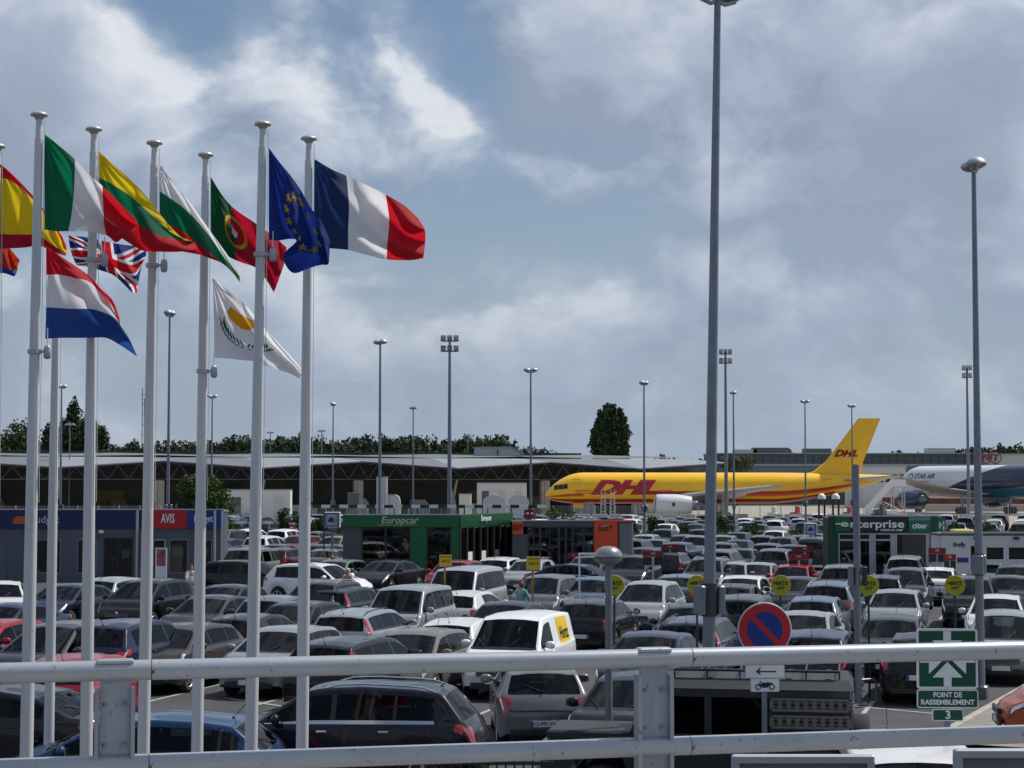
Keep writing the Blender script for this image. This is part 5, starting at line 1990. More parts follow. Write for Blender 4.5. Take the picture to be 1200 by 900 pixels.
def offices():
    # left office
    o = Office('rental_office', 92, -40, 262, 597, 1.6, 'grey rental office with blue Budget fascia and red AVIS board at the left', WALLG)
    o.panel(-40, 168, 597.5, 619.5, NAVYB, 'fascia', .06)
    o.panel(168, 180.4, 598, 619.5, NAVYB, 'fascia', .02)
    a = o.panel(180.6, 219.4, 597, 619.5, REDP, 'sign_board', .09, label='red AVIS board')
    b = o.panel(219.7, 262.4, 597, 619, BLUEB, 'sign_board', .09, label='blue Budget board')
    o.text('AVIS', 189, 205, 608, 11, WHITEP, a, .10, bold=.012)
    o.text('Budget', 228, 250, 608, 8, WHITEP, b, .10, bold=.006)
    o.text('Budget', 36, 70, 609, 9, GREYP, None, .07)
    mb = MB(); x = o.X(23)
    mb.prism([(x - .3, -.07, fz(614, 92)), (x + .3, -.07, fz(614, 92)), (x + .3, -.07, fz(605, 92)), (x - .1, -.07, fz(605, 92)), (x - .3, -.07, fz(608, 92))], (0, .02, 0), mat('logo_orange', (.5, .10, .02), .5))
    mb.build('logo', o.r)
    mb = MB()
    edges = [-40, 0, 20, 44]
    for (p0, p1) in ((-40, 43), (72, 91), (114, 122), (156, 179.5), (194.5, 198.5), (221, 228), (249, 262)):
        n = max(1, int((p1 - p0) / 14))
        for i in range(n):
            q0, q1 = p0 + (p1 - p0) * i / n, p0 + (p1 - p0) * (i + 1) / n
            o.panel(q0 + .12, q1 - .12, 619.6, None, WALLG, 'wall_panel')
    for (p0, p1) in ((43, 72), (91, 114), (198.5, 221), (228, 249)):
        o.panel(p0 + .05, p1 - .05, 619.7, 632, WALLG, 'wall_panel', .004)
        o.window(p0, p1, 632, 672, STEELG, 1)
        o.panel(p0 + .05, p1 - .05, 672.2, None, WALLG, 'wall_panel', .004)
    o.panel(122.1, 155.9, 619.7, 630, WALLG, 'wall_panel', .004)
    o.window(122, 156, 630, None, DARKW, 2, name='door')
    o.panel(179.6, 194.4, 619.7, 632, WALLG, 'wall_panel', .004)
    o.window(179.5, 194.5, 632, None, STEELL, 1, name='door')
    mb = MB()
    for px in (163, 262, 253.5):
        mb.box((o.X(px), -.45, fz(598, 92) / 2), (.10, .10, fz(598, 92)), STEELL)
    mb.build('canopy_post', o.r)
    mb = MB(); mb.box((o.X(120), -.16, fz(623, 92)), (.22, .2, .14), WHITEP); mb.build('wall_lamp', o.r)
    # little advertising board
    p = at(189, 640, 90)
    r = empty('advertising_board', (p.x, 90, 0), label='small white framed poster stand beside the office door', cat='sign')
    mb = MB(); mb.box((0, 0, .95), (.55, .06, 1.5), WHITEP); mb.build('frame', r)
    mb = MB(); mb.box((0, -.035, 1.25), (.42, .01, .8), mat('poster', (.35, .08, .12), .5, var=.8, scale=5)); mb.build('poster', r)
    # green office
    Y = 88
    o = Office('rental_office', Y, 402, 538, 603, 4.0, 'green rental office with grey Europcar lettering, in the middle distance', DARKW)
    fa = o.panel(402, 538, 603, 617.4, GREENE, 'fascia', .08)
    o.text('Europcar', 447, 491, 609.8, 8.3, GREYP, fa, .10, shear=.22, bold=.008)
    mb = MB(); mb.box(((o.X(443) + o.X(489)) / 2, -.095, fz(615.2, Y)), (o.X(489) - o.X(443), .02, .035), YELG); mb.build('underline', fa)
    o.panel(402, 423.9, 617.5, None, mat('anthracite_panel', (.075, .08, .09), .5), 'wall_panel')
    o.window(424, 452, 617.6, 656, DARKW, 1)
    o.window(452.1, 481, 617.6, 656, DARKW, 1)
    o.panel(424, 481, 656.1, None, DARKW, 'wall_panel')
    o.panel(481.1, 500, 617.5, None, GREENE, 'column', .04)
    o.window(500.1, 528.8, 617.6, None, DARKW, 1, name='door')
    o.panel(529, 538, 617.5, None, GREENE, 'column', .04)
    # glazed wing receding to the right
    wx0, wx1 = fx(538.5, Y), fx(600, Y + 1.2)
    wlen = math.hypot(wx1 - wx0, 6)
    r = o.r
    A = Vector((o.X(538.3), .02, 0))
    B = Vector((fx(600, 94) - o.cx, 6.0, 0))
    u = (B - A).normalized()
    ang = math.atan2(u.y, u.x)
    LW = (B - A).length
    zt, zf = o.H, o.H - .62
    mb = MB(); c = A + u * LW / 2
    mb.box((c.x, c.y, (zt + zf) / 2), (LW, .12, zt - zf), GREENE, rz=ang)
    for k in range(8):
        c2 = c + Vector((u.y, -u.x, 0)) * .065
        mb.box((c2.x, c2.y, zf + .06 + k * .07), (LW - .05, .02, .02), GREEND, rz=ang)
    wf = mb.build('fascia', r)
    me = text_mesh('Europcar', .36, WHITEP, shear=.2, bold=.006, depth=.02, fitw=1.3)
    c2 = A + u * LW * .46 + Vector((u.y, -u.x, 0)) * .10
    put_mesh('lettering', me, r, (c2.x, c2.y, zt - .22), ang)
    c2 = A + u * LW * .46 + Vector((u.y, -u.x, 0)) * .085
    for i in range(9):
        c = A + u * LW * i / 8
        mb = MB(); mb.box((c.x, c.y, zf / 2), (.14, .14, zf), BLACKP, rz=ang); mb.build('column', r)
    for i in range(8):
        c = A + u * LW * (i + .5) / 8
        mb = MB(); mb.box((c.x, c.y, zf / 2 + .1), (LW / 8 - .16, .02, zf - .3), WGLASS, rz=ang); mb.build('glass_panel', r)
        if i in (1, 3, 5):
            mb = MB(); mb.box((c.x - u.y * -.03, c.y + .05, 1.1), (.55, .02, .9), PAPER, rz=ang); mb.build('notice', r)
    mb = MB()
    mb.add([(A.x, A.y, zt - .1), (B.x, B.y, zt - .1), (B.x - 5, B.y + 1.5, zt - .1), (A.x - 1, A.y + 6, zt - .1)], [(0, 1, 2, 3)], ROOFD)
    mb.build('roof', r)
    # railing on the roof
    Yr = 97
    r = empty('roof_walkway', (fx(480, Yr), Yr, 0), label='white and green painted beam on posts above the green office', cat='walkway')
    zz = fz(593.5, Yr)
    x0, x1 = fx(366, Yr), fx(640, Yr)
    n = 26
    for i in range(n):
        a, b = x0 + (x1 - x0) * i / n, x0 + (x1 - x0) * (i + 1) / n
        mb = MB(); mb.box(((a + b) / 2 - fx(480, Yr), 0, zz), (b - a - .01, .12, .17), WHITEP if i % 2 else GREEND); mb.build('beam_segment', r)
    for i in range(10):
        a = x0 + (x1 - x0) * (i + .5) / 10
        mb = MB(); mb.box((a - fx(480, Yr), .02, zz / 2 - .05), (.07, .07, zz - .1), STEELG if i % 2 else DARKW); mb.build('post', r)
    # orange and glass office
    Y = 91
    o = Office('rental_office', Y, 600.5, 742, 610, 3.0, 'glass and orange SIXT rental office under the nose of the yellow aeroplane', DARKW)
    l = o.panel(600.5, 613, 611, 626, ORANGE, 'sign_board', .07)
    o.text('SIXT', 600.9, 612.4, 618.5, 6.5, BLACKPR, l, .09, bold=.008, shear=.1)
    o.panel(600.5, 618, 626.1, None, mat('anthracite_panel', (.075, .08, .09), .5), 'wall_panel')
    o.panel(613.2, 695.8, 610.5, 617, mat('anthracite_panel', (.075, .08, .09), .5), 'fascia', .04)
    for i, (a, b) in enumerate(((618, 633), (633, 655), (655, 663), (663, 671), (671, 684), (684, 696))):
        o.window(a, b, 617.2, None, DARKW, 1 if b - a < 15 else 2, glass=WGLASS, fw=.06)
    q = o.panel(696, 723.5, 609.5, None, ORANGE, 'sign_board', .12)
    o.text('SIXT', 701, 717.5, 619.5, 6, BLACKPR, q, .13, bold=.006, shear=.1)
    mb = MB(); x = o.X(709)
    mb.prism([(x - .2, -.15, fz(617.2, Y)), (x + .1, -.15, fz(616.2, Y)), (x + .22, -.15, fz(615.2, Y)), (x + .05, -.15, fz(615.8, Y)), (x - .2, -.15, fz(616.6, Y))], (0, .01, 0), WHITEP)
    mb.build('swoosh', q)
    o.panel(723.6, 742, 609.5, 611.5, ORANGE, 'fascia', .12)
    o.panel(723.6, 725.5, 611.6, None, BLACKP, 'wall_panel', .02)
    sh_ = o.panel(725.6, 740, 612, None, mat('shutter_grey', (.20, .21, .23), .5), 'roller_shutter', .0)
    for k in range(22):
        z = .1 + k * .125
        mb = MB(); mb.box(((o.X(725.8) + o.X(739.8)) / 2, -.008, z), (o.X(739.8) - o.X(725.8), .012, .10), mat('shutter_grey', (.20, .21, .23), .5)); mb.build('slat', sh_)
    o.panel(740.1, 742, 611.6, None, STEELL, 'wall_panel', .02)
    # green office at the right
    Y = 85
    o = Office('rental_office', Y, 971, 1098, 604.8, 1.6, 'green and black office with enterprise and citer signs, right of centre', DARKW)
    o.panel(971, 981.5, 605, None, GREEND, 'column', .10)
    o.panel(1090, 1097.5, 605, None, GREEND, 'column', .10)
    a = o.panel(978, 995.2, 606, 622.6, GREENE, 'sign_board', .16, t=.05)
    b = o.panel(995.3, 1061, 606, 622.6, BLACKPR, 'sign_board', .16, t=.05)
    c = o.panel(1064, 1089.5, 606, 623.4, TEAL, 'sign_board', .16, t=.05)
    o.panel(981.6, 1089.9, 605.4, 624.5, DARKW, 'fascia', .06)
    o.text('e', 984, 993.5, 613.6, 7.5, WHITEP, a, .17, bold=.012)
    mb = MB(); mb.box((o.X(981), -.175, fz(613.8, Y)), (.22, .012, .06), WHITEP); mb.build('dash', a)
    o.text('nterprise', 995.6, 1058.5, 614.2, 9.2, WHITEP, b, .17, bold=.010)
    o.text('rent-a-car', 1031, 1057.5, 620.7, 3.4, WHITEP, b, .17, bold=.003)
    o.text('citer', 1068, 1085.5, 616.2, 6.5, WHITEP, c, .17, bold=.01)
    o.panel(1064.2, 1089.3, 606.2, 609.8, mat('teal_pale', (.12, .24, .22), .5), 'sign_strip', .165, t=.01)
    sd_ = o.panel(1098, 1108, 606, 623, TEAL, 'sign_board', .0, t=.05)
    mb = MB()
    for (x, y0, y1) in ((1101, 612, 619), (1103, 614, 616), (1105.5, 611, 614), (1105.5, 616, 621)):
        mb.box((o.X(x), -.01, fz((y0 + y1) / 2, Y)), (.06, .01, abs(fz(y0, Y) - fz(y1, Y))), WHITEP)
    mb.build('sign_marks', sd_)
    for a_, b_, n in ((982, 1020, 2), (1024, 1045, 1), (1049, 1086.5, 1)):
        o.window(a_, b_, 624.6, None, STEELL, n, glass=WGLASS, fw=.07)
    for a_, b_ in ((1020.2, 1023.8), (1045.2, 1048.8), (1086.6, 1089.9)):
        o.panel(a_, b_, 624.6, None, STEELL, 'mullion')
    mb = MB(); mb.box(((o.X(984) + o.X(1045)) / 2, -.02, fz(632.8, Y)), (o.X(1045) - o.X(984), .05, .08), STEELL); mb.build('transom', o.r)
    # white office
    Y = 80
    o = Office('rental_office', Y, 1103, 1290, 624, 2.0, 'low white firefly office at the right edge', WALLW)
    o.panel(1103, 1137, 624.3, None, WALLW, 'wall_panel')
    o.panel(1137.1, 1290, 624.3, 639.6, WALLW, 'wall_panel')
    o.window(1137.1, 1149, 639.8, None, DARKW, 1, name='door', glass=GLASS_DK)
    o.panel(1149.1, 1153.9, 639.7, None, WALLW, 'wall_panel')
    BR = mat('brown_blind', (.10, .085, .07), .8)
    for a_, b_ in ((1154, 1177), (1180, 1203), (1206, 1229)):
        o.window(a_, b_, 640, 657, WHITEP, 1)
        o.panel(a_ + .5, b_ - .5, 640.5, 656.5, BR, 'blind', -.12, t=.02)
        o.panel(b_ + .1, b_ + 2.9, 639.7, 657, WALLW, 'wall_panel')
    o.panel(1154, 1290, 657.2, None, WALLW, 'wall_panel')
    o.text('firefly', 1116.5, 1131, 638.3, 5.2, mat('purple_print', (.05, .015, .12), .5), None, .02, shear=.12, bold=.004)
    o.panel(1121, 1134, 653.4, 659, PURP, 'sign_board', .03, t=.03)
    for px in (1143.5, 1190):
        mb = MB(); mb.bbox((o.X(px), -.08, fz(630.5, Y)), (.22, .16, .11), DARKW, .02); mb.build('wall_lamp', o.r)
    mb = MB(); mb.bbox(((o.X(1123) + o.X(1146)) / 2, 1.2, o.H + .04), (o.X(1146) - o.X(1123), 1.0, .14), mat('pale_yellow', (.62, .5, .12), .6), .05)
    mb.build('roof_box', o.r)
    # return boards
    D = [(765, 645.6, 78, 24, 'nearer dark red return board, left of the tallest lamp post'), (785, 638, 92, 19, 'farther dark red return board, left of the tallest lamp post'),
         (936, 649.2, 78, 24, 'nearer dark red return board, between two silver cars left of the green office'), (943, 640.5, 92, 21, 'farther dark red return board, close behind the nearer one left of the green office'),
         (1098, 642.2, 80, 20, 'dark red return board beside the door of the green office'), (1113, 649.5, 76, 14, 'small dark red return board before the white office'),
         (672, 648, 84, 13, 'dark red return board in front of the orange office')]
    for px, py, Y, wpx, lb in D:
        p = at(px, py, Y)
        w = wpx * Y / F
        r = empty('return_board', (p.x, p.y, 0), label=lb, cat='sign', group='dark red return boards')
        mb = MB(); mb.tube((0, .05, 0), (0, .05, p.z - .05), .035, STEELL, n=8); mb.build('post', r)
        mb = MB(); mb.box((0, 0, p.z - .12), (w, .05, .24), DREDP); o_ = mb.build('header', r)
        put_mesh('lettering', text_mesh('AVIS', .13, WHITEP, fitw=w * .22), o_, (0, -.03, p.z - .11))
        for k in (-1, 1):
            mb = MB(); mb.box((k * w * .27, .005, p.z - .42), (w * .42, .04, .34), BLACKPR); mb.build('panel', r)
    # small dark red sign above the office
    p = at(621, 602, 100)
    r = empty('small_red_sign', (p.x, p.y, 0), label='small dark red sign with pale marks above the glass office', cat='sign')
    mb = MB(); mb.tube((0, .05, 0), (0, .05, p.z), .03, DARKW, n=6); mb.build('post', r)
    mb = MB(); mb.box((0, 0, p.z), (.62, .05, .42), DREDP)
    for k in (-1, 1):
        mb.box((k * .12, -.03, p.z + .02), (.14, .01, .10), WHITEP)
    mb.build('panel', r)
    # return sign boxes with car pictogram
    for px, py, Y, w, lb in ((389, 609, 98, .80, 'white and blue car pictogram box left of the green Europcar office'), (950.5, 620, 108, .68, 'white and blue car pictogram box left of the green enterprise office')):
        p = at(px, py, Y)
        r = empty('pictogram_box', (p.x, p.y, 0), label=lb, cat='sign')
        mb = MB(); mb.bbox((0, w * .3, p.z), (w * 1.05, w * .6, w), GREYP, .03); b_ = mb.build('housing', r)
        mb = MB(); mb.tube((0, w * .3, 0), (0, w * .3, p.z - w * .5), .06, STEELG, n=8); mb.build('post', r)
        mb = MB()
        for sx_, sz, ww, hh in ((-.40, 0, .06, .86), (.40, 0, .06, .86), (0, .40, .74, .06), (0, -.40, .74, .06)):
            mb.box((sx_ * w, -.012, p.z + sz * w), (ww * w, .02, hh * w), BLUEB)
        mb.build('border', b_)
        mb = MB()
        mb.box((-.05 * w, -.012, p.z - .06 * w), (.42 * w, .02, .20 * w), BLUEB, taper=.9)
        mb.box((-.05 * w, -.012, p.z + .10 * w), (.28 * w, .02, .14 * w), BLUEB, taper=.7)
        mb.box((.27 * w, -.012, p.z), (.04 * w, .02, .5 * w), BLUEB)
        mb.build('car_pictogram', b_)
    # white frame
    p = at(679, 650, 62)
    r = empty('white_frame', (p.x, p.y, 0), label='thin white square tube frame standing beside the dark limousine', cat='frame')
    mb = MB()
    h = p.z
    mb.box((0, 0, h / 2), (.06, .06, h), WHITEP); mb.box((.45, 0, h + .03), (.96, .06, .06), WHITEP); mb.build('frame', r)


# ------------------------------------------------------------------ truss-roofed freight hall
HS = 1.33


def hangar():
    A = Vector((-46.2 * HS, 190.0 * HS))
    ph = R(17.6)
    u = Vector((math.cos(ph), math.sin(ph)))
    n = Vector((-u.y, u.x))
    L = 20.9 * HS
    r = empty('freight_hall', (A.x, A.y, 0), rz=ph, label='long grey freight hall with zigzag roof edge and steel truss canopy behind the car park', cat='hall')
    t0, t1 = -2, 3.5
    zpk, zlo, zb = 7.85, 6.95, 5.3
    BACK = 12.0
    DP = 62.0
    nodes = []
    t = t0
    while t <= t1 + 1e-6:
        nodes.append((t, zpk if abs((t % 1) - .5) < .01 else zlo))
        t += .5
    for (ta, za), (tb, zbb) in zip(nodes, nodes[1:]):
        xa, xb = ta * L, tb * L
        pk = za > zbb
        # front light facets
        mb = MB()
        mb.prism([(xa, -2.2, za), (xb, -2.2, zbb), (xb, BACK, 8.5), (xa, BACK, 8.5)], (0, 0, -.16), ROOFL if not pk else ROOFM)  # front edge extended past the truss to put it in shade
        mb.build('canopy_roof', r)
        # rear field in strips with rooflights
        segs = 7
        for k in range(segs):
            f0, f1 = k / segs, (k + 1) / segs
            m = [ROOFD, ROOFD, ROOFG, ROOFD, ROOFY, ROOFM, ROOFD][(k + int(ta * 2)) % 7]
            z0, z1 = 8.55 + 1.1 * f0, 8.55 + 1.1 * f1
            y0, y1 = BACK + (DP - BACK) * f0, BACK + (DP - BACK) * f1
            da = .35 if pk else -.0
            mb = MB()
            mb.add([(xa, y0, z0 + (.25 if pk else 0)), (xb, y0, z0 + (0 if pk else .25)), (xb, y1, z1 + (0 if pk else .25)), (xa, y1, z1 + (.25 if pk else 0))], [(0, 1, 2, 3)], m)
            mb.build('roof_sheet', r)
        # truss: chords and diagonals
        mb = MB()
        mb.tube((xa, -.1, zb), (xb, -.1, zb), .075, TRUSSG, n=6)
        mb.tube((xa, -.1, za - .26), (xb, -.1, zbb - .26), .12, STEELB, n=6)
        nd = 5
        for k in range(nd):
            a, m_, b = k / nd, (k + .5) / nd, (k + 1) / nd
            zt_ = lambda q: za + (zbb - za) * q - .3
            pa = (xa + (xb - xa) * a, -.1, zt_(a)); pm_ = (xa + (xb - xa) * m_, -.1, zb); pb = (xa + (xb - xa) * b, -.1, zt_(b))
            mb.tube(pa, pm_, .055, TRUSSG, n=5)
            mb.tube(pm_, pb, .055, TRUSSG, n=5)
        mb.build('truss', r)
        # second truss deeper in
        mb = MB()
        for yy in (5.5,):
            mb.tube((xa, yy, zb), (xb, yy, zb), .07, STEELB, n=5)
            for k in range(nd):
                a, m_, b = k / nd, (k + .5) / nd, (k + 1) / nd
                mb.tube((xa + (xb - xa) * a, yy, 7.4), (xa + (xb - xa) * m_, yy, zb), .05, STEELB, n=4)
                mb.tube((xa + (xb - xa) * m_, yy, zb), (xa + (xb - xa) * b, yy, 7.4), .05, STEELB, n=4)
        mb.build('inner_truss', r)
        # hall wall behind the canopy
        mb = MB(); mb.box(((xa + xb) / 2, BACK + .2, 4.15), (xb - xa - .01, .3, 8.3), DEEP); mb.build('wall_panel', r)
        if int(ta * 2) in (-2, 0, 1, 4):
            mb = MB(); mb.box(((xa + xb) / 2 + 1.2, BACK - .02, 1.9), (4.6, .12, 3.8), OCHRE); mb.build('loading_door', r)
        else:
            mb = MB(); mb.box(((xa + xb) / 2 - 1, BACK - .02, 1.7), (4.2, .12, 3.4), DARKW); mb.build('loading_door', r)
    for k in range(-2, 4):
        x = (k + .5) * L
        mb = MB(); mb.bbox((x, .1, zb / 2 - .06), (1.3, 1.1, zb - .12), CONC, .08); mb.build('column', r)
        for j in range(6):
            mb = MB(); mb.box((x - .25, -.47, .5 + j * .8), (.05, .03, .76), mat('joint_dark', (.10, .09, .075), .9)); mb.build('column_joint', r)  # dark strips marking the joints of the concrete column
    for k in range(-1, 4):
        x = k * L
        mb = MB()
        mb.tube((x, 0, 0), (x, 0, 2.4), .45, CONC, .40, 10)
        mb.tube((x, 0, 2.4), (x - .6, 0, zb), .22, CONC, .15, 8)
        mb.tube((x, 0, 2.4), (x + .6, 0, zb), .22, CONC, .15, 8)
        mb.build('forked_column', r)
    # goods in the shade of the canopy
    rg = random.Random(9)
    cols_ = [('white', WALLW), ('grey', WALLG), ('silver', STEELL), ('ochre', OCHRE), ('brown', mat('goods_brown', (.16, .10, .06), .8))]
    names_ = ['first', 'second', 'third', 'fourth', 'fifth', 'sixth', 'seventh', 'eighth', 'ninth', 'tenth', 'eleventh', 'twelfth', 'thirteenth', 'fourteenth']
    Rz = Matrix.Rotation(ph, 3, 'Z')
    for k in range(14):
        x = -.9 * L + k * .31 * L + rg.uniform(-1, 1)
        w_ = Rz @ Vector((x, 6.5 + rg.uniform(-1, 3), 0))
        cn, m_ = cols_[rg.randrange(5)]
        ww, hh_ = rg.uniform(2.2, 4.2), rg.uniform(1.6, 2.9)
        g_ = empty('cargo_container', (A.x + w_.x, A.y + w_.y, 0), rz=ph, label='%s cargo container in the canopy shade, %s from the left' % (cn, names_[k]), cat='container', group='cargo containers under the truss canopy')
        mb = MB(); mb.prism([(-ww / 2, 0, .15), (ww / 2, 0, .15), (ww / 2, 0, hh_ * .72), (ww / 2 - .5, 0, hh_), (-ww / 2, 0, hh_)], (0, 1.8, 0), m_); mb.build('body', g_)
        for q in range(3):
            mb = MB(); mb.box((-ww / 2 + ww * (q + .8) / 3.6, -.03, hh_ * .5), (.06, .05, hh_ * .7), STEELG); mb.build('rib', g_)
        mb = MB(); mb.box((0, .9, .08), (ww, 1.8, .14), STEELG); mb.build('base', g_)
    # sides and back
    mb = MB()
    mb.box((t0 * L + .2, DP / 2 + 4, 4.1), (.3, DP - 8, 8.1), DARKW)
    mb.box((t1 * L - .4, DP / 2 + 6, 4.1), (.3, DP - 14, 8.1), DARKW)
    mb.box(((t0 + t1) / 2 * L, DP, 5.1), ((t1 - t0) * L, .3, 10.2), DARKW)
    mb.build('wall', r)
    # roof gable house and long roof vent
    p = at(582, 537, 302)
    h = empty('roof_gable', (p.x, p.y, 9.0), rz=ph, label='small pale gabled hut rising from the freight hall roof', cat='hut')
    hh = at(582, 524, 302).z - 9.0
    mb = MB()
    mb.prism([(-3.2, -2, -.6), (3.6, -2, -.6), (3.6, -2, hh * .3), (1.8, -2, hh), (-3.2, -2, hh * .98)], (0, 4, 0), STEELL)
    mb.build('wall', h)
    mb = MB(); mb.prism([(-3.4, -2.3, hh), (1.8, -2.3, hh + .08), (4.0, -2.3, hh * .3), (4.0, -2.3, hh * .2), (1.8, -2.3, hh - .1), (-3.4, -2.3, hh - .12)], (0, 4.6, 0), ROOFL); mb.build('roof', h)
    mb = MB(); mb.tube((-.6, -2.6, 0), (-.6, -2.6, hh * .7), .12, BLACKP, n=8); mb.build('vent_pipe', h)
    # cabins and units standing under the canopy
    def cabin(px, py0, py1, wpx, Y, m, lb, door=True, name='storage_cabin', cat='cabin'):
        Y *= 1.30
        p = at(px, py1, Y)
        w = wpx * Y / F
        h_ = at(px, py0, Y).z
        r_ = empty(name, (p.x, Y, 0), label=lb, cat=cat)
        mb = MB(); mb.bbox((0, 1, h_ / 2), (w, 2, h_), m, .05); mb.build('body', r_)
        if door:
            for k in range(3):
                mb = MB(); mb.box((-w * .33 + k * w * .33, -.03, h_ * .42), (w * .14, .05, h_ * .7), GREYP if k else WALLG); mb.build('door', r_)
        mb = MB(); mb.bbox((0, 1, h_ + .03), (w + .1, 2.1, .08), STEELG, .02); mb.build('roof', r_)
    cabin(302, 574, 602, 76, 178, WALLW, 'white storage cabin behind the fifth and sixth flagpoles')
    cabin(588, 566, 592, 58, 200, WALLW, 'white cabin with doors under the truss canopy, left of the aeroplane nose')
    cabin(447, 559, 596, 12, 190, STEELL, 'tall pale metal cabinet beside a concrete column of the freight hall', False, 'metal_cabinet', 'cabinet')
    cabin(458, 580, 592, 9, 188, STEELL, 'small pale unit right of the tall metal cabinet', False, 'metal_cabinet', 'cabinet')
    cabin(545, 579, 592, 14, 196, WALLW, 'small white cabin under the truss canopy, right of the floodlight mast', False)
    cabin(414, 578, 592, 14, 200, WALLG, 'grey cabin deep under the truss canopy', False)
    for px, w in ((579, 26), (608, 24), (463, 11)):
        p = at(px, 590, 242)
        W = w * 242 / F
        r_ = empty('baggage_cover', (p.x, 242, 0), label={579: 'left silver domed cover in front of the white cabin', 608: 'right silver domed cover in front of the white cabin', 463: 'small silver domed cover by the tall metal cabinet'}[px], cat='cover')
        zz = p.z
        mb = MB()
        pts = [(W / 2 * math.cos(a), 0, zz + .2 + .9 * math.sin(a)) for a in [math.pi * i / 10 for i in range(11)]]
        mb.prism([(p_[0], -.0, p_[2]) for p_ in pts] + [(-W / 2, 0, 0.4), (W / 2, 0, .4)], (0, 2, 0), STEELL)
        mb.build('shell', r_)
        mb = MB()
        for k in (-1, 1):
            mb.box((k * W * .4, 1, .2), (.15, 1.8, .4), DARKW)
        mb.build('skid', r_)


def far_buildings():
    Y = 420
    def wall(name, px0, px1, py0, py1, Y, m, label, cat='building', rel=None, depth=20, floors=None):
        x0, x1 = fx(px0, Y), fx(px1, Y)
        z1 = fz(py0, Y)
        z0 = 0 if py1 is None else fz(py1, Y)
        r = empty(name, ((x0 + x1) / 2, Y, 0), label=label, cat=cat)
        mb = MB(); mb.box((0, depth / 2, (z0 + z1) / 2), (x1 - x0, depth, z1 - z0), m); mb.build('wall', r)
        mb = MB(); mb.box((0, depth / 2, z1 + .12), (x1 - x0 + .6, depth + .6, .24), STEELL); mb.build('roof', r)
        return r, x1 - x0, z1
    m1 = mat('far_grey', (.115, .125, .14), .7, var=.06, scale=.05)
    r, w, z1 = wall('cargo_terminal', 836, 1170, 532, None, 420, m1, 'long low dark grey cargo terminal behind the yellow aeroplane')
    n = 34
    for i in range(n + 1):
        mb = MB(); mb.box((-w / 2 + w * i / n, -.06, z1 / 2), (.18, .12, z1), mat('far_grey_rib', (.085, .092, .105), .7)); mb.build('cladding_joint', r)
    mb = MB(); mb.box((0, -.35, fz(545, 420)), (w, .7, .5), STEELL); mb.build('ledge', r)
    mb = MB(); mb.box((0, -.25, fz(552, 420) ), (w, .5, 2.0), STEELG); mb.build('loading_band', r)
    for i, (px, ww, hh) in enumerate(((905, 8, 1.2), (875, 5, .8), (960, 6, 1.0), (1105, 6, 1.1))):
        mb = MB(); mb.box((fx(px, 420) - (fx(836, 420) + fx(1170, 420)) / 2, 3, z1 + .24 + hh / 2), (ww, 4, hh), STEELL if i % 2 else m1); mb.build('roof_unit', r)
    # white block with logo
    r, w, z1 = wall('parcel_depot', 1172, 1290, 533, None, 405, WALLW, 'pale parcel depot with red ringed TNT emblem at the right edge')
    TR = mat('emblem_red', (.22, .022, .018), .6)
    r2 = empty('ringed_emblem', (fx(1156, 398), 398, 0), label='red TNT letters in three rings above the white and blue aeroplane', cat='sign')
    zc = fz(536.5, 398)
    rad = 7.2 * 398 / F
    for k, ch in enumerate('TNT'):
        cx_ = (k - 1) * 1.62 * rad
        mb = MB()
        for q in ringpoly(0, 0, rad, rad, .84, 28):
            mb.prism([(cx_ + a, -.02 * k, zc + b) for a, b in q], (0, .15, 0), TR)
        mb.build('ring', r2)
        put_mesh('letter', text_mesh(ch, rad * 1.5, TR, bold=.06, depth=.2), r2, (cx_, -.15, zc))
    mb = MB()
    for k in (-1, 1):
        mb.tube((k * rad * 1.5, .2, 0), (k * rad * 1.5, .2, zc), .12, STEELG, n=6)
    mb.build('support', r2)
    # pale building between the tail and the second aeroplane
    r, w, z1 = wall('apron_building', 1012, 1062, 547, None, 360, WALLW, 'pale building with dark openings behind the yellow tail')
    for i in range(6):
        mb = MB(); mb.box((-w / 2 + w * (i + .6) / 6.2, -.05, z1 - 2.2), (.9, .1, 1.5), DARKW); mb.build('window', r)
    wall('low_shed', 1040, 1290, 583, None, 345, mat('terracotta_goods', (.16, .05, .03), .8, var=.4, scale=.5), 'low terracotta shed seen under the second aeroplane', 'shed', depth=5)
    r, w, z1 = wall('boundary_wall', 1085, 1290, 592.5, None, 318, mat('cream_wall', (.48, .43, .33), .8), 'low cream wall beneath the second aeroplane', 'wall', depth=.5)
    r, w, z1 = wall('distant_block', 760, 838, 541, None, 330, mat('far_grey', (.2, .2, .2)), 'grey cargo block behind the yellow fuselage', depth=12)
    # tiny features on the skyline
    for px, py, w_, m, lb in ((925, 526, 1.2, mat('crane_red', (.35, .08, .05), .6), 'tiny red and white mast on the skyline left of the tail fin'), (950, 529, 4, WALLW, 'tiny white roof box on the skyline left of the tail fin')):
        p = at(px, py, 520)
        r = empty('skyline_feature', (p.x, p.y, 0), label=lb, cat='structure')
        mb = MB(); mb.box((0, 0, p.z / 2), (w_, 2, p.z), m, taper=.6 if w_ < 2 else 1); mb.build('body', r)


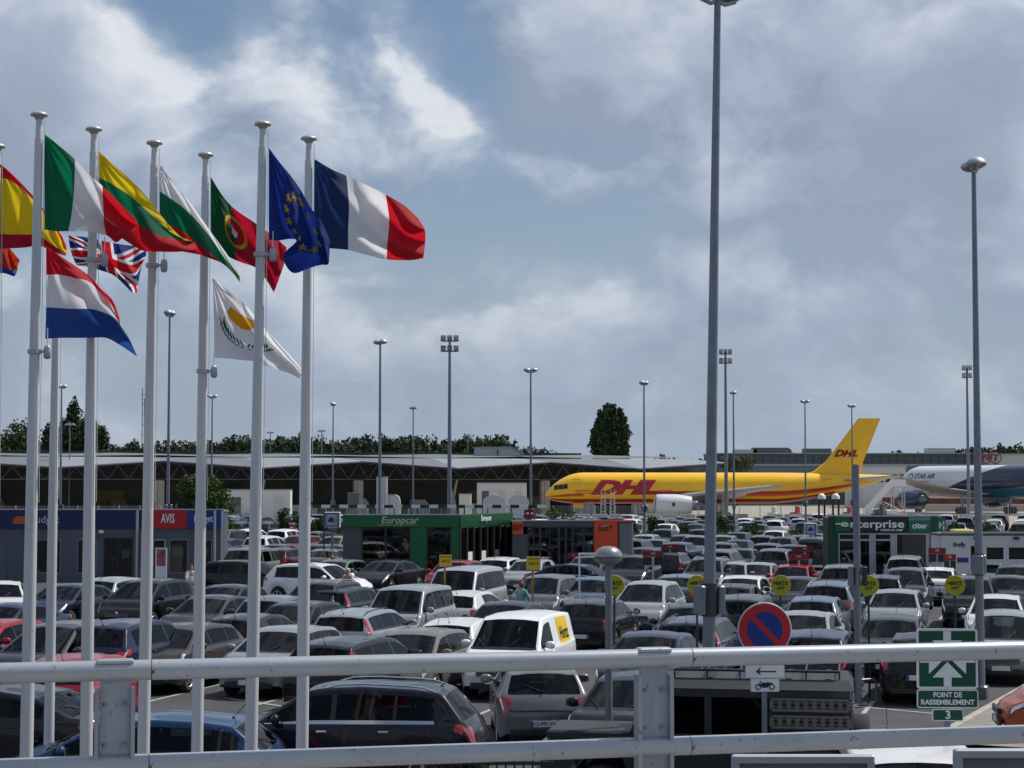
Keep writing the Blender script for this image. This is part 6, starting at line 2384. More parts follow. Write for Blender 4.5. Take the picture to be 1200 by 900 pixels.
# ------------------------------------------------------------------ aeroplanes
def airliner(name, loc, head, spec, livery, label):
    r = empty(name, loc, rz=head, label=label, cat='aeroplane')
    LN, LT, Rd, zc = spec['nose'], spec['tail'], spec['rad'], spec['zc']
    rz_ = spec.get('radz', Rd)

    def sect(x):
        """(half width, half height, centre z)"""
        dn, dt = LN - x, x - LT
        k, dz = 1.0, 0.0
        nl, tl = spec['nl'], spec['tl']
        if dn < nl:
            f = dn / nl
            k = max(.02, (1 - (1 - f) ** 2.0) ** .72)
            dz = -.50 * rz_ * (1 - f) ** 2
        if dt < tl:
            f = dt / tl
            kk = .10 + .90 * (1 - (1 - f) ** 1.55)
            dz = rz_ * (1 - kk) * .82
            k = min(k, kk)
        return Rd * k, rz_ * k, zc + dz
    nx, na = spec.get('nx', 110), spec.get('na', 84)
    xs = [LT + (LN - LT) * (i / nx) for i in range(nx + 1)]
    xs = xs[:-3] + [LN - spec['nl'] * f for f in (.16, .12, .08, .05, .028, .012, .003)]
    xs.sort()
    mb = MB()
    vs = []
    for x in xs:
        hw, hh, cz = sect(x)
        for j in range(na):
            a = 2 * math.pi * (j + .5) / na
            vs.append((x, hw * math.sin(a), cz + hh * math.cos(a)))
    groups = {}
    for i in range(len(xs) - 1):
        for j in range(na):
            j2 = (j + 1) % na
            a = 2 * math.pi * (j + 1) / na
            xm = (xs[i] + xs[i + 1]) / 2
            m = livery(xm, rz_ * math.cos(a), math.sin(a))
            groups.setdefault(m, []).append((i * na + j, i * na + j2, (i + 1) * na + j2, (i + 1) * na + j))
    first = True
    for m, fs in groups.items():
        if first:
            mb.add(vs, fs, MATS[m], True); first = False
        else:
            k = mb.mi(MATS[m])
            for f in fs:
                mb.f.append(f); mb.m.append(k); mb.sm.append(True)
    mb.add([vs[j] for j in range(na)], [tuple(range(na))], DARKW)
    fus = mb.build('fuselage', r)

    def side_pt(x, z, sy=-1, off=.02):
        hw, hh, cz = sect(x)
        q = max(-.999, min(.999, (z - cz) / hh))
        return Vector((x, sy * (hw * math.sqrt(1 - q * q) + off), z))

    def wrap(me, x0, z0, flip=1, nm='lettering', parent=None):
        """lay lettering on the left flank"""
        bm = bmesh.new(); bm.from_mesh(me)
        zs = [v.co.z for v in bm.verts]
        lo, hi = min(zs), max(zs)
        for k in range(1, 12):
            bmesh.ops.bisect_plane(bm, geom=bm.verts[:] + bm.edges[:] + bm.faces[:], plane_co=(0, 0, lo + (hi - lo) * k / 12), plane_no=(0, 0, 1))
        for v in bm.verts:
            v.co = side_pt(x0 + v.co.x * flip, z0 + v.co.z, spec['side'], .02 + (.01 if v.co.y < 0 else 0))
        bm.to_mesh(me); bm.free()
        return put_mesh(nm, me, parent or r)
    # wings
    def surf(nm, pts, th, m, both=True, par=r, thin=.35):
        """pts: (y, xLE, xTE, z) stations"""
        for sy in ((1, -1) if both else (1,)):
            mb = MB()
            vs = []
            prof = [(0, 0), (.04, .32), (.15, .5), (.4, .48), (.7, .28), (1, .04), (.7, -.22), (.4, -.34), (.15, -.36), (.04, -.22)]
            for k, (y, xl, xt, z) in enumerate(pts):
                t = th * (1 - (1 - thin) * k / (len(pts) - 1))
                for f, h in prof:
                    vs.append((xl + (xt - xl) * f, sy * y, z + h * t))
            n = len(prof)
            fs = [(k * n + i, k * n + (i + 1) % n, (k + 1) * n + (i + 1) % n, (k + 1) * n + i) for k in range(len(pts) - 1) for i in range(n)]
            mb.add(vs, fs, m, True)
            mb.add(vs[-n:], [tuple(range(n))], m)
            mb.build(nm, par)
    WG = mat('wing_grey', (.42, .42, .42), .4, .2, var=.06, scale=.5)
    surf('wing', spec['wing'], spec['wth'], WG)
    surf('tailplane', spec['stab'], .5, WG)
    # fin
    f = spec['fin']
    mb = MB()
    vs = []
    prof = [(0, 0), (.05, .45), (.25, 1), (.6, .8), (1, .08)]
    for (z, xl, xt, t) in f['st']:
        for a, b in prof:
            vs.append((xl + (xt - xl) * a, b * t, z))
        for a, b in reversed(prof[1:]):
            vs.append((xl + (xt - xl) * a, -b * t, z))
    n = 9
    mb.add(vs, [(k * n + i, k * n + (i + 1) % n, (k + 1) * n + (i + 1) % n, (k + 1) * n + i) for k in range(len(f['st']) - 1) for i in range(n)], MATS[f['m']], True)
    mb.add(vs[-n:], [tuple(range(n))], MATS[f['m']])
    fin = mb.build('tail_fin', r)
    # engines
    for sy in (1, -1):
        e = spec['eng']
        c = (e['x'], sy * e['y'], e['z'])
        mb = MB()
        rr, ll = e['r'], e['l']
        M1 = MATS[e['m']]
        mb.lathe(c, [(rr * .80, ll * .485), (rr * .9, ll * .5), (rr, ll * .44), (rr * 1.03, ll * .2), (rr * 1.0, -ll * .15), (rr * .86, -ll * .42), (rr * .80, -ll * .5)], M1, 32, 'X')
        nac = mb.build('engine', r)
        mb = MB()
        mb.lathe(c, [(rr * .80, ll * .485), (rr * .78, ll * .2), (rr * .2, ll * .2), (rr * .12, ll * .30), (0, ll * .34)], DARKW, 28, 'X')
        mb.lathe(c, [(rr * .80, -ll * .5), (rr * .5, -ll * .45), (rr * .45, -ll * .7), (rr * .2, -ll * .85), (0, -ll * .88)], STEELG, 24, 'X')
        mb.build('fan', nac)
        mb = MB(); mb.lathe(c, [(rr * .795, ll * .486), (rr * .86, ll * .512), (rr * .93, ll * .49)], CHROME, 32, 'X'); mb.build('intake_lip', nac)
        mb = MB(); mb.prism([(c[0] + ll * .15, c[1] - .15, c[2] + rr * .7), (c[0] - ll * .6, c[1] - .15, c[2] + rr * .9), (c[0] - ll * .8, c[1] - .15, e['pz']), (c[0] - ll * .2, c[1] - .15, e['pz'] + .1)], (0, .3, 0), WG)
        mb.build('pylon', nac)
        if spec['side'] * sy > 0:
            mb = MB(); mb.box((c[0] + .1, c[1] + sy * rr * 1.02, c[2] + .05), (.35, .06, .5), DARKW); mb.build('panel_hatch', nac)
    # gear
    for gx, gy, w_, nw in [(0, spec['gy'], .55, 2), (0, -spec['gy'], .55, 2), (spec['ngx'], 0, .38, 1)]:
        mb = MB(); mb.tube((gx, gy, w_), (gx, gy, zc - rz_ * .7), .17 if nw > 1 else .11, STEELL, n=8)
        mb.tube((gx, gy, w_ * 2), (gx - 1.0, gy * .8, zc - rz_ * .6), .08, STEELL, n=6)
        g = mb.build('landing_gear', r)
        for k in range(nw):
            for sy in (-1, 1):
                mb = MB()
                mb.lathe((gx + (k * 1.25 - .62 if nw > 1 else 0), gy + sy * .35, w_), [(0, -.17), (w_ * .85, -.18), (w_, -.1), (w_, .1), (w_ * .85, .18), (0, .17)], RUBBER, 18, 'Y')
                mb.build('wheel', g)
        if nw == 1:
            mb = MB(); mb.box((gx + .3, gy + .35, zc - rz_ - .25), (1.4, .05, .7), MATS[f['m']]); mb.build('gear_door', g)
    # cockpit glass
    mb = MB()
    for sy in (1, -1):
        cw = spec['cockpit']
        for (x0, x1) in cw['x']:
            n_ = 6
            vs = []
            for j in range(n_ + 1):
                for i in range(n_ + 1):
                    x = x0 + (x1 - x0) * i / n_
                    z = cw['z0'] + (cw['z1'] - cw['z0']) * j / n_ + (x - cw['x'][0][0]) * cw['sl']
                    vs.append(side_pt(x, z, sy, .035))
            mb.add(vs, [(j * (n_ + 1) + i, j * (n_ + 1) + i + 1, (j + 1) * (n_ + 1) + i + 1, (j + 1) * (n_ + 1) + i) for j in range(n_) for i in range(n_)], TRIM)
    mb.build('cockpit_window', r)
    return r, fus, fin, side_pt, wrap


def aeroplanes():
    mat('dhl_yellow', srgb(252, 194, 0, .97), .35, var=.05, scale=.35, coat=.5)
    mat('dhl_red', srgb(190, 10, 30, .8), .4, coat=.4)
    mat('dhl_orange', srgb(215, 95, 10, .8), .4, coat=.4)
    mat('plane_white', (.66, .67, .68), .35, coat=.4)
    mat('plane_navy', (.008, .014, .045), .3, coat=.5)
    mat('plane_teal', (.02, .13, .19), .35, coat=.5)
    mat('plane_blue', (.012, .03, .11), .3, coat=.5)

    def liv(x, z, s):
        # z relative to the fuselage axis
        if z < -1.40 and x > -15: return 'dhl_red'
        if x > -17.5 and -1.02 < z < -.38 and (x > 19.9 or True):
            k = (z + 1.02) / .64
            if x > 17.6: return 'dhl_red' if .30 < k < .55 else 'dhl_orange' if k < .3 else 'dhl_yellow'
            if 8.2 < x < 17.3: return 'dhl_yellow'
            if x <= 8.2:
                return 'dhl_orange' if (k < .40 or k > .7) else 'dhl_red'
        return 'dhl_yellow'
    spec = dict(nose=22.5, tail=-22.4, rad=1.88, radz=2.0, zc=4.15, nl=5.0, tl=15.5, side=1,
                wing=[(1.2, 6.3, -3.2, 2.9), (6.6, 3.0, -2.6, 3.4), (19.0, -3.6, -5.4, 4.35)], wth=1.15,
                stab=[(.8, -15.8, -20.6, 5.15), (7.6, -20.6, -22.6, 5.7)],
                fin=dict(m='dhl_yellow', st=[(5.75, -10.6, -18.6, .22), (6.3, -12.4, -18.6, .22), (7.6, -14.0, -18.9, .2), (13.2, -18.3, -21.2, .09)]),
                eng=dict(x=6.6, y=6.4, z=2.05, r=1.32, l=4.6, m='plane_white', pz=3.3), gy=3.7, ngx=17.9,
                cockpit=dict(x=[(19.65, 20.2), (20.25, 20.8), (20.85, 21.35)], z0=4.08, z1=4.68, sl=-.10))
    # nose towards -X: heading slightly away from the viewer at the tail
    head = math.pi + R(-1.5) * -1
    nose = at(638.5, 578, 243)
    hv = Vector((math.cos(head), math.sin(head), 0))
    o = nose - hv * 22.5
    r, fus, fin, side_pt, wrap = airliner('cargo_aeroplane', (o.x, o.y, 0), head, spec, liv, 'long yellow DHL cargo aeroplane with red belly parked on the apron')
    # viewer sees its left flank: local +Y after turning round
    RED = MATS['dhl_red']
    me = text_mesh('DHL', 2.35, RED, bold=.16, shear=.42, fitw=8.8, depth=.01)
    wrap(me, 12.35, 3.85 + .30, -1, parent=fus)
    for (a, b) in ((16.6, 18.6), (6.2, 8.0)):
        for k in range(3):
            me = MB().box((0, 0, 0), (b - a, .01, .07), RED).mesh('stripe')
            bm = bmesh.new(); bm.from_mesh(me)
            for v in bm.verts:
                v.co = side_pt((a + b) / 2 + v.co.x, 3.45 + k * .2 + v.co.z, 1, .03 + (.005 if v.co.y < 0 else 0))
            bm.to_mesh(me); bm.free()
            put_mesh('stripe', me, fus)
    me = text_mesh('DHL', 1.15, RED, bold=.05, shear=.42, fitw=3.1, depth=.01)
    for v in me.vertices:
        v.co = Vector((-16.6 - v.co.x, .26, 8.6 + v.co.z))
    put_mesh('lettering', me, fin)
    me = MB().box((0, .015, 0), (4.9, .01, .10), RED).mesh('stripe')
    # doors
    for x in (18.5, -14.0):
        mb = MB()
        pts = [side_pt(x - .42, 3.7, 1, .015), side_pt(x + .42, 3.7, 1, .015), side_pt(x + .42, 4.6, 1, .015), side_pt(x + .42, 5.3, 1, .015), side_pt(x - .42, 5.3, 1, .015), side_pt(x - .42, 4.6, 1, .015)]
        for a, b in zip(pts, pts[1:] + pts[:1]):
            mb.tube(a, b, .025, mat('door_line', (.35, .2, .02), .5), n=4)
        mb.build('door', fus)
    # second aeroplane
    def liv2(x, z, s):
        e = (x - 2.0)
        top = -1.1 + max(0, (9.5 - x)) * .28
        if z < -1.75 + max(0, (6 - x)) * .06 and x < 14: return 'plane_teal' if x < 7 else 'plane_white'
        if x < 12 and z < top - .6 and z > -1.75: return 'plane_navy'
        if x < -6: return 'plane_navy'
        return 'plane_white'
    spec = dict(nx=300, na=120, nose=22.5, tail=-26, rad=2.5, radz=2.6, zc=4.95, nl=6.4, tl=17, side=1,
                wing=[(1.8, 9.0, -3.5, 3.1), (8, 5.0, -2.8, 3.8), (23.8, -6.0, -8.4, 6.0)], wth=1.5,
                stab=[(1, -18, -24.5, 6.0), (9.3, -23.5, -25.8, 6.7)],
                fin=dict(m='plane_navy', st=[(7.2, -12.5, -21.5, .3), (8.6, -15.5, -21.9, .28), (15.8, -21.5, -25, .1)]),
                eng=dict(x=8.2, y=7.9, z=2.2, r=1.42, l=4.9, m='plane_blue', pz=3.7), gy=4.65, ngx=17.5,
                cockpit=dict(x=[(19.2, 19.8), (19.9, 20.5), (20.6, 21.0)], z0=4.95, z1=5.6, sl=-.12))
    th = R(180 - 66)
    c = at(1156, 602, 293)
    r, fus, fin, side_pt, wrap = airliner('cargo_aeroplane', (c.x, c.y, 0), th, spec, liv2, 'white and navy STAR AIR cargo aeroplane cut by the right edge of the photo')
    me = text_mesh('STAR AIR', 1.05, MATS['plane_navy'], bold=.03, shear=.15, fitw=5.4, depth=.01)
    wrap(me, 12.6, 5.85, -1, parent=fus)
    me = text_mesh('operated for', .42, MATS['plane_navy'], fitw=3.2, depth=.01, shear=.2)
    wrap(me, 12.8, 5.05, -1, parent=fus)
    me = MB()
    for q in ringpoly(0, 0, .62, .62, .6, 20):
        me.prism([(a, 0, b) for a, b in q], (0, .01, 0), MATS['plane_teal'])
    wrap(me.mesh('logo'), 16.3, 5.8, -1, 'logo', parent=fus)
    mb = MB()
    pts = [side_pt(x, z, 1, .02) for x, z in ((18.4, 4.4), (19.2, 4.4), (19.2, 5.4), (19.2, 6.3), (18.4, 6.3), (18.4, 5.4))]
    mb.add(pts, [(0, 1, 2, 5), (5, 2, 3, 4)], DARKW)
    mb.build('door', fus)
    # mobile stairs
    p, q = at(1016, 599, 272), at(1047, 567, 272)
    s = empty('boarding_stairs', (p.x, 272, 0), label='white mobile boarding stairs between the yellow tail and the second aeroplane', cat='stairs')
    w = q.x - p.x
    h = 4.4
    for sy in (0, 1.8):
        mb = MB()
        mb.prism([(0, sy, .3), (0, sy, 1.25), (w, sy, h + .9), (w + 1.8, sy, h + .9), (w + 1.8, sy, h - .05), (w, sy, h - .05)], (0, .06, 0), WHITEP)
        mb.build('side_panel', s)
    n = 16
    for i in range(n):
        mb = MB(); mb.box((w * (i + .5) / n, .93, .35 + (h - .45) * (i + .5) / n), (w / n, 1.7, .06), STEELL); mb.build('step', s)
    mb = MB()
    for x, z in ((w * .55, 2.4), (w, h), (w + 1.6, h)):
        for sy in (.1, 1.7):
            mb.tube((x, sy, .5), (x, sy, z - .1), .08, STEELL, n=6)
    mb.tube((w * .55, .1, .6), (w + 1.6, .1, h - .4), .06, STEELL, n=5)
    mb.tube((w * .55, .1, 2.2), (w + 1.6, .1, .6), .06, STEELL, n=5)
    mb.build('support_frame', s)
    mb = MB(); mb.bbox((w * .6, .9, .6), (w * 1.1, 1.9, .5), WHITEP, .06); mb.build('chassis', s)
    for x in (w * .2, w * 1.0):
        for sy in (.1, 1.75):
            mb = MB(); mb.lathe((x, sy, .4), [(0, -.12), (.4, -.12), (.4, .12), (0, .12)], RUBBER, 14, 'Y'); mb.build('wheel', s)
    # free standing white steps beside the nose
    for px, lb in ((707, 'left white stepladder under the DHL letters'), (718, 'right white stepladder under the DHL letters')):
        p = at(px, 600, 234)
        s = empty('stepladder', (p.x, 234, 0), label=lb, cat='ladder')
        hh = fz(574, 234)
        mb = MB()
        for k in (-.25, .25):
            mb.tube((k - .1, 0, .05), (k, 0, hh), .045, STEELL, n=5)
            mb.tube((k + .1, .9, .05), (k, .2, hh), .045, STEELL, n=5)
        mb.build('frame', s)
        for k in range(8):
            mb = MB(); mb.box((-.08 + .01 * k, 0, .35 + k * (hh - .4) / 8), (.5, .12, .04), WHITEP); mb.build('rung', s)
    # fire point posts left of the right office
    for px, lb in ((963, 'left pair of black bollards with white domed top'), (979.5, 'right pair of black bollards with white domed top')):
        p = at(px, 604, 190)
        s = empty('twin_bollard', (p.x, 190, 0), label=lb + ', before the rear fuselage', cat='bollard')
        zt_ = fz(582, 190)
        for k in (-.28, .28):
            mb = MB(); mb.box((k, 0, zt_ / 2), (.16, .3, zt_), BLACKP); mb.build('leg', s)
        mb = MB(); mb.lathe((0, 0, zt_ - .25), [(.42, 0), (.40, .3), (.22, .52), (0, .6)], WHITEP, 14); mb.build('dome', s)
    # ground equipment on the apron
    eq = [(932, 594, 6, .6, REDP, 'red baggage tug under the rear fuselage'), (905, 596, 5, .5, WHITEP, 'white baggage cart under the fuselage'), (993, 592, 5, .6, REDP, 'small red tractor between lamp posts at the tail'),
          (1031, 597, 7, .6, DARKW, 'dark tractor beside the boarding stairs')]
    for px, py, wpx, h_, m, lb in eq:
        Y = 236 if px < 1000 else 262
        p = at(px, py, Y)
        W = wpx * Y / F * 2
        s = empty('apron_vehicle', (p.x, Y, 0), label=lb, cat='tractor')
        mb = MB(); mb.bbox((0, 0, .75), (W, 1.4, .8), m, .12); mb.build('body', s)
        mb = MB(); mb.bbox((W * .2, 0, 1.5), (W * .4, 1.2, .8), m, .12); mb.build('cab', s)
        for x in (-W * .3, W * .3):
            for sy in (-.6, .6):
                mb = MB(); mb.lathe((x, sy, .38), [(0, -.12), (.38, -.12), (.38, .12), (0, .12)], RUBBER, 12, 'Y'); mb.build('wheel', s)
    # perimeter fence between the far car park and the apron
    Y = 227.5
    s = empty('perimeter_fence', (0, Y, 0), label='long wire perimeter fence between the far cars and the apron', cat='fence')
    x0, x1 = -75, 75
    n = 60
    me = MB().box((0, 0, 1.05), (.08, .08, 2.1), STEELL).mesh('post')
    for i in range(n + 1):
        put_mesh('post', me, s, (x0 + (x1 - x0) * i / n, 0, 0))
    mb = MB()
    for k in range(9):
        mb.box(((x0 + x1) / 2, 0, .12 + k * .235), (x1 - x0, .022, .022), STEELL)
    x = x0
    while x < x1:
        mb.box((x, 0, 1.05), (.020, .020, 1.9), STEELL); x += .33
    mb.build('wire_mesh', s)
    # concrete barrier blocks behind the fence
    s = empty('barrier_row', (0, 231, 0), label='row of pale concrete barrier blocks along the apron edge', cat='barrier')
    me = MB().bbox((0, 0, .5), (1.9, .6, 1.0), mat('barrier_concrete', (.3, .3, .29), .9, var=.2, scale=1), .06).mesh('block')
    x = -58
    i = 0
    while x < 60:
        if i % 7 != 6:
            put_mesh('block', me, s, (x, random.uniform(-.1, .1), 0), random.uniform(-.03, .03))
        x += 2.15
        i += 1
# ------------------------------------------------------------------ vegetation
def leafmat(name, col, var=.35):
    m = bpy.data.materials.new(name)
    m.use_nodes = True
    t = NT(m.node_tree)
    b = t.n['Principled BSDF']
    g = t.node('ShaderNodeNewGeometry')
    n = t.node('ShaderNodeTexNoise', i_Scale=.9, i_Detail=3.0)
    t.link(g.outputs['Position'], n.inputs['Vector'])
    w = t.node('ShaderNodeTexWhiteNoise')
    w.noise_dimensions = '1D'
    t.link(g.outputs['Random Per Island'], w.inputs['W'])
    f = t.math('ADD', t.math('MULTIPLY', w.outputs['Value'], .5), t.math('MULTIPLY', n.outputs['Fac'], .6))
    lo = tuple(c * (1 - var) for c in col)
    hi = tuple(c * (1 + var * 1.6) for c in col)
    t.link(t.ramp(f, [(.2, lo), (.85, hi)]), b.inputs['Base Color'])
    b.inputs['Roughness'].default_value = .75
    b.inputs['Specular IOR Level'].default_value = .25
    MATS[name] = m
    return m


LPOP = leafmat('poplar_leaf', (.030, .054, .020))
LPIN = leafmat('pine_leaf', (.035, .055, .024))
LOAK = leafmat('oak_leaf', (.040, .062, .022))
LBSH = leafmat('bush_leaf', (.050, .085, .022))
LHED = leafmat('hedge_leaf', (.055, .085, .025))
LPAL = leafmat('pale_leaf', (.10, .12, .06))
BARK = mat('bark', (.07, .055, .04), .95, var=.3, scale=8)


def crown_into(mb, blobs, n, size, m, rnd, c0=(0, 0, 0)):
    """leaf-sized faces spread through lumps (centre, radii); denser near the surface"""
    vs, fs = [], []
    tot = sum(b[1][0] * b[1][2] for b in blobs)
    for (c, r) in blobs:
        k = int(n * r[0] * r[2] / tot)
        for _ in range(k):
            d = Vector((rnd.gauss(0, 1), rnd.gauss(0, 1), rnd.gauss(0, 1))).normalized()
            q = rnd.random() ** .35
            # ragged clumps
            w = 1 + .16 * math.sin(5.1 * d.x + 3 * c[0]) * math.sin(4.3 * d.z + 2.2 * d.y + c[2]) + rnd.uniform(-.08, .1)
            p = Vector((c0[0] + c[0] + d.x * r[0] * q * w, c0[1] + c[1] + d.y * r[1] * q * w, c0[2] + c[2] + d.z * r[2] * q * w))
            s = size * rnd.uniform(.5, 1.4)
            a = Vector((rnd.gauss(0, 1), rnd.gauss(0, 1), rnd.gauss(0, .7))).normalized()
            b = a.orthogonal().normalized()
            b = (Matrix.Rotation(rnd.uniform(0, 6.28), 3, a) @ b)
            cc = a.cross(b)
            i = len(vs)
            if rnd.random() < .5:
                vs += [p + b * s, p + cc * s * .6, p - b * s, p - cc * s * .6]
                fs.append((i, i + 1, i + 2, i + 3))
            else:
                vs += [p + b * s, p - b * s * .5 + cc * s * .7, p - b * s * .5 - cc * s * .7]
                fs.append((i, i + 1, i + 2))
    mb.add(vs, fs, m)


def tree(px, pybase, Y, H, blobs, n, size, m, label, trunk_r=.25, name='tree', cat='tree', group=None, seed=1, limbs=6, trunk=True):
    rnd = random.Random(seed)
    x = fx(px, Y)
    r = empty(name, (x, Y, 0), label=label, cat=cat, group=group)
    if trunk:
        mb = MB()
        mb.tube((0, 0, -.1), (.1, 0, H * .45), trunk_r, BARK, trunk_r * .7, 9)
        mb.tube((.1, 0, H * .45), (0, 0, H * .88), trunk_r * .7, BARK, trunk_r * .2, 7)
        for k in range(limbs):
            b = blobs[k % len(blobs)]
            z = H * (.25 + .5 * k / limbs)
            mb.tube((.05, 0, z), (b[0][0] * .8, b[0][1] * .8, max(z + .3, b[0][2])), trunk_r * .35, BARK, trunk_r * .1, 5)
        mb.build('trunk', r)
    mb = MB()
    crown_into(mb, blobs, n, size, m, rnd)
    o = mb.build('crown', r, fix=False, kind='stuff')
    return r


def vegetation():
    rnd = random.Random(5)
    # the dark poplar: x 692..738, y 474..542
    Y = 385
    s = F / Y
    H = fz(474, Y)
    w = 46 / s
    bl = []
    for ox, oy, top in ((-2.4, .3, .93), (-1.3, -.8, .98), (.0, .2, 1.0), (1.1, -.5, .99), (2.0, .6, .95), (2.8, -.2, .86), (-3.0, -.4, .80)):
        zt = 2.0 + (H - 2.6) * top
        n_ = int(15 * top)
        for k in range(n_):
            t = k / (n_ - 1)
            z = 2.2 + (zt - 2.2) * t
            rr = (1.30 + .35 * math.sin(t * 9 + ox * 2)) * (1 if t < .8 else max(.5, 1 - ((t - .8) / .2) ** 2 * .5))
            bl.append(((ox + rnd.uniform(-.35, .35), oy + rnd.uniform(-.5, .5), z), (rr, rr, .95)))
    tree(716, 540, Y, H, bl, 26000, .30, LPOP, 'tall dark poplar standing behind the hall, over the front of the yellow aeroplane', .35, 'poplar_tree', seed=3)
    # left group
    def lumps(w, h, z0, n, rn, flat=1.0):
        out = []
        for k in range(n):
            a, q = rn.uniform(0, 6.28), rn.random() ** .5
            z = z0 + h * rn.random()
            e = math.sin(math.pi * min(.97, .22 + .74 * (z - z0) / h))
            rr = w * .38 * rn.uniform(.7, 1.15)
            out.append(((math.cos(a) * q * w * .36 * e, math.sin(a) * q * w * .36 * e, z), (rr * e + .4, rr * e + .4, rr * .62 * flat + .3)))
        return out
    spec = [(85, 466, 350, 20, 'slender dark tree with pointed top behind the roof at the left', 12, LPOP), (100, 486, 345, 34, 'round dark tree right of the slender one at the left', 13, LOAK), (118, 503, 340, 26, 'lower dark tree at the right of the left tree group', 14, LOAK),
            (20, 502, 340, 46, 'broad dark tree at the left edge above the roof', 15, LOAK), (-14, 503, 342, 40, 'broad dark tree cut by the left edge', 16, LOAK), (58, 502, 343, 30, 'dark tree between the first two flagpoles above the roof', 17, LPIN), (74, 492, 348, 22, 'dark bushy tree just left of the slender one', 18, LPIN)]
    for px, pt, Y, wpx, lb, sd, m in spec:
        s = F / Y
        H = fz(pt, Y)
        rn = random.Random(sd)
        tree(px, 530, Y, H, lumps(wpx * 1.5 / s, H * .80, H * .14, 44, rn, 1.3), 8000, .36, m, lb, .3, 'tree', group='trees above the left roof', seed=sd)
    # round pine behind the left office: x 200..282, y 553..600
    Y = 140
    s = F / Y
    rn = random.Random(33)
    H = fz(553, Y)
    bl = []
    for k in range(30):
        a, q = rn.uniform(0, 6.28), rn.random() ** .5
        z = 1.6 + (H - 2.3) * rn.random()
        e = math.sqrt(max(.05, 1 - ((z - 1.8) / (H - 1.4)) ** 2))
        bl.append(((math.cos(a) * q * 2.0 * e, math.sin(a) * q * 2.0 * e, z), (.95, .95, .62)))
    tree(240, 600, Y, H, bl, 15000, .11, LBSH, 'round bushy green tree right behind the left rental office', .2, 'tree', seed=8)
    # far woods as masses: pines between x 120 and 665, and right skyline
    def wood(px0, px1, Y, ptops, label, seed, m, jit=5.0, z_extra=0):
        rn = random.Random(seed)
        mb = MB()
        s = F / Y
        px = px0
        while px < px1:
            t = (px - px0) / (px1 - px0)
            k = min(int(t * (len(ptops) - 1)), len(ptops) - 2)
            f = t * (len(ptops) - 1) - k
            top = ptops[k] * (1 - f) + ptops[k + 1] * f + rn.uniform(-jit, jit * .8)
            yy = Y + rn.uniform(-8, 14)
            H = fz(top, yy)
            w = rn.uniform(12, 30) / s
            x = fx(px, yy)
            mb.tube((x, yy, 0), (x, yy, H - 1), .22, BARK, .12, 5)
            bl = [((rn.uniform(-w, w) * .32, rn.uniform(-w, w) * .3, H - 1.2 - q * 1.3 - rn.random()), (w * .38, w * .38, 1.25)) for q in range(5)]
            bl += [((rn.uniform(-w, w) * .4, 0, H * .35 + rn.random() * H * .3), (w * .55, w * .5, H * .16)) for q in range(3)]
            bl += [((rn.uniform(-w, w) * .3, rn.uniform(-w, w) * .3, H - 3.2 - rn.random() * 1.5), (w * .62, w * .5, 2.2)) for q in range(4)]
            crown_into(mb, bl, 900, .42 * Y / 400 if Y > 400 else .42, m, rn, (x, yy, 0))
            px += w * s * rn.uniform(.20, .36)
        mb.build('woodland', fix=False, kind='stuff', label=label, cat='wood')
    wood(118, 300, 400, [519, 517, 514, 518, 512, 511], 'dark pine wood above the roof between the second and fifth flagpoles', 41, LPIN)
    wood(296, 420, 405, [511, 513, 509, 514, 511], 'dark pine wood above the roof between the fifth flagpole and the French flag', 42, LPIN)
    wood(416, 600, 410, [512, 511, 509, 514, 510, 508, 513], 'dark pine wood above the roof around the floodlight mast', 43, LPIN)
    wood(596, 668, 415, [521, 523, 527, 534], 'low end of the pine wood left of the poplar', 44, LPIN, 2)
    wood(735, 845, 420, [535, 536, 533, 538, 536, 535], 'low dark treeline right of the poplar', 45, LOAK, 2)
    wood(868, 1080, 560, [529, 530, 527, 531, 529, 531, 528, 530], 'thin treeline above the dark cargo terminal', 46, LOAK, 1.5)
    wood(1080, 1260, 520, [530, 527, 522, 521, 522, 524], 'treeline above the terminal at the right edge', 47, LOAK, 2.5)
    # a second, lower and more distant belt closes the horizon
    wood(-60, 1300, 900, [556, 554, 553, 555, 554, 556, 555], 'very distant tree belt along the horizon', 48, LOAK, 1.5)
    # hedge with retaining wall between the two car parks
    Y = 146
    x0, x1 = fx(228, Y), fx(1000, Y)
    r = empty('hedge', ((x0 + x1) / 2, Y, 0), label='low clipped hedge along a kerb wall between the two car parks', cat='hedge')
    w = x1 - x0
    mb = MB(); mb.box((0, 0, .35), (w, .3, .70), mat('old_wall', (.10, .09, .07), .9, var=.3, scale=1)); mb.build('wall', r)
    mb = MB(); mb.box((0, -.02, .74), (w, .4, .07), mat('wall_coping', (.26, .24, .16), .9, var=.2, scale=2)); mb.build('coping', r)
    mb = MB()
    rn = random.Random(60)
    bl = [((-w / 2 + w * (k + .5) / 46, .9 + rn.uniform(-.2, .2), .62), (.95, .6, rn.uniform(.3, .5))) for k in range(46)]
    crown_into(mb, bl, 14000, .10, LHED, rn)
    mb.build('foliage', r, fix=False, kind='stuff')
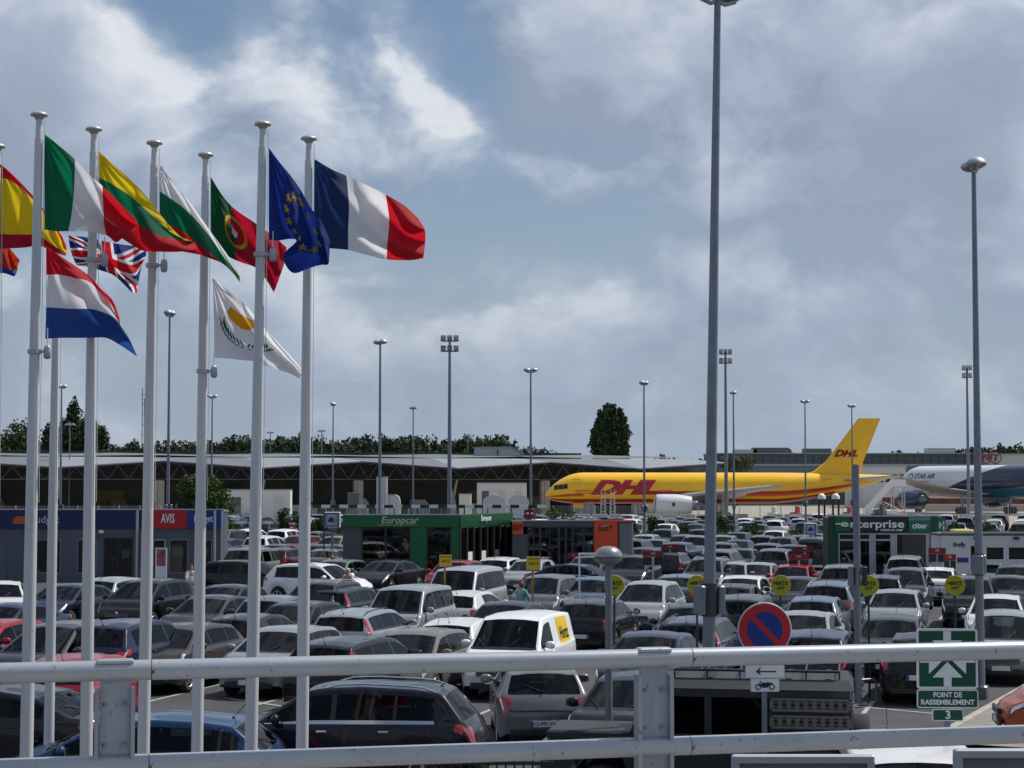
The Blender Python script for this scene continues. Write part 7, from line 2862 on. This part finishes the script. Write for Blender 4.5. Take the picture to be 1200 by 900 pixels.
    # single shrubs
    sh = [(848, 602, 150, 26, LHED, 'large dark shrub right behind the tallest lamp post'), (878, 612, 150, 20, LBSH, 'rounded green shrub right of the lamp post beside the tallest one'), (766, 606, 150, 15, LHED, 'narrow dark shrub at the lamp post right of the orange office'),
          (803, 616, 148, 11, LHED, 'small clipped shrub in front of a white far car'), (658, 592, 150, 34, LHED, 'broad green shrub rising behind the glass office'), (968, 618, 149, 16, LBSH, 'yellowish shrub left of the green office'),
          (334, 595, 150, 16, LHED, 'dark shrub behind the person in red'), (350, 600, 150, 16, LHED, 'dark shrub just left of the sixth flagpole'), (375, 606, 149, 20, LBSH, 'green shrub right of the sixth flagpole'), (935, 620, 149, 18, LBSH, 'low green shrub behind the dark board, left of the pictogram box'),
          (285, 617, 149, 26, LBSH, 'low green hedge shrub right of the left office'), (1119, 611, 130, 16, LHED, 'dark shrub above the white office, left part'), (1152, 611, 130, 22, LHED, 'dark shrub above the white office, right of the lamp post'), (1190, 615, 130, 18, LHED, 'dark shrub above the white office at the right edge'), (1143, 612, 131, 13, LBSH, 'green shrub above the white office behind the lamp post'), (741, 612, 149, 14, LHED, 'dark shrub right of the roller shutter')]
    for i, (px, pt, Y, wpx, m, lb) in enumerate(sh):
        s = F / Y
        H = fz(pt, Y)
        rn = random.Random(70 + i)
        w = wpx / s
        bl = [((rn.uniform(-.32, .32) * w, rn.uniform(-.3, .3) * w, .3 + (H - .6) * rn.random()), (w * .27, w * .27, .42)) for _ in range(12)]
        tree(px, 0, Y, H, bl, 1500, .10, m, lb, .06, 'shrub', 'shrub', 'shrubs along the hedge' if Y > 140 else 'shrubs above the white office', 70 + i, 3)
    # taller loose shrub, pale
    tree(864, 0, 400, fz(530, 400), [((q * 1.2 - 2.4, 0, fz(533, 400) - 1.5 - (q % 2)), (1.7, 1.5, 1.4)) for q in range(5)], 1500, .28, LPAL, 'pale bushy tree above the grey block right of the tallest lamp post', .2, 'tree', seed=91)


# ------------------------------------------------------------------ people
def person(px, py_top, s, face_az, label, shirt, trousers, hair, hat_=None, arm=.5, lean=0.0, hairlen=1.0, H=1.68):
    """standing figure; py_top row of the crown of the head"""
    Y = F / s
    p = at(px, py_top, Y)
    base = p.z - H
    base = max(0.0, 0.0)
    p = onz(px, py_top, H)
    if abs(p.y - Y) > 25: print('person depth', label, p.y, Y)
    r = empty('person', (p.x, p.y, 0), face_az, label=label, cat='person')
    k = H / 1.72
    SK = mat('skin', (.45, .27, .19), .55)
    # joints: x right, -y forward
    J = dict(pel=(0, 0, .95), wa=(0, .01, 1.08), ch=(0, -.02 - lean * .3, 1.30), nk=(0, -lean * .5, 1.46), hd=(0, -.02 - lean * .6, 1.56), tp=(0, -.01 - lean * .6, 1.665))
    for sd_, nm in ((-1, 'l'), (1, 'r')):
        J['sh' + nm] = (sd_ * .165, -lean * .4, 1.40)
        J['el' + nm] = (sd_ * .25, -.06 - lean * .4 - (.05 if arm > .3 else 0), 1.12)
        J['wr' + nm] = (sd_ * (.20 if arm > .3 else .27), -.26 * arm - lean * .4 - .05, 1.12 - .24 * (1 - arm))
        J['hp' + nm] = (sd_ * .095, 0, .90)
        J['kn' + nm] = (sd_ * .11, -.03, .49)
        J['an' + nm] = (sd_ * .12, .02, .09)
        J['ft' + nm] = (sd_ * .13, -.14, .04)
    RAD = dict(pel=(.155, .11), wa=(.135, .10), ch=(.165, .115), nk=(.058, .058), hd=(.078, .095), tp=(.062, .075), shl=(.062,) * 2, shr=(.062,) * 2, ell=(.043,) * 2, elr=(.043,) * 2, wrl=(.030,) * 2, wrr=(.030,) * 2,
               hpl=(.095,) * 2, hpr=(.095,) * 2, knl=(.062,) * 2, knr=(.062,) * 2, anl=(.042,) * 2, anr=(.042,) * 2, ftl=(.04,) * 2, ftr=(.04,) * 2)
    E = [('pel', 'wa'), ('wa', 'ch'), ('ch', 'nk'), ('nk', 'hd'), ('hd', 'tp')]
    for q in 'lr':
        E += [('ch', 'sh' + q), ('sh' + q, 'el' + q), ('el' + q, 'wr' + q), ('pel', 'hp' + q), ('hp' + q, 'kn' + q), ('kn' + q, 'an' + q), ('an' + q, 'ft' + q)]

    def skin(nm, edges, m, grow=0.0, extra=None, root='pel', sub=2, par=r):
        J2 = dict(J)
        R2 = dict(RAD)
        if extra:
            for n_, (pp, rr) in extra.items():
                J2[n_] = pp; R2[n_] = rr
        names = []
        for a, b in edges:
            for q in (a, b):
                if q not in names: names.append(q)
        me = bpy.data.meshes.new(nm)
        me.from_pydata([tuple(c * k for c in J2[q]) for q in names], [(names.index(a), names.index(b)) for a, b in edges], [])
        o = bpy.data.objects.new(nm, me)
        COL.objects.link(o)
        o.parent = par
        me.materials.append(m)
        md = o.modifiers.new('skin', 'SKIN')
        md.use_smooth_shade = True
        for i, q in enumerate(names):
            sv = me.skin_vertices[0].data[i]
            sv.radius = ((R2[q][0] + grow) * k, (R2[q][1] + grow) * k)
            sv.use_root = (q == root)
        sb = o.modifiers.new('sub', 'SUBSURF')
        sb.levels = sb.render_levels = sub
        return o
    ex = {}
    for q, sd_ in (('l', -1), ('r', 1)):
        w = Vector(J['wr' + q])
        e = Vector(J['el' + q])
        d = (w - e).normalized()
        pm = w + d * .07
        ex['pm' + q] = (tuple(pm), (.030, .018))
        side = Vector((sd_, 0, 0))
        for f in range(4):
            o1 = pm + side * (.022 - f * .015)
            a = o1 + d * (.035 if f else .028) + Vector((0, 0, -.004))
            b = a + d * (.025 + (.006 if f in (1, 2) else 0)) + Vector((0, 0, -.014))
            ex['f%s%d' % (q, f)] = (tuple(a), (.009, .009))
            ex['g%s%d' % (q, f)] = (tuple(b), (.007, .007))
        ex['t' + q] = (tuple(w + d * .045 - side * .035), (.010, .010))
    E2 = list(E)
    for q in 'lr':
        E2.append(('wr' + q, 'pm' + q))
        for f in range(4):
            E2 += [('pm' + q, 'f%s%d' % (q, f)), ('f%s%d' % (q, f), 'g%s%d' % (q, f))]
        E2.append(('wr' + q, 't' + q))
    body = skin('body', E2, SK, -.006, ex, sub=1)
    # clothes, slightly fuller than the body
    ES = [('pel', 'wa'), ('wa', 'ch'), ('ch', 'shl'), ('ch', 'shr'), ('shl', 'ell'), ('shr', 'elr')]
    skin('shirt', ES, shirt, .014)
    ET = [('pel', 'hpl'), ('pel', 'hpr'), ('hpl', 'knl'), ('knl', 'anl'), ('hpr', 'knr'), ('knr', 'anr')]
    skin('trousers', ET, trousers, .012)
    hx, hy, hz = [c * k for c in J['hd']]
    mb = MB()
    n = 14
    mb.lathe((hx, hy + .02, hz + .02), [(0, .125 * k), (.05 * k, .118 * k), (.088 * k, .075 * k), (.098 * k, .02 * k), (.092 * k, -.03 * k * hairlen), (.07 * k, -.07 * k * hairlen)], hair, n)
    for i, v in enumerate(mb.v):      # pull the fringe off the face
        if v[1] < hy - .03 and v[2] < hz + .055:
            mb.v[i] = (v[0], hy - .02, v[2] + .02)
    mb.build('hair', r)
    mb = MB()
    mb.lathe((hx, hy - .098 * k, hz - .012), [(0, .02), (.012, .012), (.015, -.012), (0, -.02)], SK, 8)
    for sd_ in (-1, 1):
        mb.lathe((hx + sd_ * .085 * k, hy + .01, hz), [(0, .03), (.012, .02), (.012, -.02), (0, -.03)], SK, 6)
    f = mb.build('face_features', r)
    mb = MB()
    for sd_ in (-1, 1):
        mb.box((hx + sd_ * .030 * k, hy - .088 * k, hz + .022), (.022, .008, .010), BLACKP)
    mb.box((hx, hy - .088 * k, hz - .048), (.04, .006, .007), mat('lip', (.30, .08, .07), .5))
    mb.build('eyes_and_mouth', r)
    mb = MB()
    for sd_ in (-1, 1):
        mb.bbox((sd_ * .13 * k, -.06, .04), (.09, .26, .08), BLACKP, .02)
    mb.build('shoes', r)
    if hat_:
        mb = MB(); mb.lathe((hx, hy, hz + .07), [(0, .08), (.06, .075), (.095, .03), (.10, 0), (.15, -.01), (.15, -.018)], hat_, 16); mb.build('hat', r)
    return r


def people():
    C = lambda n, c: mat('cloth_wear_' + n, c, .85, var=.08, scale=12)
    GH = mat('hair_white', (.62, .58, .52), .8)
    BH = mat('hair_brown', (.10, .05, .025), .7)
    RH = mat('hair_auburn', (.16, .045, .02), .7)
    person(224, 661, 33, .6, 'person in a white shirt standing beside the fourth flagpole before the office', C('white', (.62, .62, .64)), C('jeans', (.05, .06, .10)), BH, arm=.6)
    person(410, 665, 32, -.5, 'white-haired person in a pale pink top between cars left of the black saloon', C('pink', (.62, .42, .40)), C('dark', (.05, .05, .06)), GH, arm=.7, lean=.25)
    person(610, 681, 38, 2.4, 'auburn-haired person in a teal top beside the silver minibus', C('teal', (.12, .30, .32)), C('jeans', (.05, .06, .10)), RH, arm=.5, lean=.1)
    person(341, 617, 20, .2, 'small far figure in a red top by the shrubs left of the sixth flagpole', C('red', (.60, .12, .10)), C('dark', (.05, .05, .06)), BH, hat_=C('red', (.60, .12, .10)), arm=.4)
    person(393, 646, 24, .2, 'dark-haired figure with a red top left of the green office wall', C('dred', (.22, .04, .05)), C('dark', (.05, .05, .06)), BH, arm=.3)
# ------------------------------------------------------------------ build it all
ground()
handrail()
offices()
hangar()
far_buildings()
aeroplanes()
lamp_posts()
flags()
near_signs()
vegetation()
people()
near_cars()


def custom_touches():
    """details of the few cars whose print can be read"""
    for o in list(bpy.data.objects):
        lb = o.get('label')
        if not lb: continue
        if lb.startswith('white panel van with a yellow HERTZ'):
            sh = Shell(TYPES['van'])
            for sd_ in (1, -1):
                mb = MB()
                sh.patch(mb, YEL, ((-1.35, 4.55), (-.35, 4.55), (-.35, 6.05), (-1.35, 6.05)), 6, 6, .006, side=sd_)
                q = mb.build('logo_square', o)
                me = text_mesh('Hertz', .40, BLACKPR, bold=.006, shear=.18, fitw=.78, depth=.004)
                bm = bmesh.new(); bm.from_mesh(me)
                for v in bm.verts:
                    z = v.co.z + 1.32
                    x = -.85 + v.co.x * (-1 if sd_ > 0 else 1)
                    # height to ring parameter
                    lo, hi = 4.0, 7.0
                    for _ in range(18):
                        md = (lo + hi) / 2
                        if sh.P(x, md, sd_).z < z: lo = md
                        else: hi = md
                    v.co = sh.P(x, lo, sd_) + sh.N(x, lo, sd_) * .024
                bm.to_mesh(me); bm.free()
                put_mesh('lettering', me, q)
        if 'CJ-497-YA' in lb:
            p = TYPES['hatchback']
            me = text_mesh('CJ-497-YA', .085, BLACKPR, bold=.0012, fitw=.40, depth=.002)
            for v in me.vertices:
                v.co = Vector((-p['L'] / 2 - .024 + v.co.y, -v.co.x, v.co.z))
            k = put_mesh('registration', me, o, (0, 0, .50))


def off_roader():
    """boxy expedition off-roader with sand ladders, broadside, nose to the left"""
    th = heading('L', 6)
    c = onz(818, 783, 2.05)
    r = empty('parked_car', (c.x, c.y - .7, 0), rz=th, label='dark boxy off-road vehicle with perforated sand ladders on its side, below the no parking sign', cat='off-road car')
    PLACED.append((c.x, c.y - .7, th, 4.5, 1.85))
    D = mat('matt_dark_green', (.022, .025, .028), .35, var=.15, scale=2, coat=.25)
    RF = mat('roof_alu', (.020, .023, .028), .5, .1, var=.1, scale=3)
    mb = MB()
    # side profile, x forward
    low = [(-2.1, .55), (-1.75, .55), (-1.6, .98), (-1.0, .98), (-.82, .55), (.95, .55), (1.10, .98), (1.72, .98), (1.88, .62), (2.25, .62), (2.25, 1.12), (1.0, 1.20), (-2.1, 1.20)]
    mb.prism([(x, -.84, z) for x, z in low], (0, 1.68, 0), D)
    b = mb.build('body', r)
    mb = MB()
    cab = [(-2.1, 1.205), (.98, 1.205), (.62, 1.92), (-2.1, 1.92)]
    # frames round openings
    for sy in (-.83, .80):
        for (x0, x1, z0, z1) in ((-2.1, .98, 1.205, 1.28), (-2.1, .66, 1.80, 1.92), (-2.1, -1.98, 1.28, 1.80), (-1.10, -.98, 1.28, 1.80), (-.18, -.08, 1.28, 1.80)):
            mb.prism([(x0, sy, z0), (x1, sy, z0), (x1 - .0, sy, z1), (x0, sy, z1)], (0, .03, 0), D)
        mb.prism([(.86, sy, 1.28), (.98, sy, 1.28), (.72, sy, 1.80), (.60, sy, 1.80)], (0, .03, 0), D)
    for z0, z1 in ((1.21, 1.30), (1.78, 1.92)):
        mb.box((-2.09, 0, (z0 + z1) / 2), (.03, 1.6, z1 - z0), D)
        mb.box((.80 if z0 < 1.5 else .66, 0, (z0 + z1) / 2), (.05, 1.6, z1 - z0), D)
    mb.build('cab_frame', r)
    for sy in (-.815, .815):
        mb = MB(); mb.box((-1.54, sy, 1.54), (.88, .02, .52), D); mb.build('side_panel', r)
        for x0, x1, sl in ((-.98, -.18, 0), (-.08, .86, -.26)):
            mb = MB(); mb.prism([(x0, sy, 1.28), (x1, sy, 1.28), (x1 + sl, sy, 1.80), (x0, sy, 1.80)], (0, .008, 0), GLASS_DK)
            mb.build('side_window', r)
    mb = MB(); mb.prism([(.93, -.78, 1.25), (.93, .78, 1.25), (.68, .78, 1.80), (.68, -.78, 1.80)], (.008, 0, 0), GLASS_DK); mb.build('windscreen', r)
    mb = MB()
    mb.prism([(-2.14, -.86, 1.925), (.70, -.86, 1.925), (.66, -.80, 2.02), (-2.12, -.80, 2.02)], (0, 0, .0001), RF)
    vs = []
    for x, y, z in ((-2.15, .88, 1.92), (.74, .88, 1.92), (.62, .70, 2.05), (-2.08, .70, 2.05)):
        vs += [(x, -y, z), (x, y, z)]
    mb2 = MB(); mb2.add(vs, [(0, 1, 3, 2), (2, 3, 5, 4), (4, 5, 7, 6), (6, 7, 1, 0), (0, 2, 4, 6), (1, 7, 5, 3)], RF)
    mb2.build('roof', r)
    for k in range(5):
        mb = MB(); mb.box((-1.8 + k * .55, 0, 2.056), (.08, 1.36, .015), RF); mb.build('roof_rib', r)
    for y in (-.5, -.2, .2, .5):
        mb = MB(); mb.lathe((.80, y, 1.97), [(0, .05), (.06, .04), (.075, 0), (.06, -.05), (0, -.06)], LAMPC, 14, 'X'); mb.build('roof_lamp', r)
    mb = MB(); mb.box((.74, 0, 1.90), (.03, 1.2, .03), BLACKP); mb.build('lamp_bar', r)
    # bonnet and wings
    mb = MB(); mb.bbox((1.58, 0, 1.20), (1.25, 1.2, .12), BLACKP, .03); mb.build('bonnet', r)
    for sy in (-1, 1):
        mb = MB(); mb.lathe((2.26, sy * .66, .92), [(0, .03), (.09, .02), (.10, -.02)], LAMPC, 16, 'X'); mb.build('headlight', r)
        mb = MB(); mb.box((.60, sy * .98, 1.38), (.08, .16, .24), BLACKP); mb.build('door_mirror', r)
    mb = MB(); mb.bbox((2.255, 0, .88), (.03, .8, .36), BLACKP, .01); mb.build('grille', r)
    mb = MB(); mb.bbox((2.36, 0, .58), (.14, 1.7, .18), BLACKP, .03); mb.build('front_bumper', r)
    for x in (1.41, -1.30):
        for sy in (-1, 1):
            yy = sy * .74
            mb = MB(); mb.lathe((x, yy, .40), [(.22, -.13), (.38, -.14), (.40, -.1), (.40, .1), (.38, .14), (.22, .13)], RUBBER, 24, 'Y'); w = mb.build('wheel', r)
            mb = MB(); mb.lathe((x, yy, .40), [(0, sy * .09), (.10, sy * .11), (.22, sy * .07), (.23, sy * .12)], RF, 18, 'Y'); mb.build('rim', w)
    mb = MB(); mb.prism([(-2.112, -.5, 1.30), (-2.112, .5, 1.30), (-2.112, .5, 1.76), (-2.112, -.5, 1.76)], (.01, 0, 0), GLASS_DK); mb.build('rear_window', r)
    mb = MB(); mb.box((-2.115, 0, .90), (.03, .86, .62), D); mb.box((-2.13, .40, 1.02), (.03, .10, .05), CHROME); rd = mb.build('rear_door', r)
    mb = MB(); mb.lathe((-2.24, -.05, 1.12), [(.20, -.11), (.36, -.13), (.385, -.08), (.385, .08), (.36, .12), (.20, .10)], RUBBER, 26, 'X')
    mb.lathe((-2.24, -.05, 1.12), [(0, -.05), (.08, -.08), (.20, -.04), (.22, -.10)], STEELG, 18, 'X'); mb.build('spare_wheel', r)
    for sy in (-1, 1):
        mb = MB(); mb.lathe((-2.12, sy * .74, .95), [(0, -.03), (.045, -.025), (.05, .01)], LAMPR, 14, 'X'); mb.lathe((-2.12, sy * .74, .80), [(0, -.03), (.045, -.025), (.05, .01)], mat('lamp_amber', (.6, .2, .02), .2), 14, 'X'); mb.build('tail_light', r)
        mb = MB(); mb.box((-2.125, sy * .70, 1.5), (.03, .05, .5), STEELG); mb.build('corner_strap', r)
    mb = MB(); mb.box((-2.16, 0, .56), (.14, 1.66, .14), BLACKP); mb.build('rear_bumper', r)
    # roof rack with rails and a rolled tarpaulin
    mb = MB()
    for sy in (-.66, .66):
        mb.tube((-1.95, sy, 2.16), (.35, sy, 2.16), .018, TRIM, n=6)
    for k in range(6):
        x = -1.95 + k * .46
        mb.tube((x, -.66, 2.16), (x, .66, 2.16), .014, TRIM, n=5)
        for sy in (-.66, .66):
            mb.tube((x, sy, 2.04), (x, sy, 2.16), .012, TRIM, n=5)
    mb.build('roof_rack', r)
    # sand ladders on the flank facing the viewer (local +Y or -Y)
    AL = mat('ladder_alu', (.17, .165, .155), .45, .5, var=.15, scale=8)
    s = 1 if (Matrix.Rotation(th, 3, 'Z') @ Vector((0, 1, 0))).y < 0 else -1
    for k in range(3):
        zc = 1.72 - k * .235
        lad = MB()
        x0, x1 = -2.08, -1.02
        y = s * .90
        lad.box(((x0 + x1) / 2, y, zc + .075), (x1 - x0, .035, .035), AL)
        lad.box(((x0 + x1) / 2, y, zc - .075), (x1 - x0, .035, .035), AL)
        n = 9
        for i in range(n + 1):
            lad.box((x0 + (x1 - x0) * i / n, y, zc), (.055, .02, .12), AL)
        lad.box(((x0 + x1) / 2, y - s * .02, zc), (x1 - x0, .006, .14), BLACKP)
        for i in range(n):
            xx = x0 + (x1 - x0) * (i + .5) / n
            lad.lathe((xx, y + s * .012, zc), [(.030, 0), (.040, s * .008), (.045, 0)], AL, 10, 'Y')
        lad.build('sand_ladder', r)


def lower_edge_cars():
    # white van right below the lower rail and orange car nose at the right edge
    p = TYPES['van']
    far = onz(1042, 846, 1.80)
    th = heading('F', 12)
    put_car('van', (far.x - .2, far.y - 2.1), th, 'white', 'white van whose curved roof and windscreen pillars show beneath the lower handrail at the right', None)
    th = heading('L', 8)
    tip = onz(1168, 818, .75)
    u = Vector((math.cos(th), math.sin(th)))
    put_car('hatchback', (tip.x - u.x * 2.0, tip.y - u.y * 2.0), th, (.42, .10, .035), 'orange-brown car whose nose enters at the right edge beside the kerb', None)
    far = onz(690, 905, 1.4)
    put_car('hatchback', (far.x, far.y - .5), heading('L', 6), 'black', 'black car roof just below the lower handrail, right of the bar fence', None)
    far = onz(560, 893, 1.4)
    # white cardboard things behind the bar fence


off_roader()
lower_edge_cars()
custom_touches()
rows_of_cars()
SC.render.engine = 'CYCLES'
SC.cycles.max_bounces = 8
SC.cycles.transparent_max_bounces = 16
# templates never placed are removed
for k, T in TEMPL.items():
    if k not in USED:
        for x in list(T.children_recursive): bpy.data.objects.remove(x)
        bpy.data.objects.remove(T)
